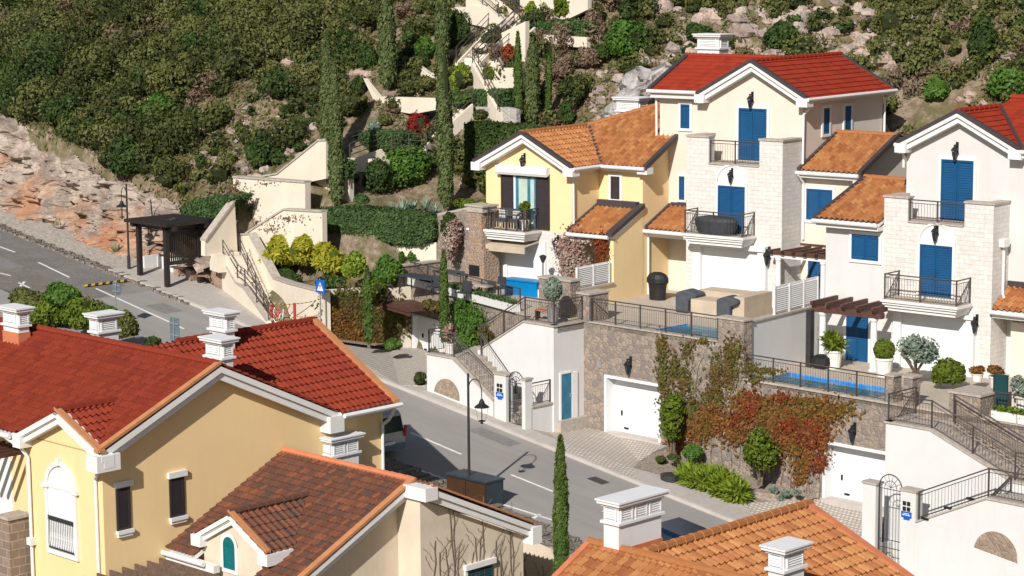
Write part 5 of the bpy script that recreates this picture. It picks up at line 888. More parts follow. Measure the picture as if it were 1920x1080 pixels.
mb=MB(); mb.prism([(d0,vf+.25,-7),(d1,vf+.25,-7),(d1,vf+.25,zd-.0),(dc,vf+.25,zap-.1),(d0,vf+.25,zd-.0)],(0,3.,0)); T.part('dormer_wall',mb,M['fmwall'])
pl=PF(vf+.25); a,zs=FM.F(420,1020,vf+.25); b,zb=FM.F(443,1070,vf+.25); c=(a+b)/2; r=(b-a)/2; mb=MB(); pbox(mb,pl,a-.14,a,zb-.14,zs,0,.05); pbox(mb,pl,b,b+.14,zb-.14,zs,0,.05); pbox(mb,pl,a,b,zb-.14,zb,0,.05)
for i in range(10):
    t0,t1=math.pi*i/10,math.pi*(i+1)/10; f=lambda t,rr,d:pl(c+rr*math.cos(t),zs+rr*math.sin(t),d); mb.face([f(t0,r,.05),f(t1,r,.05),f(t1,r+.14,.05),f(t0,r+.14,.05)])
w=T.part('arched_window',mb,M['trim']); mb=MB(); louvre(mb,pl,a,b,zb,zs,.005,step=.07,fr=.04)
for i in range(10): t0,t1=math.pi*i/10,math.pi*(i+1)/10; mb.face([f(t0,r,.03),f(t1,r,.03),pl(c,zs,.03)])
T.part('shutter',mb,M['teal'],w)
a,z1=FM.S(875,1068,uB-.1); b,_=FM.S(922,1054,uB-.1); pl=PS(uB-.1); mb=MB(); pbox(mb,pl,a-.15,b+.1,z1,z1+.18,0,.14); pbox(mb,pl,a-.12,a,z1-1.5,z1,0,.06); w=T.part('window',mb,M['trim']); mb=MB(); louvre(mb,pl,a,b,z1-1.5,z1,.01); T.part('shutter',mb,M['dteal'],w)
# bare vines on its right wall
def twigs(name,label,fr,pl,a,b,z0,z1,n,seed,mat='twig',rad=.012):
    r=random.Random(seed); mb=MB()
    for i in range(n):
        x=a+(b-a)*(i+.5)/n+r.uniform(-.2,.2); z=z0; h=r.uniform(.6,1.)*(z1-z0); P=[pl(x,z,.03)]; k=14
        for j in range(k):
            x+=r.uniform(-.07,.07); z+=h/k; P.append(pl(x,z,.03))
            if j>2 and r.random()<.75:
                sx=r.choice((-1,1)); xx,zz=x,z; Q=[pl(xx,zz,.03)]
                for q_ in range(r.randint(3,6)): xx+=sx*r.uniform(.03,.13); zz+=r.uniform(.05,.16); Q.append(pl(xx,min(zz,z1),.03))
                mb.tube(Q,rad*.55,3)
        mb.tube(P,rad,4)
    return solo(name,label,'climbing plant',mb,LEAF[mat],fr,group='bare vines')
twigs('bare_vine','bare branching vine climbing the beige wall of the brown roofed house',FM,PS(uB-.1),.1,4.3,-7,-.8,15,3,rad=.013)
# pergola beams in front of it
T=Thing('pergola','row of weathered brown pergola beams at the bottom edge of the photo','pergola',FL,(2,-3,-6))
for i in range(7): v=-.88+i*.5; mb=MB(); mb.box(.03,6.5,v,v+.06,-3.26,-3.03); T.part('rafter',mb,M['wood2'])
for x in (.6,5.5): mb=MB(); mb.box(x,x+.14,-1.2,2.5,-3.44,-3.25); T.part('crossbeam',mb,M['wood2'])
# neighbour at the left edge
T=Thing('house','part of a yellow house with stone balcony and slatted canopy shadow at the left edge','house',FL,(-9,-2,-9),'foreground houses')
mb=MB(); mb.box(-9,-4.46,.75,1.1,-9,.6); T.part('wall',mb,M['ywall']); mb=MB(); a,b,zt=-4.9,-4.3,-1.95; mb.box(a,b,-.85,.85,-9,zt); mb.box(-9,a,-.85,-.3,-9,-2.9); T.part('stone_balcony',mb,M['ashlar2']); mb=MB(); mb.box(a-.06,b+.06,-.92,-.02,zt,zt+.1); T.part('coping',mb,M['cap'])
mb=MB(); pl=PF(.75); x=FL.F(22,870,.75)[0]; pbox(mb,pl,-9,x,-5,FL.F(20,855,.75)[1],.0,.03); T.part('roller_shutter',mb,M['garage'])
for i in range(9): mb=MB(); mb.box(-8.6+i*.42,-8.48+i*.42,-1.9,.9,.0,.14); T.part('rafter',mb,M['wood'])
railing(T,[(-9,-.8,-2.9),(a,-.8,-2.9)],.9,.13,mat='iron')
# orange roof house bottom right
T=Thing('house','foreground house with sunlit orange tile roof and two white chimneys at the bottom','house',FR,(2,3,-6),'foreground houses')
P0=FR.P(1105,1018,0); zr=P0[2]; uL=P0[0]
slope(T,[(uL,-7,zr-3.6),(7,-7,zr-3.6),(7,0,zr),(uL,0,zr)],M['torange'],pitch=.25,course=.38,amp=.065,lift=.06,S=6)
slope(T,[(uL,0,zr),(7,0,zr),(7,4.2,zr-2.1),(uL,4.2,zr-2.1)],M['torange'],S=4)
ridgep(T,'torange',(uL,0,zr+.05),(6,0,zr+.05),.14); mb=MB(); mb.beam((uL-.05,-7,zr-3.46),(uL-.05,0,zr+.14),(1,0,0),.2,.16); T.part('edge_tiles',mb,M['terr']); mb=MB(); mb.beam((uL-.05,4.2,zr-2.0),(uL-.05,0,zr+.14),(1,0,0),.2,.16); T.part('edge_tiles',mb,M['terr'])
uq=-.6; zq=-.26; vq=7.75; kq=.42; uo=8.5
slope(T,[(uq,vq,zq),(uq,.0,zq),(uo,.0,zq-kq*(uo-uq)),(uo,vq,zq-kq*(uo-uq))],M['torange'],pitch=.25,course=.42,amp=.065,lift=.06,S=6)
slope(T,[(uq,vq,zq),(uq,.2,zq),(-4.0,.2,zq-kq*3.4),(-4.0,vq,zq-kq*3.4)],M['torange'],S=4)
ridgep(T,'torange',(uq,.0,zq+.06),(uq,vq+.05,zq+.06),.15,L=.42); mb=MB(); mb.beam((uq,vq+.05,zq+.14),(uo,vq+.05,zq-kq*(uo-uq)+.14),(0,-1,0),.26,.2); T.part('edge_tiles',mb,M['terr'])
mb=MB(); mb.prism([(-3.8,vq-.3,-9),(uo-.5,vq-.3,-9),(uo-.5,vq-.3,zq-kq*(uo-uq-.5)-.25),(uq,vq-.3,zq-.25),(-3.8,vq-.3,zq-kq*3.2-.25)],(0,-6.,0)); T.part('wall',mb,M['ywall'])
mb=MB(); mb.prism([(uL+.3,-6.5,-9),(uL+.3,-6.5,zr-3.5),(uL+.3,0,zr-.25),(uL+.3,4,zr-2.3),(uL+.3,4,-9)],(1.5,0,0)); T.part('wall',mb,M['ywall'])
a=FR.P(1160,960,-.15); x1=a[0]; x0=FR.F(1132,955,-.15)[0]; v1=FR.Ps(1240,930,x1)[1]; zt=FR.P(1160,948,-.15)[2]+.12
chimney(T,x0,x1,-.15,v1,zr-.8,zt,nv=3,collar=zr+.06)
chpx(1441,1470,1508,1028,1.0,-3,fr=FR)
def onT(px,py,dz=0.,v0=-1.,v1=34.):
    vv=np.arange(v0,v1,.08); d=ray(px,py); num=(vv-(Cp-W.O)@W.v)/(d@W.v); Pw=Cp+d[None,:]*num[:,None]-W.O; uu=Pw@W.u; zz=Pw[:,2]; tt=tz2(uu,vv)+dz; k_=np.nonzero(zz<=tt)[0]; i=k_[0] if len(k_) else len(vv)-1; return (float(uu[i]),float(vv[i]),float(zz[i]))
# ================================================================ terraced garden on the left of the villas
def wallpoly(label,px,v,mat='beige',th=.3,name='retaining_wall',fr=W,group='garden retaining walls',cap=None,cat='wall'):
    P=[fr.P(x,y,v) for x,y in px]; mb=MB(); mb.prism(P,(0,th,0)); T=Thing(name,label,cat,fr,(sum(p[0] for p in P)/len(P),v,min(p[2] for p in P)),group); T.part('wall',mb,M[mat])
    if cap:
        for i in range(len(cap)-1):
            a=np.array(fr.P(*cap[i],v));b=np.array(fr.P(*cap[i+1],v)); mb=MB(); mb.prism([(a[0],v-.06,a[2]),(b[0],v-.06,b[2]),(b[0],v-.06,b[2]+.09),(a[0],v-.06,a[2]+.09)],(0,th+.12,0)); T.part('coping',mb,M['cap'])
    return T
def wallside(label,px,u,mat='beige',th=.3,cap=None,fr=W):
    P=[fr.Ps(x,y,u) for x,y in px]; mb=MB(); mb.prism(P,(-th,0,0)); T=Thing('retaining_wall',label,'wall',fr,(u,sum(p[1] for p in P)/len(P),min(p[2] for p in P)),'garden retaining walls'); T.part('wall',mb,M[mat])
    if cap:
        for i in range(len(cap)-1): a=fr.Ps(*cap[i],u);b=fr.Ps(*cap[i+1],u); mb=MB(); mb.beam((u+.08,a[1],a[2]+.1),(u+.08,b[1],b[2]+.1),(-1,0,0),th+.16,.12); T.part('coping',mb,M['cap'])
    return T
EF=Fr(W.w(-26.8,.1,0),-45.2-16.6)
T=wallpoly('tall blank beige wall at the head of the pavement stairs, scribbled with dry vine marks',[(437,333),(572,343),(573,470),(440,470)],1.5,cap=[(437,333),(572,343)],th=.35); T.o['group']='garden retaining walls'
wallpoly('low sloping beige wall in front of the tall blank wall',[(458,441),(532,394),(604,398),(605,480),(470,480)],.9,cap=[(458,441),(532,394),(604,398)])
wallside('beige side wall with pale coping climbing from the stone wall behind the shelter',[(384,452),(440,376),(446,480),(384,480)],-27.75,cap=[(384,452),(440,376)])
wallpoly('beige parapet sloping up to the terraces above the tall blank wall',[(480,336),(520,328),(598,264),(611,264),(611,335),(560,345)],3.0,cap=[(480,334),(520,327),(598,264),(611,264)])
wallpoly('cream wall with dark doorway behind the tall blank wall',[(568,313),(655,300),(655,345),(655,400),(568,402)],3.6)
HF=Fr(W.w(*W.P(583,430,2.4)),-45.2+15); T=wallpoly('cream bed wall below the hanging hedge',[(583,424),(660,432),(740,447),(818,455),(818,500),(583,475)],0,'beige',fr=HF)
mb=MB(); a,z1=W.F(577,368,3.58); b,z0=W.F(595,393,3.58); mb=MB(); mb.box(a,b,3.5,3.6,z0-.3,z1); solo('dark_doorway','small dark doorway below the garden railing','door',mb,M['wood'],W)
P=[(445,441),(467,440),(512,522),(540,532),(606,549)]; Q=[EF.P(x,y,0) for x,y in P]; mb=MB(); e0,e1=Q[0][0],Q[-1][0]; mb.prism([(e0,0,-4),(e1,0,-4)]+Q[::-1],(0,.35,0)); T=Thing('retaining_wall','long beige wall stepping down beside the pavement stairs to the leafy corner','wall',EF,((e0+e1)/2,0,-2.5),'garden retaining walls'); T.part('wall',mb,M['beige']); mb=MB()
for a,b in zip(Q[:-1],Q[1:]): mb.prism([(a[0],-.05,a[2]),(b[0],-.05,b[2]),(b[0],-.05,b[2]+.08),(a[0],-.05,a[2]+.08)],(0,.45,0))
T.part('coping',mb,M['cap'])
E2=Fr(W.w(-18.35,-2.35,0),-45.2+77)
T=Thing('retaining_wall','ivy covered beige wall facing the cobbled driveway','wall',E2,(2,0,-2.8),'garden retaining walls'); q0=E2.P(604,549,0); q1=E2.P(772,575,0); mb=MB(); mb.prism([(0,0,-4.5),(4.7,0,-4.5),(4.7,0,-.1),(0,0,q0[2])],(0,.9,0)); T.part('wall',mb,M['beige'])
# stone wall and white stair wall along the pavement
T=Thing('stone_wall','reddish rubble stone wall behind the bus shelter','wall',W,(-29,-1,rz(-29))); a=W.P(350,440,-1.0); b=W.P(383,452,-1.0); mb=MB(); mb.prism([(-31.6,-1.0,rz(-31)-.5),(-27.2,-1.0,rz(-27.2)-.5),(-27.2,-1.0,W.P(415,482,-1.)[2]),(W.P(385,480,-1.)[0],-1.0,W.P(385,480,-1.)[2]),(b[0],-1.0,b[2]),(-31.6,-1.0,b[2]+.3)],(0,.4,0)); T.part('stonework',mb,M['rub2'])
SF=Fr(W.w(-27.2,-1.3,0),-45.2-17.8)
T=Thing('stair_wall','low cream wall with iron handrail along the pavement stairs','wall',SF,(3,0,rz(-24))); Q=[SF.P(x,y,0) for x,y in ((415,484),(442,531),(456,540),(500,602),(502,612))]; mb=MB(); mb.prism([(Q[0][0],0,-3)]+[(Q[-1][0],0,-4)]+Q[::-1],(0,.22,0)); T.part('wall',mb,M['beige'])
mb=MB()
for a,b in zip(Q[:-2],Q[1:-1]): mb.prism([(a[0],-.05,a[2]),(b[0],-.05,b[2]),(b[0],-.05,b[2]+.08),(a[0],-.05,a[2]+.08)],(0,.36,0))
T.part('coping',mb,M['cap']); 
def openrail(T,pts,h=.95,mat='iron2',n=3,sp=1.2):
    pts=[np.array(p,float) for p in pts]; mb=MB()
    for a,b in zip(pts[:-1],pts[1:]):
        for k in range(n): z=np.array([0,0,h*(k+1)/n]); mb.tube([a+z,b+z],.022,5)
    T.part('rails',mb,M[mat])
    for a,b in zip(pts[:-1],pts[1:]):
        m=max(1,int(np.linalg.norm(b-a)/sp))
        for i in range(m+1): p=a+(b-a)*i/m; mb=MB(); mb.cyl(p,p+np.array([0,0,h]),.03,.03,6); T.part('post',mb,M[mat])
openrail(T,[(q[0],.1,q[2]+.06) for q in (Q[0],Q[1],Q[2],Q[3])],.85)
T=Thing('outdoor_stairs','cream stone stairs climbing left between two walls beside the pavement','stairs',EF,(3,-.7,-2.5)); mb=MB(); n=16; s0=EF.P(512,612,-.7); s1=EF.P(452,478,-.7)
for i in range(n): a=s0[0]+(s1[0]-s0[0])*i/n; b=s0[0]+(s1[0]-s0[0])*(i+1)/n; z=s0[2]+(s1[2]-s0[2])*(i+1)/n; mb.box(a,b,-1.45,0,z-.8,z)
mb.box(s1[0]-1.2,s1[0],-1.9,.9,s1[2]-.8,s1[2]); T.part('steps',mb,M['beige'])
T=Thing('handrail','second iron handrail on the inner side of the pavement stairs','railing',EF,(3,-.9,-2.5)); openrail(T,[(s1[0],-.75,s1[2]),(s0[0],-.75,s0[2])],.85)
# flights of garden stairs zigzagging up the slope
def flight(label,p,q,dz=.35,w=1.25,rail=True):
    a=np.array(onT(*p,dz));b=np.array(onT(*q,dz)); 
    if a[2]>b[2]: a,b=b,a
    dl=b-a; L=math.hypot(dl[0],dl[1]); F_=Fr(W.w(*a),math.degrees(W.ang+math.atan2(dl[1],dl[0]))); n=max(6,int(abs(dl[2])/.17)); T=Thing('garden_stairs',label,'stairs',F_,(0,0,0),'garden stair flights'); mb=MB()
    for i in range(n): mb.box(L*i/n,L*(i+1)/n+.02,0,w,dl[2]*i/n-.9,dl[2]*(i+1)/n)
    T.part('steps',mb,M['beige'])
    for y in (-.16,w): mb=MB(); mb.prism([(0,y,-1.4),(L,y,dl[2]-1.4),(L,y,dl[2]+.32),(0,y,.32)],(0,.16,0)); T.part('side_wall',mb,M['beige'])
    if rail: openrail(T,[(0,-.08,.3),(L,-.08,dl[2]+.3)],.85,n=3,sp=1.6); openrail(T,[(0,w+.08,.3),(L,w+.08,dl[2]+.3)],.85,n=3,sp=1.6)
for lab,p,q in (('garden stairs behind the tall cypress left of the yellow villa',(795,285),(835,232)),('garden stairs rising to the pale stone landing',(820,262),(884,206)),('steep flight below the bend of the zigzag stairs, behind the slim cypresses',(978,215),(930,128)),('middle flight of the zigzag garden stairs rising right',(895,130),(972,48)),('second parallel flight of the zigzag stairs rising to the clipped hedge',(925,128),(1000,62)),('topmost flight of the zigzag garden stairs rising left',(972,44),(912,-6)),('short walkway flight at the left end of the garden rail',(655,312),(722,288))): flight(lab,p,q)
T=Thing('railing','thin grey railing on the garden walkway above the hanging hedge','railing',W,(-22,4,4.2)); openrail(T,[W.P(572,340,3.5),W.P(655,348,3.5)],1.3)
T=Thing('railing','thin railing beside the crimson bush','railing',W,(-24,8,5)); openrail(T,[W.P(735,286,6.6),W.P(800,290,6.6)],1.0)
T=Thing('railing','grey railing on top of the zigzag stairs','railing',W,(-24,18,11)); openrail(T,[W.P(930,30,18.5),W.P(966,36,18.5)],1.0)
for lab,px,v,m in (('large cream garden wall left of the leaning cypress',[(681,147),(708,181),(815,184),(822,205),(775,214),(708,203)],9.4,'beige'),('small cream wall left of the trimmed shrubs',[(783,122),(800,136),(832,138),(832,150),(790,146)],12.5,'beige'),
  ('cream wall behind the bright round shrubs',[(868,126),(985,128),(985,172),(868,172)],13.2,'beige'),('pale stone landing wall below the zigzag stairs',[(892,200),(950,201),(968,206),(968,236),(892,240)],9.4,'whiterub'),
  ('cream wall at the very top left of the zigzag stairs',[(836,14),(912,12),(941,40),(941,62),(905,50),(836,36)],19,'beige'),('cream wall behind the yellow shrub at the top of the photo',[(975,-20),(1102,-20),(1102,18),(1060,38),(990,50),(975,40)],20.5,'beige'),
  ('white wall under the long clipped hedge at the top',[(1002,64),(1100,70),(1100,90),(1002,82)],18.8,'beige'),('beige wedge wall beside the zigzag stairs',[(940,62),(985,40),(985,120),(950,122)],18.2,'beige'),
  ('cream walkway edge above the left hedge',[(648,296),(722,300),(722,312),(648,330)],5.0,'beige')): v=onT(sum(p[0] for p in px)/len(px),max(p[1] for p in px)-3)[1]-.1; wallpoly(lab,px,v,m)
# ---------------- hedges
def hedge(label,px,v,th,leaf='hedge',n=5000,size=.1,fr=W,cat='hedge',name='hedge'):
    if v is None: v=onT(sum(p[0] for p in px)/len(px),max(p[1] for p in px)-3)[1]-.3
    P=np.array([fr.P(x,y,v) for x,y in px]); T=Thing(name,label,cat,fr,(P[:,0].mean(),v,P[:,2].min()),'garden hedges'); mb=MB(); c=P.mean(0); C=c+(P-c)*.93; mb.prism([(p[0],v+.12,p[2]) for p in C],(0,th-.2,0))
    poly=P[:,[0,2]]; mn,mx=poly.min(0),poly.max(0); X=mn+rng.random((n*3,2))*(mx-mn); ins=np.zeros(len(X),bool); j=len(poly)-1
    for i in range(len(poly)):
        a,b=poly[i],poly[j]; ins^=((a[1]>X[:,1])!=(b[1]>X[:,1]))&(X[:,0]<(b[0]-a[0])*(X[:,1]-a[1])/(b[1]-a[1]+1e-9)+a[0]); j=i
    X=X[ins][:n]; F_=np.stack([X[:,0],v+rng.normal(0,.05,len(X)),X[:,1]],1); Q=[leaves(F_,np.tile([0,-1.,.3],(len(F_),1)),size,1.5,.7)]
    for i in range(len(P)):
        a,b=P[i],P[(i+1)%len(P)]; k=int(n*.12*np.linalg.norm(b-a)); t=rng.random((k,1)); E=a+(b-a)*t; E[:,1]+=rng.random(k)*th; E+=rng.normal(0,.05,E.shape); d=(a+b)/2-c; d[1]=0; Q.append(leaves(E,np.tile(d/np.linalg.norm(d),(k,1)),size,1.5,.7))
    f=T.part('foliage',np.concatenate(Q),LEAF[leaf]); T.part('inner_foliage',mb,M['core'],f); return T
hedge('long hanging blue green hedge spilling over the cream bed wall',[(586,396),(640,391),(720,398),(790,408),(812,416),(812,445),(790,458),(740,456),(650,437),(600,428),(584,412)],-.28,1.2,n=9000,fr=HF)
hedge('trimmed hedge above the garden walkway left of the crimson bush',[(664,252),(700,247),(752,250),(754,278),(700,284),(664,280)],None,1.0,n=3000)
hedge('long clipped hedge on the white wall at the top',[(1000,44),(1050,40),(1100,44),(1100,68),(1060,72),(1002,64)],None,1.0,n=3000,size=.12)
hedge('dark hedge below the bright shrubs beside the zigzag stairs',[(868,172),(945,170),(946,198),(868,200)],None,.9,n=2500,size=.12)
hedge('tall dark green hedge behind the yellow villa roof',[(872,232),(960,238),(1010,246),(990,300),(905,345),(872,370)],9.3,1.2,'scrubd',n=5000,size=.12)
hedge('ivy hanging over the cream wall beside the left cypress',[(586,310),(612,300),(655,305),(652,332),(620,330),(590,328)],3.3,.5,n=1200)
hedge('green creeper covering the slope left of the beige side wall',[(345,395),(362,378),(400,372),(440,368),(405,408),(375,418),(350,412)],-.2,1.2,'hedge',n=2500,size=.12)
# ---------------- trees and shrubs
cy=[('leftmost slim cypress, the taller one behind its pair',(617,330),58,.42,5.6,0),('slim cypress in front of the left pair, standing above the hanging hedge',(632,392),115,.42,3.2,-.1),('thick dark cypress reaching the top edge of the photo',(727,172),-30,.5,9.6,0),
 ('tall cypress reaching the top edge above the leaning one',(829,135),-25,.4,12.6,0),('tall leaning cypress in the middle of the garden',(837,398),75,.42,5.2,-.25),('bright narrow cypress left of the thicker one behind the yellow villa',(972,240),60,.22,11.,0),
 ('thick cypress right behind the yellow villa roof',(998,242),74,.40,10.6,0),('thinnest bright cypress with bent tip right of the others',(1028,238),98,.15,11.,.15)]
for lab,(x,y),top,r,v,ln in cy: v=onT(x,y)[1]; b=W.P(x,y,v); t=W.P(x,top,v); cypress(lab,b,t[2]-b[2],r,'cypb' if r<.3 else 'cyp',ln)
b=RD(692,652,.1); t=W.P(687,500,b[1]); cypress('slender street cypress in front of the ivy covered wall',b,t[2]-b[2],.22,'cypb',-.05); b=W.P(833,602,-.2); t=W.P(832,470,-.2); cypress('slender cypress in front of the white planter boxes',(b[0],b[1],b[2]-1.2),t[2]-b[2]+1.2,.21,'cypb')
b=FR.P(1052,1130,6.5); t=FR.P(1055,820,6.5); cypress('foreground cypress rising between the brown and the orange roofs',b,t[2]-b[2],.24,'cypb',0,FR,"slim cypress trees on the slope",n=7000)
mpx=4144/100.
def B(label,px,py,rx,ry,v,leaf='green',name='shrub',cat='shrub',fr=W,**k):     # centre & radii as measured in the photo, at depth v
    v=onT(px,py+ry*.75)[1] if v is None else v; c=fr.P(px,py,v); D_=np.linalg.norm(fr.w(*c)-Cp); s=D_/FPX; return bush(name,label,cat,c,(rx*s,min(rx,ry*1.3)*s,ry*s),leaf,fr=fr,**k)
B('large rounded evergreen tree behind the hanging hedge',765,320,62,52,7.6,'green','tree','tree',n=9000,size=.13,lumps=22,stems=4)
B('darker multi stemmed tree left of the large evergreen',712,335,36,42,5.6,'scrubd','tree','tree',n=4500,size=.12,lumps=14,stems=5,trunkh=.6)
B('small round clipped shrub at the foot of the left cypress',677,380,15,16,4.2,'hedge',n=1500,kind='ball')
B('crimson leaved bush beside the garden stairs',786,238,26,30,None,'crimson',n=2600,size=.12)
B('bright green pillar shrub right of the leaning cypress',864,148,22,30,None,'lime',n=2600,size=.13); B('shrub below the bright green pillar shrub',862,185,24,22,None,'green',n=2000)
B('yellow green shrub in front of the cream wall',917,146,17,24,None,'ylime',n=1800,size=.13)
B('dark shrubs left of the second tall cypress',797,90,20,28,None,'green',n=2400,size=.13); B('dark tree in the shade right of the tall cypress',858,60,24,38,None,'scrubd',n=2600,size=.14)
B('yellow green shrub on the left at the top of the photo',996,18,16,22,None,'lime',n=1800,size=.13); B('tall bright hedge trees above the clipped hedge',1062,14,40,28,None,'ylime','tree','tree',n=4200,size=.15)
B('small blue green conifer beside the top stairs',899,40,6,14,None,'hedge',n=500,size=.1,core=None)
for i,(x,y,rx,ry,v) in enumerate(((520,478,38,36,.7),(568,470,40,38,.9),(614,488,40,36,1.))): B(['yellow leaved bush at the left end of the roadside bed','yellow leaved bush in the middle of the roadside bed','yellow leaved bush at the right end of the roadside bed'][i],x,y,rx,ry,v,'yellow',n=3600,size=.17,core='corey',asp=2.6,group='yellow bushes in the roadside bed')
B('low dark shrub under the yellow bushes',540,520,46,18,.3,'scrubd',n=2200); B('low dark shrub above the beige roadside wall',620,530,45,16,-.2,'scrubd',n=2200)
B('yellowish shrub between the crossing sign and the street cypress',664,500,26,30,.6,'lime',n=2200,size=.15); B('round green bush above the ivy covered wall',726,510,32,36,1.2,'green',n=3600,size=.13); B('bush hanging over the corner of the ivy wall',700,545,30,26,.2,'ylime',n=2400)
B('tiny cone shrub on the cream wall ledge',753,484,5,14,3.4,'green',n=400,core=None); B('small potted shrub on the cream wall ledge',772,482,9,11,3.4,'green',n=500,core=None)
B('dark climbing shrub beside the stone barbecue chimney',850,455,24,55,3.9,'palegrey',n=1500,size=.1,core=None); B('grey green shrub in front of the chimney wall',846,430,22,36,4.1,'scrubd',n=2200,size=.1)
B('low bush at the foot of the leaning cypress',872,384,30,14,5.6,'ylime',n=1800)
AG=('spiky pale agave behind the hanging hedge, second from the left','spiky pale agave behind the hanging hedge, third from the left','spiky pale agave behind the hanging hedge, second from the right','spiky pale agave behind the right end of the hanging hedge','leftmost spiky pale agave behind the hanging hedge')
for i,(x,y) in enumerate(((755,398),(775,394),(800,396),(816,402),(738,402))):
    c=W.P(x,y,4.9); n=26; a=rng.uniform(0,6.28,n); t=rng.uniform(.35,1.2,n); Q=[]
    for k_ in range(n):
        d=np.array([math.cos(a[k_])*math.cos(t[k_]),math.sin(a[k_])*math.cos(t[k_]),math.sin(t[k_])]); s=np.array([-d[1],d[0],0]); s/=np.linalg.norm(s); L=rng.uniform(.5,.8); p=np.array(c); Q.append([p-s*.05,p+d*L*.5-s*.06,p+d*L,p+d*L*.5+s*.06])
    solo('agave_plant',AG[i],'agave',np.array(Q),LEAF['agave'],W,group='agaves behind the hanging hedge')
def agave(label,c,s,group='agaves on the roadside verge'):
    n=24; Q=[]
    for k_ in range(n):
        a=rng.uniform(0,6.28); t=rng.uniform(.3,1.3); d=np.array([math.cos(a)*math.cos(t),math.sin(a)*math.cos(t),math.sin(t)]); w=np.array([-d[1],d[0],0]); w/=np.linalg.norm(w)+1e-6; p=np.array(c); L=s*rng.uniform(.8,1.1); Q.append([p-w*.05,p+d*L*.5-w*.07*s,p+d*L,p+d*L*.5+w*.07*s])
    return solo('agave_plant',label,'agave',np.array(Q),LEAF['agave'],W,group=group)
for (x,y,s),lab in zip(((58,408,.6),(113,432,.8),(148,440,.7),(186,452,1.0),(218,478,.8),(85,420,.5)),('small agave at the left end of the verge under the cliff','agave under the orange rock face','pale agave left of the largest one on the verge','largest agave on the verge under the cliff','agave nearest the bus shelter','little agave between two bigger ones below the cliff')): c=RD(x,y); agave(lab,(c[0],c[1],rz(c[0])+.05),s)
# roadside hedge bushes by the left road edge
for x,y,rx,ry,lf,lab in ((55,560,48,24,'scrubl','flat topped dark hedge bush at the far left of the verge'),(115,556,46,26,'green','hedge bush beside the speed bump'),(100,590,44,34,'ylime','yellow green bush above the left chimney'),(40,600,34,30,'green','bush partly hidden by the leftmost chimney'),(160,590,46,40,'ylime','big yellow green bush behind the second chimney'),(212,606,34,38,'green','round bush at the right end of the verge hedge'),(238,612,22,30,'scrubl','brownish bush right beside the second chimney'),(287,642,17,11,'scrubd','tiny dark shrub beside the grey sign')):
    B(lab,x,y,rx,ry,-12.0 if x<250 else -10.9,lf,n=int(3600*(rx/40+.2)),size=.13,lumps=14,group='bushes of the verge hedge')
# planting bed in front of the second garage wall
B('yellow green bed of strap leaved plants by the pavement',1325,905,58,20,-2.0,'lime','ornamental_grass','plants',n=4200,size=.26,asp=4.5,core=None); B('yellow green strap leaved clump at the pavement end of the bed',1372,925,30,14,-2.2,'lime','ornamental_grass','plants',n=1800,size=.24,asp=4.5,core=None)
B('round dark green bush at the foot of the vine wall',1299,848,18,14,-.7,'green',n=1500,kind='ball'); B('small dark bush at the tip of the bed',1396,932,18,11,-1.9,'hedge',n=1200)
B('shrub with pale bare stems standing in the bed before the vine wall',1426,850,36,54,-1.0,'ylime','tall_shrub','shrub',n=2600,size=.12,core=None,stems=14,trunkh=.15,lumps=26); B('shrub with bare stems next to the first garage',1262,788,24,60,-.8,'ylime','tall_shrub','shrub',n=1900,size=.11,core=None,stems=9,trunkh=.1,lumps=24)
for i,(x,y,r) in enumerate(((1240,862,14),(1265,860,16),(1238,876,14),(1450,918,10),(1475,925,10),(1495,922,9),(1440,930,8),(1465,935,8))): B(['cushion plant touching the curved kerb near the first garage','larger cushion plant beside the round dark green bush','lower cushion plant just above the round cover','cushion plant nearest the small dark bush','cushion plant second from the left in the gravel by the second garage','rightmost cushion plant in the gravel by the second garage','front cushion plant at the tip of the bed','front cushion plant closest to the second garage driveway'][i],x,y,r,r*.6,-1.6 if i<3 else -.9,'scrub' if i<3 else 'grey',n=500,size=.1,core=None,group='cushion plants left of the bed' if i<3 else 'cushion plants right of the bed')
B('dark bush beside the left stair house at the driveway corner',786,712,14,16,RD(786,726,.1)[1],'scrub',n=1200); B('low green bush beside the slatted garage door',738,648,20,13,RD(738,660,.1)[1],'green',n=1400)
# creepers on walls
wf=onF(W,0)
vine('wall_creeper','olive and brown creeper trailing down the rubble wall right of the first garage','climbing plant',wf,[((1243,650),(9,22),2),((1245,700),(12,45),5),((1268,690),(12,30),2),((1285,720),(16,40),3),((1290,655),(14,18),1.2),((1250,770),(14,50),3),((1345,700),(16,40),3),((1375,660),(20,26),4),((1340,740),(22,30),3),((1300,770),(28,30),4),((1370,700),(18,30),3),((1320,640),(20,6),.8)],5200,.105,'olive')
vine('wall_creeper','orange brown creeper around the bare stemmed shrub','climbing plant',wf,[((1275,800),(22,26),3),((1310,805),(28,24),4),((1330,780),(30,22),3),((1270,835),(14,14),1),((1260,760),(10,30),1)],3800,.105,'rust')
vine('wall_creeper','dense rust red creeper covering the wall below the long pool','climbing plant',wf,[((1400,760),(26,26),5),((1415,752),(40,12),4),((1385,810),(22,26),4),((1480,780),(45,22),6),((1500,752),(60,10),3),((1530,790),(36,40),6),((1560,770),(36,22),4),((1490,830),(36,30),6),((1450,800),(30,40),4),((1350,790),(50,40),3),((1510,870),(22,30),3),((1430,780),(24,22),3),((1585,768),(22,8),.6),((1545,835),(14,30),2),((1500,900),(12,16),1)],9000,.115,'rust')
vine('wall_creeper','bright red patches of autumn creeper on the wall below the long pool','climbing plant',wf,[((1412,765),(16,22),3),((1490,800),(26,16),3),((1525,815),(22,26),3),((1470,745),(14,10),1),((1540,870),(12,14),1.5),((1385,790),(12,20),1)],4200,.11,'red',thick=.2)
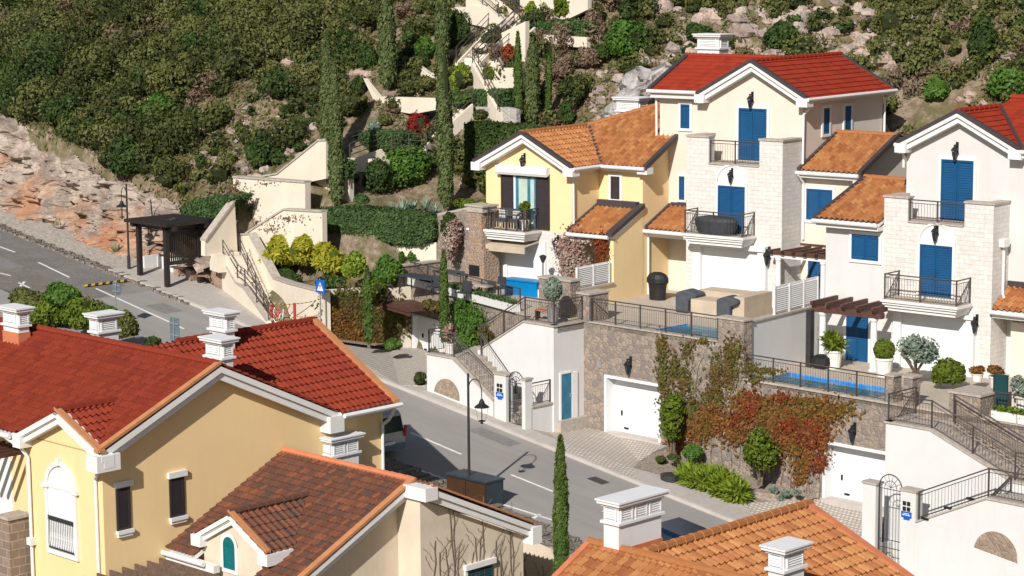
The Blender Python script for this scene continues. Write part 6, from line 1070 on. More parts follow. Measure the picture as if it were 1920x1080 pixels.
vine('wall_creeper','dark green creeper tangled in the railing left of the long pool','climbing plant',wf,[((1410,690),(14,10),2),((1440,695),(30,7),2),((1420,712),(18,6),1)],900,.1,'olive')
vine('wall_creeper','brown green ivy covering the beige wall behind the crossing sign','climbing plant',onF(E2,0),[((655,590),(38,42),8),((640,570),(34,24),4),((690,610),(30,36),5),((628,605),(20,36),3),((722,605),(26,42),5),((690,570),(40,18),3),((745,600),(22,30),3)],9500,.12,'olive',E2)
vine('wall_creeper','yellowing ivy patch low on the beige wall','climbing plant',onF(E2,0),[((650,620),(34,26),3),((680,640),(20,14),1),((625,590),(16,20),1)],2600,.12,'rust',E2,thick=.2)
vine('ivy_mass','green ivy climbing the rubble wall beside the left stair house','climbing plant',onF(R1,0),[((880,600),(22,30),5),((890,635),(18,22),3),((868,575),(14,14),1.5),((905,600),(14,18),1)],5200,.115,'green',R1,thick=.5); B('ivy clump spreading over the slatted garage',812,575,26,18,.6,'olive','ivy_mass','climbing plant',n=2200,size=.11); B('ivy on the right end of the planter wall',912,628,20,24,-.9,'olive','ivy_mass','climbing plant',n=1600,size=.1,core=None)
hf=onF(H2,-4.15); vine('wall_creeper','pale pink leaved creeper growing over the porch of the yellow villa','climbing plant',hf,[((1068,480),(14,40),5),((1060,460),(18,14),2),((1085,470),(16,30),3),((1078,520),(10,30),2),((1100,500),(12,14),1.5),((1120,452),(30,5),1.5),((1100,445),(26,5),1)],3400,.1,'palegrey',H2,thick=.4)
vine('wall_creeper','dark red creeper on the right jamb of the yellow villa porch','climbing plant',onF(H2,-4.42),[((1132,470),(10,26),3),((1128,452),(14,6),1)],900,.1,'red',H2,thick=.3)
vine('dried_vine','dry vine pattern on the tall blank beige wall','climbing plant',onF(W,1.5),[((455,370),(18,26),3),((468,395),(20,24),3),((480,420),(14,20),2),((500,345),(40,6),1),((445,345),(8,12),1)],420,.09,'dry',thick=.03)
vine('dried_vine','dry vine lines on the low sloping beige wall','climbing plant',onF(W,.9),[((540,410),(40,12),3),((510,430),(30,14),3)],220,.09,'dry',thick=.03)
# ---------------- hillside scrub and rocks (one mass) and the shrubs one can tell apart
def clear(px,py,v):
    if 430<px<612 and 262<py<470: return v<9
    return False
pts=[];u_=rng.uniform(-100,34,24000); v_=rng.uniform(.6,36,24000); z_=tz2(u_,v_)
for u,v,z in zip(u_,v_,z_):
    if u>-28 and v<9: continue
    if u>-13 and v<13.5: continue
    if u>-4 and v<18.5 and u<13: continue
    if u>=13 and v<15.2: continue
    x,y=proj(W.w(u,v,z))
    if not(-80<x<2000 and -120<y<470): continue
    d=1.
    if x<470: 
        lim=np.interp(x,[0,60,120,200,260,330,420],[222,235,262,300,328,345,360]); d=1.15 if y<lim-8 else .0 if y<lim+70 else .05
        if x>240 and y>np.interp(x,[240,330,420],[345,350,370]): d=.12
    if 330<x<610 and y>190: d=.7 if y<260 else .55
    if x<420 and y<np.interp(x,[0,60,120,200,260,330,420],[232,245,272,308,338,352,362]): d=1.3
    if 560<x<700 and 50<y<250: d=.75
    if 660<x<1110 and y<260: d=.5
    if 1040<x<1120: d=.7
    if 1090<x<1240 and 100<y<240: d=.2
    if 1240<x<1640 and 22<y<115: d=.2
    if x>1640 and y<=150: d=1.1
    if 1640<x<1860 and 150<y<265: d=.3
    if 1100<x<1240 and y<120: d=.9
    if rng.random()<d*(.19 if x<600 else .36): pts.append((u,v,z,x,y))
G={'scrub':[],'scrubd':[],'dry':[],'scrubl':[]}
CO=[]
for u,v,z,x,y in pts:
    r=(rng.uniform(.55,1.25)*(1.5 if rng.random()<.3 else 1) if x<600 else rng.uniform(.35,.9))*(.6 if (330<x<610 and y>190) else 1); dry=rng.random()<(.5 if (1640<x<1860 and y>140) or 1040<x<1120 else (.16 if float(vn(np.array(u),np.array(v),7.))>.68 else .03)); nz=float(vn(np.array(u),np.array(v),5.)); k_='dry' if dry else ('scrubl' if rng.random()<(.25+.5*(nz>.55)+.35*(x>1640)) else 'scrubd' if rng.random()<.3 else 'scrub'); r*=1.6 if rng.random()<.07 else 1
    R=(r,r,r*rng.uniform(.7,1.05)); n=int(330*r*r)+60; G[k_].append(blob((u,v,z+R[2]*.55),R,int(n*(.6 if dry else 1)),.14 if not dry else .09,int(6+5*r),asp=1.5 if not dry else 3.,shell=.3,jit=.3))
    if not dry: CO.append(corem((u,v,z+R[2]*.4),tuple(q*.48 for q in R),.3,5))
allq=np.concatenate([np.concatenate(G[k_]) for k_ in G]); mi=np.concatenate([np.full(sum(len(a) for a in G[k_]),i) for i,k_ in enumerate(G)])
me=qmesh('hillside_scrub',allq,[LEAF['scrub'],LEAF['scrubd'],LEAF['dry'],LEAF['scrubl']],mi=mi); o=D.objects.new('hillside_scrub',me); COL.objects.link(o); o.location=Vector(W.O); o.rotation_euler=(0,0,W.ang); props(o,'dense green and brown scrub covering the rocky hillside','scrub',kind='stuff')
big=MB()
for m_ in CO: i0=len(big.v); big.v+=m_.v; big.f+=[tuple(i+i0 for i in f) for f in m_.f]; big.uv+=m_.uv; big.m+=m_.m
solo('scrub_shade','solid dark cores inside the hillside scrub, coloured as shade in its gaps','scrub',big,M['core'],W,kind='stuff')  # solid blobs whose dark colour stands for the shadow gaps of the bushes
print('scrub quads',len(allq),'bushes',len(pts))
def rock(mb,c,r):
    n=6; G_=[]; ax=rng.uniform(.7,1.3,3); ph=rng.uniform(0,6,3)
    for i in range(n+1):
        p=math.pi*i/n; row=[]
        for j in range(8): t=math.pi*j/4; q_=1+rng.uniform(-.22,.22); row.append((c[0]+r*ax[0]*q_*math.sin(p)*math.cos(t),c[1]+r*ax[1]*q_*math.sin(p)*math.sin(t),c[2]+r*ax[2]*.75*q_*math.cos(p)))
        G_.append(row)
    for i in range(n):
        for j in range(8): k=(j+1)%8; mb.face([G_[i][j],G_[i][k],G_[i+1][k],G_[i+1][j]])
mb=MB(); rk=0
for _ in range(16000):
    u=rng.uniform(-62,20); v=rng.uniform(.5,30); 
    if (u>-28 and v<9) or (u>-13 and v<13.5) or (-4<u<13 and v<18.5): continue
    z=float(tz2(np.array([u]),np.array([v]))[0]); x,y=proj(W.w(u,v,z)); d=0.05
    if 1240<x<1680 and 15<y<120: d=.8
    if 380<x<620 and 190<y<340: d=.28
    if 1640<x<1900 and 120<y<270: d=.22
    if 1040<x<1240 and 60<y<240: d=.3
    if 560<x<700 and 60<y<240: d=.12
    if 950<x<1100 and 85<y<240: d=.12
    if not(0<x<1920 and -20<y<420) or rng.random()>d*.65: continue
    rock(mb,(u,v,z),rng.uniform(.12,.42)*(1.2 if y<120 and x>1200 else .9)); rk+=1
solo('scattered_rocks','pale limestone rocks and rubble scattered over the hillside','rocks',mb,M['rock'],W,kind='stuff'); print('rocks',rk)
for lab,x,y,rx,ry,v in (('dark round tree standing above the bus shelter lamp',238,300,40,44,2.2),('dark green tree on the slope above the beige parapet',494,288,38,32,6.),('round green tree on the rock band right of the clipped hedge',1178,78,46,42,20),
  ('dark tree on the pale rock band',1465,70,36,30,20.5),('dark bush behind the chimney of the middle villa',1310,60,28,20,21),('large dark tree at the upper right',1845,80,30,52,19.5),('bush left of the red roof of the right villa',1755,170,26,22,15.5),('green tree at the right edge above the red roof',1895,160,44,34,16.5),('dark evergreen on the left slope above the cliff',120,210,46,36,6),
  ('bushy evergreen in the middle of the left slope',320,150,48,40,11),('green tree right of the cliff top',292,215,44,40,6.5),('evergreen at the top left of the slope',250,40,42,34,15),('dark shrub beside the thick cypress',790,118,16,20,12.4),('dark shrub left of the thick cypress',690,110,20,26,10.5)):
    B(lab,x,y,rx,ry,None,'scrubd' if 'dark' in lab else 'scrubl' if 'evergreen' in lab else 'green',name='evergreen_tree',cat='tree',n=4200,size=.15,lumps=20,stems=3,group='evergreen trees on the hillside')
# low dry grass and herbs over the open ground
N=160000; u_=rng.uniform(-70,26,N); v_=rng.uniform(.8,30,N); ok=~(((u_>-28)&(v_<9))|((u_>-13)&(v_<13.5))|((u_>-4)&(u_<13)&(v_<18.5))|((u_>=13)&(v_<15.2))); ok&=vn(u_,v_,1.7)+.35*vn(u_,v_,.5)>.55; u_=u_[ok];v_=v_[ok]; z_=tz2(u_,v_); Pg_=np.stack([u_,v_,z_+.05],1); sel=np.zeros(len(Pg_),bool)
for i in range(len(Pg_)): x,y=proj(W.w(*Pg_[i])); sel[i]=-20<x<1940 and -20<y<400
Pg_=Pg_[sel]; me=qmesh('hillside_grass',leaves(Pg_,np.tile([0,-.6,.6],(len(Pg_),1)),.13,2.2,.6,up=1.5),[LEAF['scrubl'],LEAF['dry'],LEAF['scrub']],mi=rng.choice(3,len(Pg_),p=[.4,.25,.35])); o=D.objects.new('hillside_grass',me); COL.objects.link(o); o.location=Vector(W.O); o.rotation_euler=(0,0,W.ang); props(o,'low dry grass and herbs between the rocks of the hillside','grass',kind='stuff'); print('grass',len(Pg_))
# more shrubs of the terraced garden
for x,y,rx,ry,v,lf,lab in ((660,200,26,22,8.,'scrub','olive shrub between the left cypresses and the thick cypress'),(675,165,18,22,9.5,'scrubd','dark shrub just left of the cream garden wall tip'),(760,150,22,20,10.8,'scrub','olive brown shrub above the large cream wall'),(800,158,26,18,10.6,'scrubl','pale olive shrub above the right half of the large cream wall'),(778,60,26,22,14.5,'scrub','scrubby bush between the two tall cypresses'),(765,20,30,22,17.,'dry','brown dry bush between the two tall cypresses at the top'),(690,30,40,34,14.,'scrub','scrub mass left of the thick cypress at the top'),(655,80,34,30,11.5,'scrubd','dark scrub left of the thick cypress'),(930,100,24,18,14.5,'dry','reddish dry shrub left of the zigzag stairs'),(920,75,20,14,15.5,'scrub','green shrub below the small blue conifer'),(955,105,20,22,14.5,'red','reddish shrub in the bend of the zigzag stairs'),(940,65,18,10,16.2,'rust','rust coloured shrub beside the upper flight'),(1050,130,30,28,13.5,'dry','brown dry shrub right of the thick cypress'),(1075,175,30,40,12.5,'scrub','brownish bush right of the thinnest cypress'),(1060,215,22,26,11.5,'scrubd','dark bush behind the yellow villa ridge'),(1100,110,28,26,15,'dry','dry bush above the grey outcrop'),(1110,50,24,36,18.5,'dry','tall brown dry bush right of the clipped hedge'),(1130,100,26,20,16.,'scrubd','dark bush on top of the grey outcrop'),(720,225,16,14,7.4,'scrubl','pale green shrub on the bare bed left of the crimson bush'),(700,235,14,10,7.2,'grey','grey cushion on the bare bed'),(735,205,20,8,8.,'dry','dry tuft below the large cream wall'),(840,280,16,40,7.6,'green','green shrub in the shade behind the leaning cypress'),(905,390,22,16,4.5,'ylime','low bush left of the yellow villa balcony'),(900,215,20,10,9.,'scrub','shrub below the pale landing wall'),(655,330,22,16,4.4,'hedge','trailing shrub on the walkway edge right of the left cypress')): B(lab,x,y,rx,ry,None,lf,n=int(1500*(rx*ry/500+.3)),size=.12,lumps=12,core='core' if lf not in('dry','red','rust','grey') else None,group='shrubs of the terraced garden')
# cliff face above the road: its own rough rock sheet
us=np.arange(-66,-28.3,.15); ts=np.linspace(0,1,52); U,Tt=np.meshgrid(us,ts,indexing='ij'); b0=np.array([rz(u) for u in us])[:,None]; top=tz2(us,np.full(len(us),.9))[:,None]+.1
lean=.9+2.7*Tt; Vv=-2.75+lean+(vn(U,Tt*6,2.6)-.5)*1.5+(vn(U,Tt*8,.9)-.5)*.75+(vn(U*1.3,Tt*14,.35)-.5)*.42+(vn(U*1.4+Tt*3,Tt*7-U*.8,.7)-.5)*.45+np.floor(vn(U*1.1+Tt*2,Tt*8-U*.5,1.0)*5)/5*.85+np.floor(vn(U-Tt*3,Tt*11+U*.4,.55)*4)/4*.35-.5; Zz=b0-.3+(top-b0+.3)*Tt+(vn(U,Tt*5,.8)-.5)*.35
mb=MB(); n,m=U.shape
for i in range(n-1):
    for j in range(m-1): mb.face([(U[a,b],Vv[a,b],Zz[a,b]) for a,b in ((i,j),(i+1,j),(i+1,j+1),(i,j+1))],uv=[(U[a,b],Tt[a,b]) for a,b in ((i,j),(i+1,j),(i+1,j+1),(i,j+1))])
solo('cliff','rock face of orange and pink stone above the road','cliff',mb,M['cliff'],W,kind='structure')
# grey limestone outcrop behind the yellow villa roof
a_=W.P(1085,232,13.5); b_=W.P(1245,232,13.5); t_=W.P(1160,118,15.5)[2]; us=np.linspace(a_[0],b_[0],44); ts=np.linspace(0,1,30); U,Tt=np.meshgrid(us,ts,indexing='ij'); e_=np.sin(np.clip((U-us[0])/(us[-1]-us[0]),0,1)*math.pi)**.4
Vv=13.4+2.2*Tt+(1-e_)*1.5-(vn(U,Tt*5,1.6)-.5)*1.8-(vn(U*1.2,Tt*7,.6)-.5)*.9-(vn(U,Tt*9,.28)-.5)*.35; Zz=a_[2]-1+(t_-a_[2]+1)*Tt*(.65+.35*e_)+(vn(U,Tt*4,.9)-.5)*.8
mb=MB()
for i in range(43):
    for j in range(29): mb.face([(U[a,b],Vv[a,b],Zz[a,b]) for a,b in ((i,j),(i+1,j),(i+1,j+1),(i,j+1))])
solo('rock_outcrop','grey limestone outcrop behind the yellow villa roof','rocks',mb,M['greyrock'],W)
T=Thing('chimney','white chimney with louvres rising behind the yellow villa roof','chimney',H2,(-8,5,1)); c=H2.P(1150,185,4.2); d=H2.P(1206,185,4.2); chimney(T,c[0]+.2,d[0]-.3,4.2,5.0,-.2,c[2]+.1)
# ================================================================ street furniture, vehicles, terrace furniture
def street_lamp(label,base,h,arm,fr=W,lean=1):
    T=Thing('street_lamp',label,'street lamp',fr,base,'black street lamps'); b=np.array(base); a=np.array(arm); L=np.linalg.norm(a); mb=MB(); mb.cyl(b,b+[0,0,.7],.09,.08,10); mb.cyl(b+[0,0,.7],b+[0,0,h],.055,.045,10); T.part('pole',mb,M['iron'])
    mb=MB(); p0=b+np.array([0,0,h-1.0]); t=np.linspace(0,math.pi,10); P=[p0+np.array([0,0,-.6])]+[p0+a*.5+np.array([-a[0]*.5*math.cos(x),-a[1]*.5*math.cos(x),.95*math.sin(x)*.5+.35]) for x in t]; mb.tube(P,.022,6); mb.tube([p0+a+np.array([0,0,.35]),p0+a+np.array([0,0,.05])],.02,6); T.part('arm',mb,M['iron'])
    c=p0+a; mb=MB(); mb.lathe(c,[(.29,-.22),(.27,-.19),(.12,-.08),(.1,.0),(.04,.1)],14); h_=T.part('lamp_shade',mb,M['black']); mb=MB(); mb.cyl(c+[0,0,-.75],c+[0,0,-.2],.02,.02,6); mb.lathe(c,[(.13,-.76),(.13,-.73),(.03,-.70)],10); mb.lathe(c,[(.03,-.86),(.06,-.82),(.02,-.78)],8)
    for k in range(4): q_=math.pi/4+math.pi*k/2; mb.tube([c+[.25*math.cos(q_),.25*math.sin(q_),-.22],c+[.13*math.cos(q_),.13*math.sin(q_),-.74]],.008,4)
    T.part('lantern_cage',mb,M['black'],h_)
street_lamp('black street lamp behind the dark utility cabinet',RD(880,930,.1),4.72,(.62,.1,0)); b=RD(242,505,.1); street_lamp('black street lamp beside the bus shelter',b,W.P(239,345,b[1])[2]-b[2],(-.6,.1,0))
# utility cabinet
c0=RD(840,918,.3); T=Thing('utility_cabinet','dark blue grey metal utility cabinet with brown doors on the wall edge','cabinet',W,(-.7,-11,-5)); e=W.P(912,945,-11.35); u1=e[0]; z0=e[2]-.15; z1=W.P(912,905,-11.35)[2]; u0=W.F(838,885,-11.35)[0]; mb=MB(); mb.box(u0,u1,-11.35,-10.45,z0,z1-.05); T.part('body',mb,M['signg2'] if 'signg2' in M else M['iron']); 
M['bluegrey']=plain('blue grey painted metal',(.035,.055,.07),.45,metal=.2); mb=MB(); mb.box(u0-.04,u1+.04,-11.4,-10.4,z1-.05,z1+.02); T.part('lid',mb,M['bluegrey']); mb=MB(); mb.box(u1,u1+.012,-11.3,-10.5,z0,z1-.08); T.part('side_panel',mb,M['bluegrey'])
M['bdoor']=plain('brown metal door',(.06,.028,.014),.5)
for i in range(2): a=u0+(u1-u0)*i/2+.03; b_=u0+(u1-u0)*(i+1)/2-.03; mb=MB(); mb.box(a,b_,-11.39,-11.35,z0+.05,z1-.1); dd=T.part('door',mb,M['bdoor']); mb=MB(); mb.box((b_-.1) if i==0 else a+.06,(b_-.05) if i==0 else a+.11,-11.42,-11.39,(z0+z1)/2-.1,(z0+z1)/2+.1); T.part('handle',mb,M['iron'],dd)
# retaining wall along the near side of the road
T=Thing('retaining_wall','dry stone retaining wall along the near side of the road above the foreground houses','wall',W,(6,-11.5,-9)); mb=MB(); 
for i in range(60):
    u=-6+i*.5; mb.box(u,u+.5,-11.9,-10.75,rz(u)-4.5,rz(u+.25)+.12+rng.uniform(-.03,.05))
T.part('stonework',mb,M['drywall']); mb=MB(); mb.prism([(-6,-11.93,rz(-6)-4.6),(24,-11.93,rz(24)-4.6),(24,-11.93,rz(24)-.12),(-6,-11.93,rz(-6)-.12)],(0,.1,0)); T.part('facing',mb,M['fmwall'])
twigs('bare_vine','bare vines covering the road retaining wall beside the foreground cypress',W,lambda a,b,d:(a,-11.93-d,b+rz(a)),1.5,9,-3.6,-.1,13,9,rad=.014)
# bus shelter
T=Thing('bus_shelter','black timber bus shelter with flat roof and slatted side panel','bus shelter',W,(-30.5,-2.2,rz(-30.5))); f0=RD(263,516,.13); f1=RD(314,538,.13); M['blackw']=plain('black stained timber',(.022,.016,.015),.5)
r0=(f1[0],f1[1]+2.0,rz(f1[0])+.13); r1=(f0[0],f0[1]+2.0,rz(f0[0])+.13); H=W.P(314,428,f1[1])[2]-f1[2]; zt=f1[2]+H
for p in (f0,f1,r0,r1): mb=MB(); mb.box(p[0]-.11,p[0]+.11,p[1]-.11,p[1]+.11,p[2],zt); T.part('post',mb,M['blackw'])
mb=MB(); mb.box(f0[0]-.55,f1[0]+.55,f0[1]-.5,f0[1]+2.6,zt+.1,zt+.26); T.part('roof',mb,M['blackw'])
for v in (f0[1],f0[1]+2.0): mb=MB(); mb.box(f0[0]-.6,f1[0]+.7,v-.1,v+.1,zt-.12,zt+.1); T.part('beam',mb,M['blackw'])
for u in (f0[0],f1[0]): mb=MB(); mb.box(u-.08,u+.08,f0[1]-.4,f0[1]+2.6,zt-.1,zt+.09); T.part('beam',mb,M['blackw'])
for z in (zt-1.75,zt-.2): mb=MB(); mb.box(f1[0]-.06,f1[0]+.06,f1[1]-.1,f1[1]+2.4,z-.12,z+.06); T.part('beam',mb,M['blackw'])
mb=MB()
for i in range(15): v=f1[1]+.15+i*.125; mb.prism([(f1[0]-.03,v,zt-1.7),(f1[0]+.03,v,zt-1.7),(f1[0]+.03,v+.05,zt-1.7),(f1[0]-.03,v+.05,zt-1.7)],(0,0,1.5))
T.part('slat_panel',mb,M['blackw']); mb=MB(); mb.tube([(f1[0]-.9+.35*math.cos(t),f1[1]+1.0+.35*math.sin(t),zt+.28) for t in np.linspace(0,6.28,14)],.03,6); T.part('roof_ring',mb,M['iron'])
T=Thing('bench','wooden plank bench on stone blocks inside the bus shelter','bench',W,(-29.9,-1.4,rz(-30)+.13)); z=rz(-30)+.13; mb=MB(); mb.box(-30.9,-29.2,-1.8,-1.25,z+.45,z+.53); T.part('seat',mb,M['wood'])
for u in (-30.7,-29.7): mb=MB(); mb.box(u,u+.4,-1.75,-1.3,z-.2,z+.45); T.part('block',mb,M['rub2'])
mb=MB(); mb.box(-32.6,-30.6,-1.5,-1.25,rz(-31.5)-.3,rz(-31.5)+.8); mb.box(-32.65,-32.4,-2.3,-1.25,rz(-31.5)-.3,rz(-31.5)+.85); solo('low_wall','low white wall behind the bus shelter','wall',mb,M['white'],W)
# dead tree stump beyond the shelter
T=Thing('fallen_log','dark gnarled log leaning behind the bus shelter','log',W,(-31,-.6,rz(-31)+1)); mb=MB(); c=np.array(W.P(300,455,-.5)); mb.tube([c+[-.9,0,-.1],c+[-.2,0,.25],c+[.6,0,.1],c+[1.0,0,.5]],.16,7); mb.tube([c+[-.4,0,-1.2],c+[.1,0,.2]],.06,6); T.part('trunk',mb,M['blackw']); mb=MB(); mb.tube([c+[-1.1,0,-1.3],c+[-1.0,0,.6],c+[-.6,0,1.3],c+[-.7,0,2.2]],.035,5); T.part('branch',mb,M['blackw'])
# woody stems of the creepers
twigs('creeper_stems','brown woody creeper stems on the wall right of the first garage',W,PF(0),1.0,4.7,-5,.2,9,21,'twig',.018)
twigs('creeper_stems','brown woody creeper stems below the long pool',W,PF(0),4.9,8.6,-5.6,-1.5,12,22,'twig',.018)
# signs
b=RD(602,645,.1); T=Thing('crossing_sign','blue square pedestrian crossing sign with white triangle on a grey pole','road sign',W,b); zt=W.P(602,523,b[1])[2]; mb=MB(); mb.cyl(b,(b[0],b[1],zt),.03,.03,8); T.part('pole',mb,M['galv'])
c=np.array(W.P(601,537,b[1]-.04)); pl=PF(c[1]); mb=MB(); pbox(mb,pl,c[0]-.31,c[0]+.31,c[2]-.31,c[2]+.31,0,.02); sg=T.part('sign_face',mb,M['signb']); mb=MB(); mb.prism([pl(c[0]-.22,c[2]-.2,.024),pl(c[0]+.22,c[2]-.2,.024),pl(c[0],c[2]+.2,.024)],(0,-.004,0)); t_=T.part('triangle',mb,M['signw'],sg)
mb=MB(); X=lambda a,b_:pl(c[0]+a,c[2]+b_,.032)
for pts in ([(-.02,.09),(.02,.09),(.02,.13),(-.02,.13)],[(-.025,.08),(.025,.08),(.03,-.03),(-.03,-.03)],[(-.03,-.03),(0,-.03),(-.06,-.16),(-.09,-.16)],[(0,-.03),(.03,-.03),(.09,-.16),(.06,-.16)],[(-.025,.07),(-.02,.04),(-.08,-.02),(-.09,0)],[(.025,.07),(.02,.04),(.07,0),(.08,.02)],[(-.14,-.19),(-.1,-.19),(-.12,-.165),(-.14,-.165)],[(.1,-.19),(.14,-.19),(.14,-.165),(.12,-.165)]): mb.face([X(*p) for p in pts])
T.part('pictogram',mb,M['black'],sg)
for i,((x,y),(w_,h_),yb,lab) in enumerate((((217,541),(9,11),612,'small grey traffic sign seen from behind next to the speed bump'),((326,618),(11,22),660,'tall grey traffic sign seen from behind near the verge'))):
    b=RD(x,yb,0); b=(b[0],b[1],b[2]); c=W.P(x,y,b[1]); s=math.dist(W.w(*c),Cp)/FPX; T=Thing('traffic_sign',lab,'road sign',W,b,'traffic signs seen from behind'); mb=MB(); mb.cyl(b,(c[0],b[1],c[2]+h_*s),.035,.035,8); T.part('pole',mb,M['galv']); mb=MB(); mb.box(c[0]-w_*s*1.3,c[0]+w_*s*1.3,b[1]+.04,b[1]+.06,c[2]-h_*s,c[2]+h_*s); T.part('panel',mb,M['signg']); mb=MB()
    for zz in (-.5,.5): mb.box(c[0]-w_*s*1.25,c[0]+w_*s*1.25,b[1]+.0,b[1]+.04,c[2]+zz*h_*s-.03,c[2]+zz*h_*s+.03)
    T.part('bracket',mb,M['galv'])
# red and white barrier posts with chains
p0=RD(512,606,.15); p1=RD(556,612,.15); p2=RD(610,618,.15); T=Thing('chain_barrier','red posts with a striped chain barrier at the foot of the pavement stairs','barrier',W,p0); P=[np.array(W.P(510,608,-2.6)),np.array(W.P(553,606,-2.9)),np.array(W.P(606,600,-2.2))]
for p in P[:2]: mb=MB(); mb.box(p[0]-.05,p[0]+.05,p[1]-.05,p[1]+.05,p[2]-.6,p[2]+.95); T.part('post',mb,M['red'])
for a,b_,z in ((P[0],P[2],1.),(P[0],P[1],.3),(P[1],P[2],.35)):
    for col,o_ in (('iron',0),('myel',1)): 
        mb=MB(); n=24
        for k_ in range(o_,n,2): t0=k_/n; t1=(k_+1)/n; f=lambda t:a+(b_-a)*t+np.array([0,0,z-.25*4*t*(1-t)*.5]); mb.cyl(f(t0),f(t1),.02,.02,5)
        T.part('chain',mb,M[col])
T2=Thing('road_barrier','tangle of red and white plastic tape stretched between the red posts','barrier tape',W,tuple(P[0]+[.8,0,-.3])); r=random.Random(4)
for col in ('red','signw'):
    mb=MB()
    for i in range(16): a=P[0]+(P[1]-P[0])*r.uniform(0,.9)+np.array([0,0,r.uniform(-.4,.6)]); b_=a+np.array([r.uniform(-.3,.3),r.uniform(-.1,.1),r.uniform(.15,.45)]); mb.tube([a,b_],.02,4)
    T2.part('tape',mb,M[col])
for (x,y),(a_,b_) in (((1122,900),(.42,.26)),): c=RD(x,y); mb=MB(); mb.box(c[0]-a_,c[0]+a_,c[1]-b_,c[1]+b_,c[2]-.05,c[2]+.012+.14*a_*0); 
mb=MB(); c=RD(1122,901); mb.face([(c[0]+dx,c[1]+dv,rz(c[0]+dx)+.006) for dx,dv in ((-.4,-.25),(.4,-.25),(.4,.25),(-.4,.25))]); solo('drain_grate','dark square drain grate in the road near the kerb','drain grate',mb,M['iron'],W)
for (x,y,rr,lab,rd_) in ((1325,878,.55,'dark square cover in the planting bed',False),(1257,889,.4,'round dark cover at the kerb of the planting bed',True)):
    c=RD(x,y,.35); mb=MB(); 
    if rd_: mb.cyl((c[0],c[1],c[2]-.3),(c[0],c[1],c[2]+.0),rr,rr,16)
    else: mb.box(c[0]-rr,c[0]+rr,c[1]-rr*.8,c[1]+rr*.8,c[2]-.3,c[2])
    solo('access_cover',lab,'access cover',mb,M['iron'],W)
# vehicles
def car(label,pos,ang,L,Wd,H,paint,van=False,name='parked_car',cat='car'):
    F=Fr(W.w(*pos),ang); T=Thing(name,label,cat,F,(0,0,0)); h=H
    # side profile in (u=length, z); rear at u=0
    if van: lower=[(0,.35),(.02,.95),(.05,1.05),(L-.15,.95),(L,.7),(L,.35)]; green=[(.05,1.05),(.22,h-.12),(.4,h),(L-2.1,h),(L-1.5,h-.08),(L-.75,1.0)]
    else: lower=[(0,.35),(.0,.8),(.1,.92),(L-1.2,.92),(L-.1,.75),(L,.6),(L,.35)]; green=[(.35,.92),(1.0,h),(2.5,h),(L-1.25,.92)]
    def loft(prof,w0,w1,mat,nm,par=None):
        mb=MB(); zs=[p[1] for p in prof]; zm,zM=min(zs),max(zs); wf=lambda z:w0+(w1-w0)*(z-zm)/(zM-zm+1e-6); A=[(p[0],-wf(p[1])/2,p[1]) for p in prof]; B_=[(p[0],wf(p[1])/2,p[1]) for p in prof]; mb.face(A); mb.face(B_[::-1])
        for i in range(len(A)): j=(i+1)%len(A); mb.face([A[i],B_[i],B_[j],A[j]])
        me=T.part(nm,mb,mat,par); bv=me.modifiers.new('bevel','BEVEL'); bv.width=.05; bv.segments=3; bv.limit_method='ANGLE'; w_=me.modifiers.new('weld','WELD'); me.modifiers.move(1,0); return me
    body=loft(lower,Wd,Wd,M[paint],'body'); cab=loft(green+[(green[-1][0],.9),(green[0][0],.9)],Wd-.06,Wd-.34,M[paint],'roof',body)
    # windows
    z0,z1=1.08 if van else .96,h-.16; g=MB(); a0,a1=(.30,L-1.35) if van else (1.05,L-1.75)
    for s in (-1,1):
        y0=s*(Wd-.06-.28*(z0-.9)/(h-.9))/2*1.004; y1=s*(Wd-.06-.28*(z1-.9)/(h-.9))/2*1.004+s*.004; g.face([(a0,y0+s*.01,z0),(a1+.3,y0+s*.01,z0),(a1-.05,y1+s*.01,z1),(a0+.2,y1+s*.01,z1)])
    T.part('side_window',g,M['glass'],body); g=MB(); w0,w1=Wd*.42,Wd*.37; x0,x1=(.045,.20) if van else (.42,.93); g.face([(x0-.02,-w0,z0),(x0-.02,w0,z0),(x1-.02,w1,z1),(x1-.02,-w1,z1)]); T.part('rear_window',g,M['glass'],body)
    g=MB(); x0,x1=(L-.85,L-1.5) if van else (L-1.3,2.6); g.face([(x0+.03,-w0,z0),(x0+.03,w0,z0),(x1+.03,w1,z1),(x1+.03,-w1,z1)]); T.part('windscreen',g,M['glass'],body)
    for s in (-1,1):
        g=MB(); g.box(-.03,.05,s*(Wd/2-.02),s*(Wd/2-.12),.85,1.1 if not van else 1.3); T.part('tail_light',g,M['red'],body); g=MB(); g.box(L-.06,L+.02,s*(Wd/2-.05),s*(Wd/2-.4),.6,.75); T.part('headlight',g,M['signw'],body)
        g=MB(); g.box(L-1.6,L-1.45,s*(Wd/2),s*(Wd/2+.18),1.0,1.15); T.part('mirror',g,M[paint],body)
        for x in (.8,L-.85): g=MB(); g.cyl((x,s*(Wd/2-.2),.33),(x,s*(Wd/2+.01),.33),.33,.33,18); wh=T.part('wheel',g,M['mblk']); g=MB(); g.cyl((x,s*(Wd/2),.33),(x,s*(Wd/2+.02),.33),.2,.2,14); T.part('rim',g,M['galv'],wh)
    g=MB(); g.box(-.06,.1,-Wd/2+.08,Wd/2-.08,.36,.6); T.part('bumper',g,M['signg'] if van else M['mblk'],body); g=MB(); g.box(-.075,-.055,-.26,.26,.62,.74); T.part('number_plate',g,M['signw'],body); T.o.rotation_euler=(0,math.atan(.14)*(1 if math.cos(F.ang)>0 else -1),F.ang); return T
M['silver']=plain('silver car paint',(.42,.43,.42),.3,metal=.5,var=.02); M['navy']=plain('dark blue car paint',(.006,.02,.05),.2,metal=.3,var=.02)
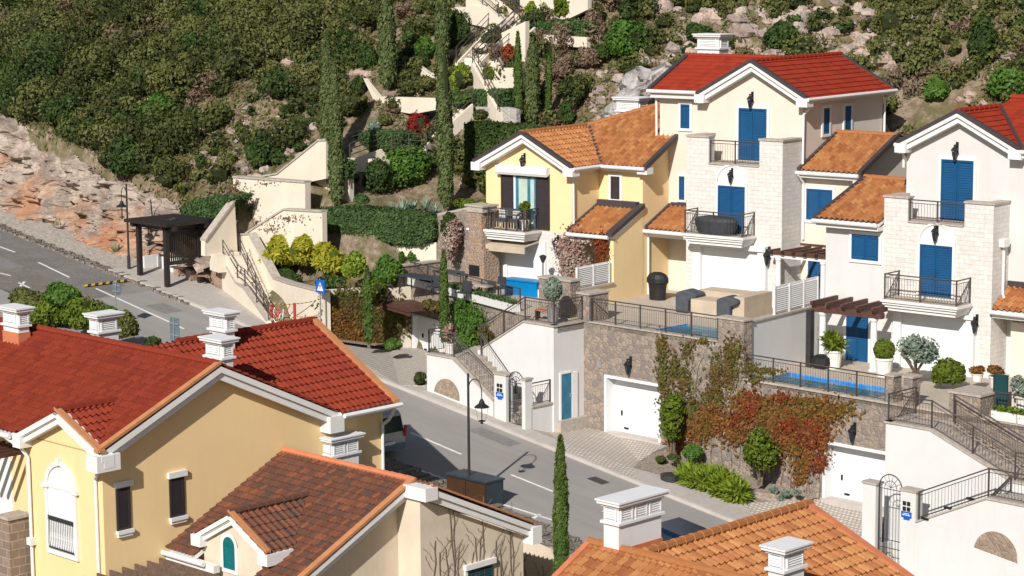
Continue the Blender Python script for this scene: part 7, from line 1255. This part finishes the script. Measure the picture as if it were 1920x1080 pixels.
p=RD(741,868); car('silver van parked beside the yellow foreground house, seen from behind',(p[0]-.45,p[1],rz(p[0]-.45)),134.8,4.4,1.8,1.85,'silver',True,'parked_van','van')
W_=None
p=RD(1290,1000); car('dark blue car parked in shade behind the orange roof',(p[0]+.2,-9.3,rz(p[0]+.2)),-45.2,4.4,1.75,1.45,'navy')
# terrace furniture, middle terrace (villa axes)
M['clothd']=plain('charcoal cover',(.035,.038,.045),.7,var=.25,sc=5)
def cover(name,label,cat,fr,prof,v0,v1,mat,taper=.0,group=None):
    mb=MB(); mb.prism([(a,v0,b) for a,b in prof],(0,v1-v0,0)); o=solo(name,label,cat,mb,M[mat],fr,group); bv=o.modifiers.new('b','WELD'); bv=o.modifiers.new('bevel','BEVEL'); bv.width=.09; bv.segments=3; return o
ZF=-6.4
c=H2.G(1240,560,ZF); mb=MB(); x,v=c; r=[(.40,0),(.42,.5),(.46,.72),(.54,.80),(.53,.98),(.42,1.15),(.22,1.24),(.02,1.26)]; mb.lathe((x,v-.3,ZF),[(a,b) for a,b in r],14,sx=1.0,sy=.75); solo('covered_barbecue','black cloth covered barbecue against the yellow porch wall','barbecue',mb,M['black'],H2,smooth=True)
a=H2.G(1300,600,ZF); a0=H2.G(1278,590,ZF)
L0=H2.P(1296,560,-4.3); R0=H2.P(1445,595,-4.3)
mb=MB(); cv=[H2.G(x_,y_,ZF) for x_,y_ in ((1303,585),(1395,602),(1446,590))]; ua,ub_,uc_=cv[0][0],cv[1][0],cv[2][0]; vb_=cv[1][1]; mb.box(ua,ub_,vb_+1.1,vb_+2.1,ZF,ZF+.95); mb.box(ub_-.5,ub_+.02,vb_-.02,vb_+2.2,ZF,ZF+1.0); mb.box(ua+.3,ub_-.5,vb_,vb_+1.1,ZF,ZF+.7); o=solo('covered_sofa_set','large garden furniture set under a wrinkled beige cover','garden furniture',mb,M['beigec'],H2)
for lab,(x,y) in (('grey covered chair at the left of the beige furniture cover',(1285,585)),('grey covered chair in front of the beige furniture cover',(1362,598))):
    u,v=H2.G(x,y,ZF); prof=[(u-.35,ZF),(u+.3,ZF),(u+.34,ZF+.55),(u+.75,ZF+.72),(u+.72,ZF+.9),(u+.1,ZF+1.02),(u-.35,ZF+.85)]; cover('covered_chair',lab,'chair',H2,prof,v-.3,v+.5,'grey',group='grey covered chairs')
# bulging dark cover on the middle balcony, wicker style
c=(-3.0,-2.3,-3.27); mb=MB(); mb.lathe(c,[(.78,0),(.85,.15),(.98,.6),(.9,.72),(.5,.80),(.02,.83)],20,sx=1.15,sy=.48); solo('covered_lounger','oval lounge chair under a ribbed charcoal cover on the middle balcony','lounge chair',mb,M['clothd'],H2,smooth=False)
# yellow villa balcony: striped pots, bench, cushions
M['cush']=plain('dark cushion',(.05,.055,.06),.9); M['cushw']=brickmat('checked cushion',(.7,.7,.7),(.35,.36,.38),(.6,.6,.6),.12,.12,.01,.1)
T=Thing('garden_sofa','dark metal sofa with dark seat and two checked cushions on the yellow villa balcony','sofa',H2,(-12.7,-4.9,-3.49)); x0,x1,v0,v1=-13.35,-12.0,-5.15,-4.55
mb=MB(); mb.box(x0,x1,v0,v1,-3.12,-2.98); T.part('seat',mb,M['cush']); mb=MB(); mb.box(x0,x1,v1-.12,v1,-2.98,-2.55); T.part('backrest',mb,M['cush'])
for x in (x0,x1): mb=MB(); mb.tube([(x,v0,-3.49),(x,v0,-2.8),(x,v0+.1,-2.72),(x,v1,-2.72),(x,v1,-3.49)],.035,6); T.part('armrest',mb,M['iron2'])
mb=MB(); 
for i in range(9): x=x0+(x1-x0)*i/8; mb.box(x-.03,x+.03,v0-.02,v0,-3.42,-3.12,)
mb.box(x0,x1,v0,v0+.02,-3.44,-3.40); T.part('apron',mb,M['palegreyc'] if 'palegreyc' in M else M['beigec'])
for x in (x0+.25,x1-.28): mb=MB(); mb.box(x-.18,x+.2,v1-.3,v1-.14,-2.97,-2.62); solo('cushion',('left' if x<-12.7 else 'right')+' checked grey and white cushion on the balcony sofa','cushion',mb,M['cushw'],H2,group='checked cushions')
M['stripe']=brickmat('striped pot',(.75,.72,.66),(.75,.72,.66),(.03,.03,.03),.16,4.,.05,.0,offset=0)
def pot(label,c,r,h,fr,leaf,pr,ph,mat='pot',n=900,group='potted plants',size=.09,kind='blob',trunk=0,core='core',asp=1.6):
    T=Thing('potted_plant',label,'potted plant',fr,c,group); mb=MB(); mb.lathe(c,[(r*.72,0),(r*.95,h*.9),(r*1.05,h*.9),(r*1.05,h),(r*.85,h),(r*.85,h*.93)],14); T.part('pot',mb,M[mat]); cc=(c[0],c[1],c[2]+h+trunk+ph*.75); Q=blob(cc,(pr,pr,ph),n,size,9,asp=asp) if kind=='blob' else ball(cc,(pr,pr,ph),n,size); f=T.part('foliage',Q,LEAF[leaf])
    if core: T.part('inner_foliage',corem(cc,(pr*.6,pr*.6,ph*.6) if kind=='blob' else (pr*.9,pr*.9,ph*.9)),M[core],f)
    if trunk: mb=MB(); mb.cyl((c[0],c[1],c[2]+h*.9),(c[0],c[1],cc[2]),.09*r/.3,.05*r/.3,8); T.part('trunk',mb,M['bark'])
    return T
pot('striped pot with small tree at the right end of the yellow balcony',(-11.75,-4.85,-3.49),.24,.5,H2,'ylime',.3,.35,'stripe',500,trunk=.3,core=None); pot('pale pots with sparse plant at the left end of the yellow balcony',(-14.2,-4.7,-3.49),.2,.55,H2,'olive',.25,.4,'pot',160,core=None)
# right villa terrace plants
ZT=-1.31
def WP(x,y): return (*W.G(x,y,ZT),ZT)
pot('spiky dragon plant in a large cream pot under the right pergola',WP(1563,690),.36,.75,W,'ylime',.42,.4,'pot',300,size=.13,asp=6,core=None); pot('clipped round ball shrub in a square cream pot beside the pergola column',WP(1657,705),.38,.75,W,'ylime',.42,.42,'pot',2200,kind='ball')
c=WP(1716,722); T=Thing('olive_tree','silvery olive tree with dark trunk on the right villa terrace','tree',W,c); cc=(c[0]+.1,c[1],c[2]+1.35); T.part('crown',blob(cc,(.95,.9,.75),2200,.10,16,shell=.8),LEAF['grey']); mb=MB(); mb.tube([c,(c[0],c[1],c[2]+.5)],.16,8)
for i in range(6): a=i*1.05; mb.tube([(c[0],c[1],c[2]+.45),(c[0]+.3*math.cos(a),c[1]+.3*math.sin(a),c[2]+.9),(c[0]+.6*math.cos(a),c[1]+.6*math.sin(a),c[2]+1.3)],.05,6)
T.part('trunk',mb,M['bark'])
c=WP(1778,730); bush('shrub','rounded dark green shrub between the olive tree and the stone pier','shrub',(c[0],c[1],c[2]+.65),(.75,.7,.65),'ylime',n=2600,size=.12)
pot('low bowl of orange plants on the pier',(W.G(1832,712,-.9)[0],W.G(1832,712,-.9)[1],-.95),.25,.3,W,'rust',.35,.2,'pot',400,core=None); pot('stacked bowl planter with reddish plants near the right edge',(*W.G(1868,725,-.7),-.8),.3,.5,W,'rust',.4,.25,'pot',500,core=None); pot('grey green potted tree at the right edge',(*W.G(1918,760,-.9),-1.0),.3,.4,W,'grey',.5,.5,'pot',700,core=None)
mb=MB(); c=WP(1540,690); mb.lathe(c,[(.3,0),(.42,.2),(.40,.45),(.2,.55),(.02,.58)],12); solo('black_bundle','black plastic wrapped bundle at the foot of the left pergola column','bundle',mb,M['black'],W)
mb=MB(); c=W.P(1520,690,3.9); mb.box(c[0]-.12,c[0]+.12,3.7,3.95,ZT,ZT+2.35); solo('dark_post','tall dark metal box post against the dividing wall','post',mb,M['iron'],W)
louvfence('white louvred screen at the right edge of the photo',(17.1,2.2),(15.9,4.6),-.6,1.1,W,2)
mb=MB(); mb.box(15.7,20,1.9,2.1,ZT,-.65); solo('low_wall','low cream wall below the louvred screen at the right edge','wall',mb,M['cream'],W)
# white planter troughs
def trough(label,c,L,fr,n,leaf='hedge',group='white planter troughs'):
    T=Thing('planter_trough',label,'planter',fr,c,group); mb=MB(); mb.prism([(c[0],c[1]-.16,c[2]),(c[0]+L,c[1]-.16,c[2]),(c[0]+L+.0,c[1]-.2,c[2]+.34),(c[0],c[1]-.2,c[2]+.34)],(0,.36,0)); T.part('trough',mb,M['trim']); P=np.array([c[0],c[1]-.1,c[2]+.36])+rng.random((n,3))*[L,.3,.16]-[0,.08,0]; P[:,2]-=.14*(rng.random(n)<.3); T.part('foliage',leaves(P,np.tile([0,-.5,1.],(n,1)),.09,1.8,.7),LEAF[leaf])
nm=['first','second','third','fourth','fifth','sixth','seventh','eighth','ninth','tenth']
for i in range(10): trough('white planter trough on the yellow villa terrace edge, '+nm[i]+' from the left',(.15+i*1.04,-.02,.02),.98,R1,190)
for i in range(4): trough('white planter trough with dry grasses on the right terrace, '+nm[i]+' from the stone pier',(16.3+i*1.1,.12,-1.29),1.04,W,220,'ylime',group='white planter troughs on the right terrace')
# yellow villa terrace
c=H2.G(985,553,-6.4); mb=MB(); mb.box(c[0]-1.,c[0]+.9,c[1]-.3,c[1]+.3,-6.4,-5.75); mb.box(c[0]-1.05,c[0]+.95,c[1]-.35,c[1]+.35,-5.75,-5.68); solo('storage_box','bright blue storage box under the awning of the yellow villa','storage box',mb,M['bluec'],H2)
T=Thing('potted_plant','long white trough of reddish heather beside the blue storage box','potted plant',H2,(-11.2,-5,-6.4)); a=H2.P(995,540,-5.2); b=H2.P(1026,545,-5.2); mb=MB(); mb.box(a[0],b[0]+.1,-5.4,-4.95,a[2]-.45,a[2]); T.part('trough',mb,M['pot']); P=np.array([a[0],-5.35,a[2]])+rng.random((420,3))*[b[0]+.1-a[0],.35,.3]; T.part('foliage',leaves(P,np.tile([0,-.3,1.],(420,1)),.08,2,.6),LEAF['palegrey'])
T=Thing('patio_lamp','thin dark patio lamp in front of the yellow villa','lamp',H2,H2.P(1018,560,-5.3)); a=H2.P(1018,560,-5.3);b=H2.P(1018,480,-5.3); mb=MB(); mb.cyl(a,b,.03,.03,8); T.part('pole',mb,M['iron']); mb=MB(); mb.lathe(b,[(.06,-.3),(.16,-.05),(.18,0),(.05,.06)],10); T.part('lamp_head',mb,M['iron'])
T=Thing('wood_fired_oven','round topped brick oven with stone chimney beside the yellow villa','oven',W,W.P(888,520,1.6)); a=W.P(875,550,2.9);b=W.P(905,550,2.9); t=W.P(890,398,2.9); mb=MB(); mb.box(a[0]-.1,b[0]+.1,2.9,3.9,-.0,2.0); T.part('oven_base',mb,M['rub2']); mb=MB(); mb.box(a[0]+.12,b[0]-.08,2.95,3.8,2.0,t[2]); ch=T.part('chimney',mb,M['rub2']); mb=MB(); mb.box(a[0]+.02,b[0]+.03,2.9,3.85,t[2],t[2]+.25); mb.prism([(a[0]-.05,2.85,t[2]+.25),(b[0]+.1,2.85,t[2]+.25),(b[0]+.1,3.9,t[2]+.25),(a[0]-.05,3.9,t[2]+.25)],(0,0,.08)); T.part('chimney_cap',mb,M['cap'],ch); mb=MB(); mb.box(a[0]+.2,b[0]-.2,2.87,2.9,.7,1.2); T.part('oven_mouth',mb,M['black'])
T=Thing('stone_wall','rubble stone wall with coping running to the oven chimney','wall',W,(-16,3,0)); P=[W.P(820,404,4.4),W.P(905,386,4.4)]; mb=MB(); mb.prism([(P[0][0],4.4,-.1),(P[1][0],4.4,-.1),P[1],P[0]],(0,.4,0)); T.part('stonework',mb,M['rub1']); mb=MB(); mb.prism([P[0],P[1],(P[1][0],4.4,P[1][2]+.09),(P[0][0],4.4,P[0][2]+.09)],(0,.45,0)); T.part('coping',mb,M['cap'])
M['redc']=plain('red clay',(.40,.10,.06),.6)
mb=MB(); c=W.P(882,515,.9); mb.lathe((c[0],1.4,0),[(.14,0),(.22,.15),(.24,.3),(.12,.42),(.04,.48)],12); solo('clay_pot','squat red clay pot on the yellow villa terrace','clay pot',mb,M['redc'],W)
for i,(x,y,w_,lab,mt) in enumerate(((790,520,1.2,'dark outdoor table with striped cloth at the left of the yellow villa terrace','clothd'),(850,512,1.0,'grey covered table near the leaning shrub','grey'),(905,535,.7,'small pale table behind the dark railing','cap'))):
    u,v=W.G(x,y,.7); T=Thing('patio_table',lab,'table',W,(u,v,0),'patio tables'); mb=MB(); mb.box(u-w_,u+w_,v-.45,v+.45,.7,.76); T.part('tabletop',mb,M[mt])
    for dx in (-w_+.1,w_-.1):
        for dv in (-.38,.38): mb=MB(); mb.cyl((u+dx,v+dv,0),(u+dx,v+dv,.7),.03,.03,6); T.part('leg',mb,M['iron'])
for i,(x,y) in enumerate(((812,538),(870,548),(915,548),(935,540))):
    u,v=W.G(x,y,.45); T=Thing('patio_chair',['dark patio chair at the left table','dark patio chair next to the slender cypress','round backed chair left of the blue storage box','striped chair nearest the blue storage box'][i],'chair',W,(u,v,0),'patio chairs'); mb=MB(); mb.box(u-.25,u+.25,v-.25,v+.25,.42,.48); T.part('seat',mb,M['clothd']); mb=MB(); mb.box(u-.25,u+.25,v+.2,v+.25,.48,.95); T.part('backrest',mb,M['clothd'])
    for dx in (-.22,.22):
        for dv in (-.22,.22): mb=MB(); mb.cyl((u+dx,v+dv,0),(u+dx,v+dv,.42),.02,.02,5); T.part('leg',mb,M['iron'])
# top landing plants of the left stair house
c=W.G(1045,600,.05); pot('pale silvery round shrub in a grey urn on the left stair landing',(-4.6,-1.2,.0),.28,.75,W,'grey',.42,.5,'galv',1400,kind='ball',trunk=.35)
pot('wrapped white shrub in a pale pot on the lower stair landing',(-9.3,-2.8,-1.7),.26,.5,W,'palegrey',.35,.45,'pot',700,trunk=.1)
T=Thing('patio_bench','orange topped bench on the upper landing of the left stair house','bench',W,(-5.3,-.9,0)); mb=MB(); mb.box(-5.9,-5.0,-1.0,-.7,.38,.44); T.part('seat',mb,M['terr'])
for x in (-5.85,-5.05): mb=MB(); mb.box(x-.03,x+.03,-.98,-.72,0,.38); T.part('leg',mb,M['iron'])
# canopy over the slatted garage
T=Thing('canopy','reddish brown slatted canopy over the driveway of the slatted garage','canopy',R1,(2,-1,-.8)); mb=MB()
z=R1.P(760,575,-1.2)[2]
for i in range(7): mb.box(-1.4,3.6,-1.75+i*.25,-1.57+i*.25,z-.05,z+.03)
T.part('slats',mb,M['wood']); mb=MB(); mb.box(-1.5,3.6,-1.7,-1.58,z-.22,z-.08); T.part('beam',mb,M['wood'])
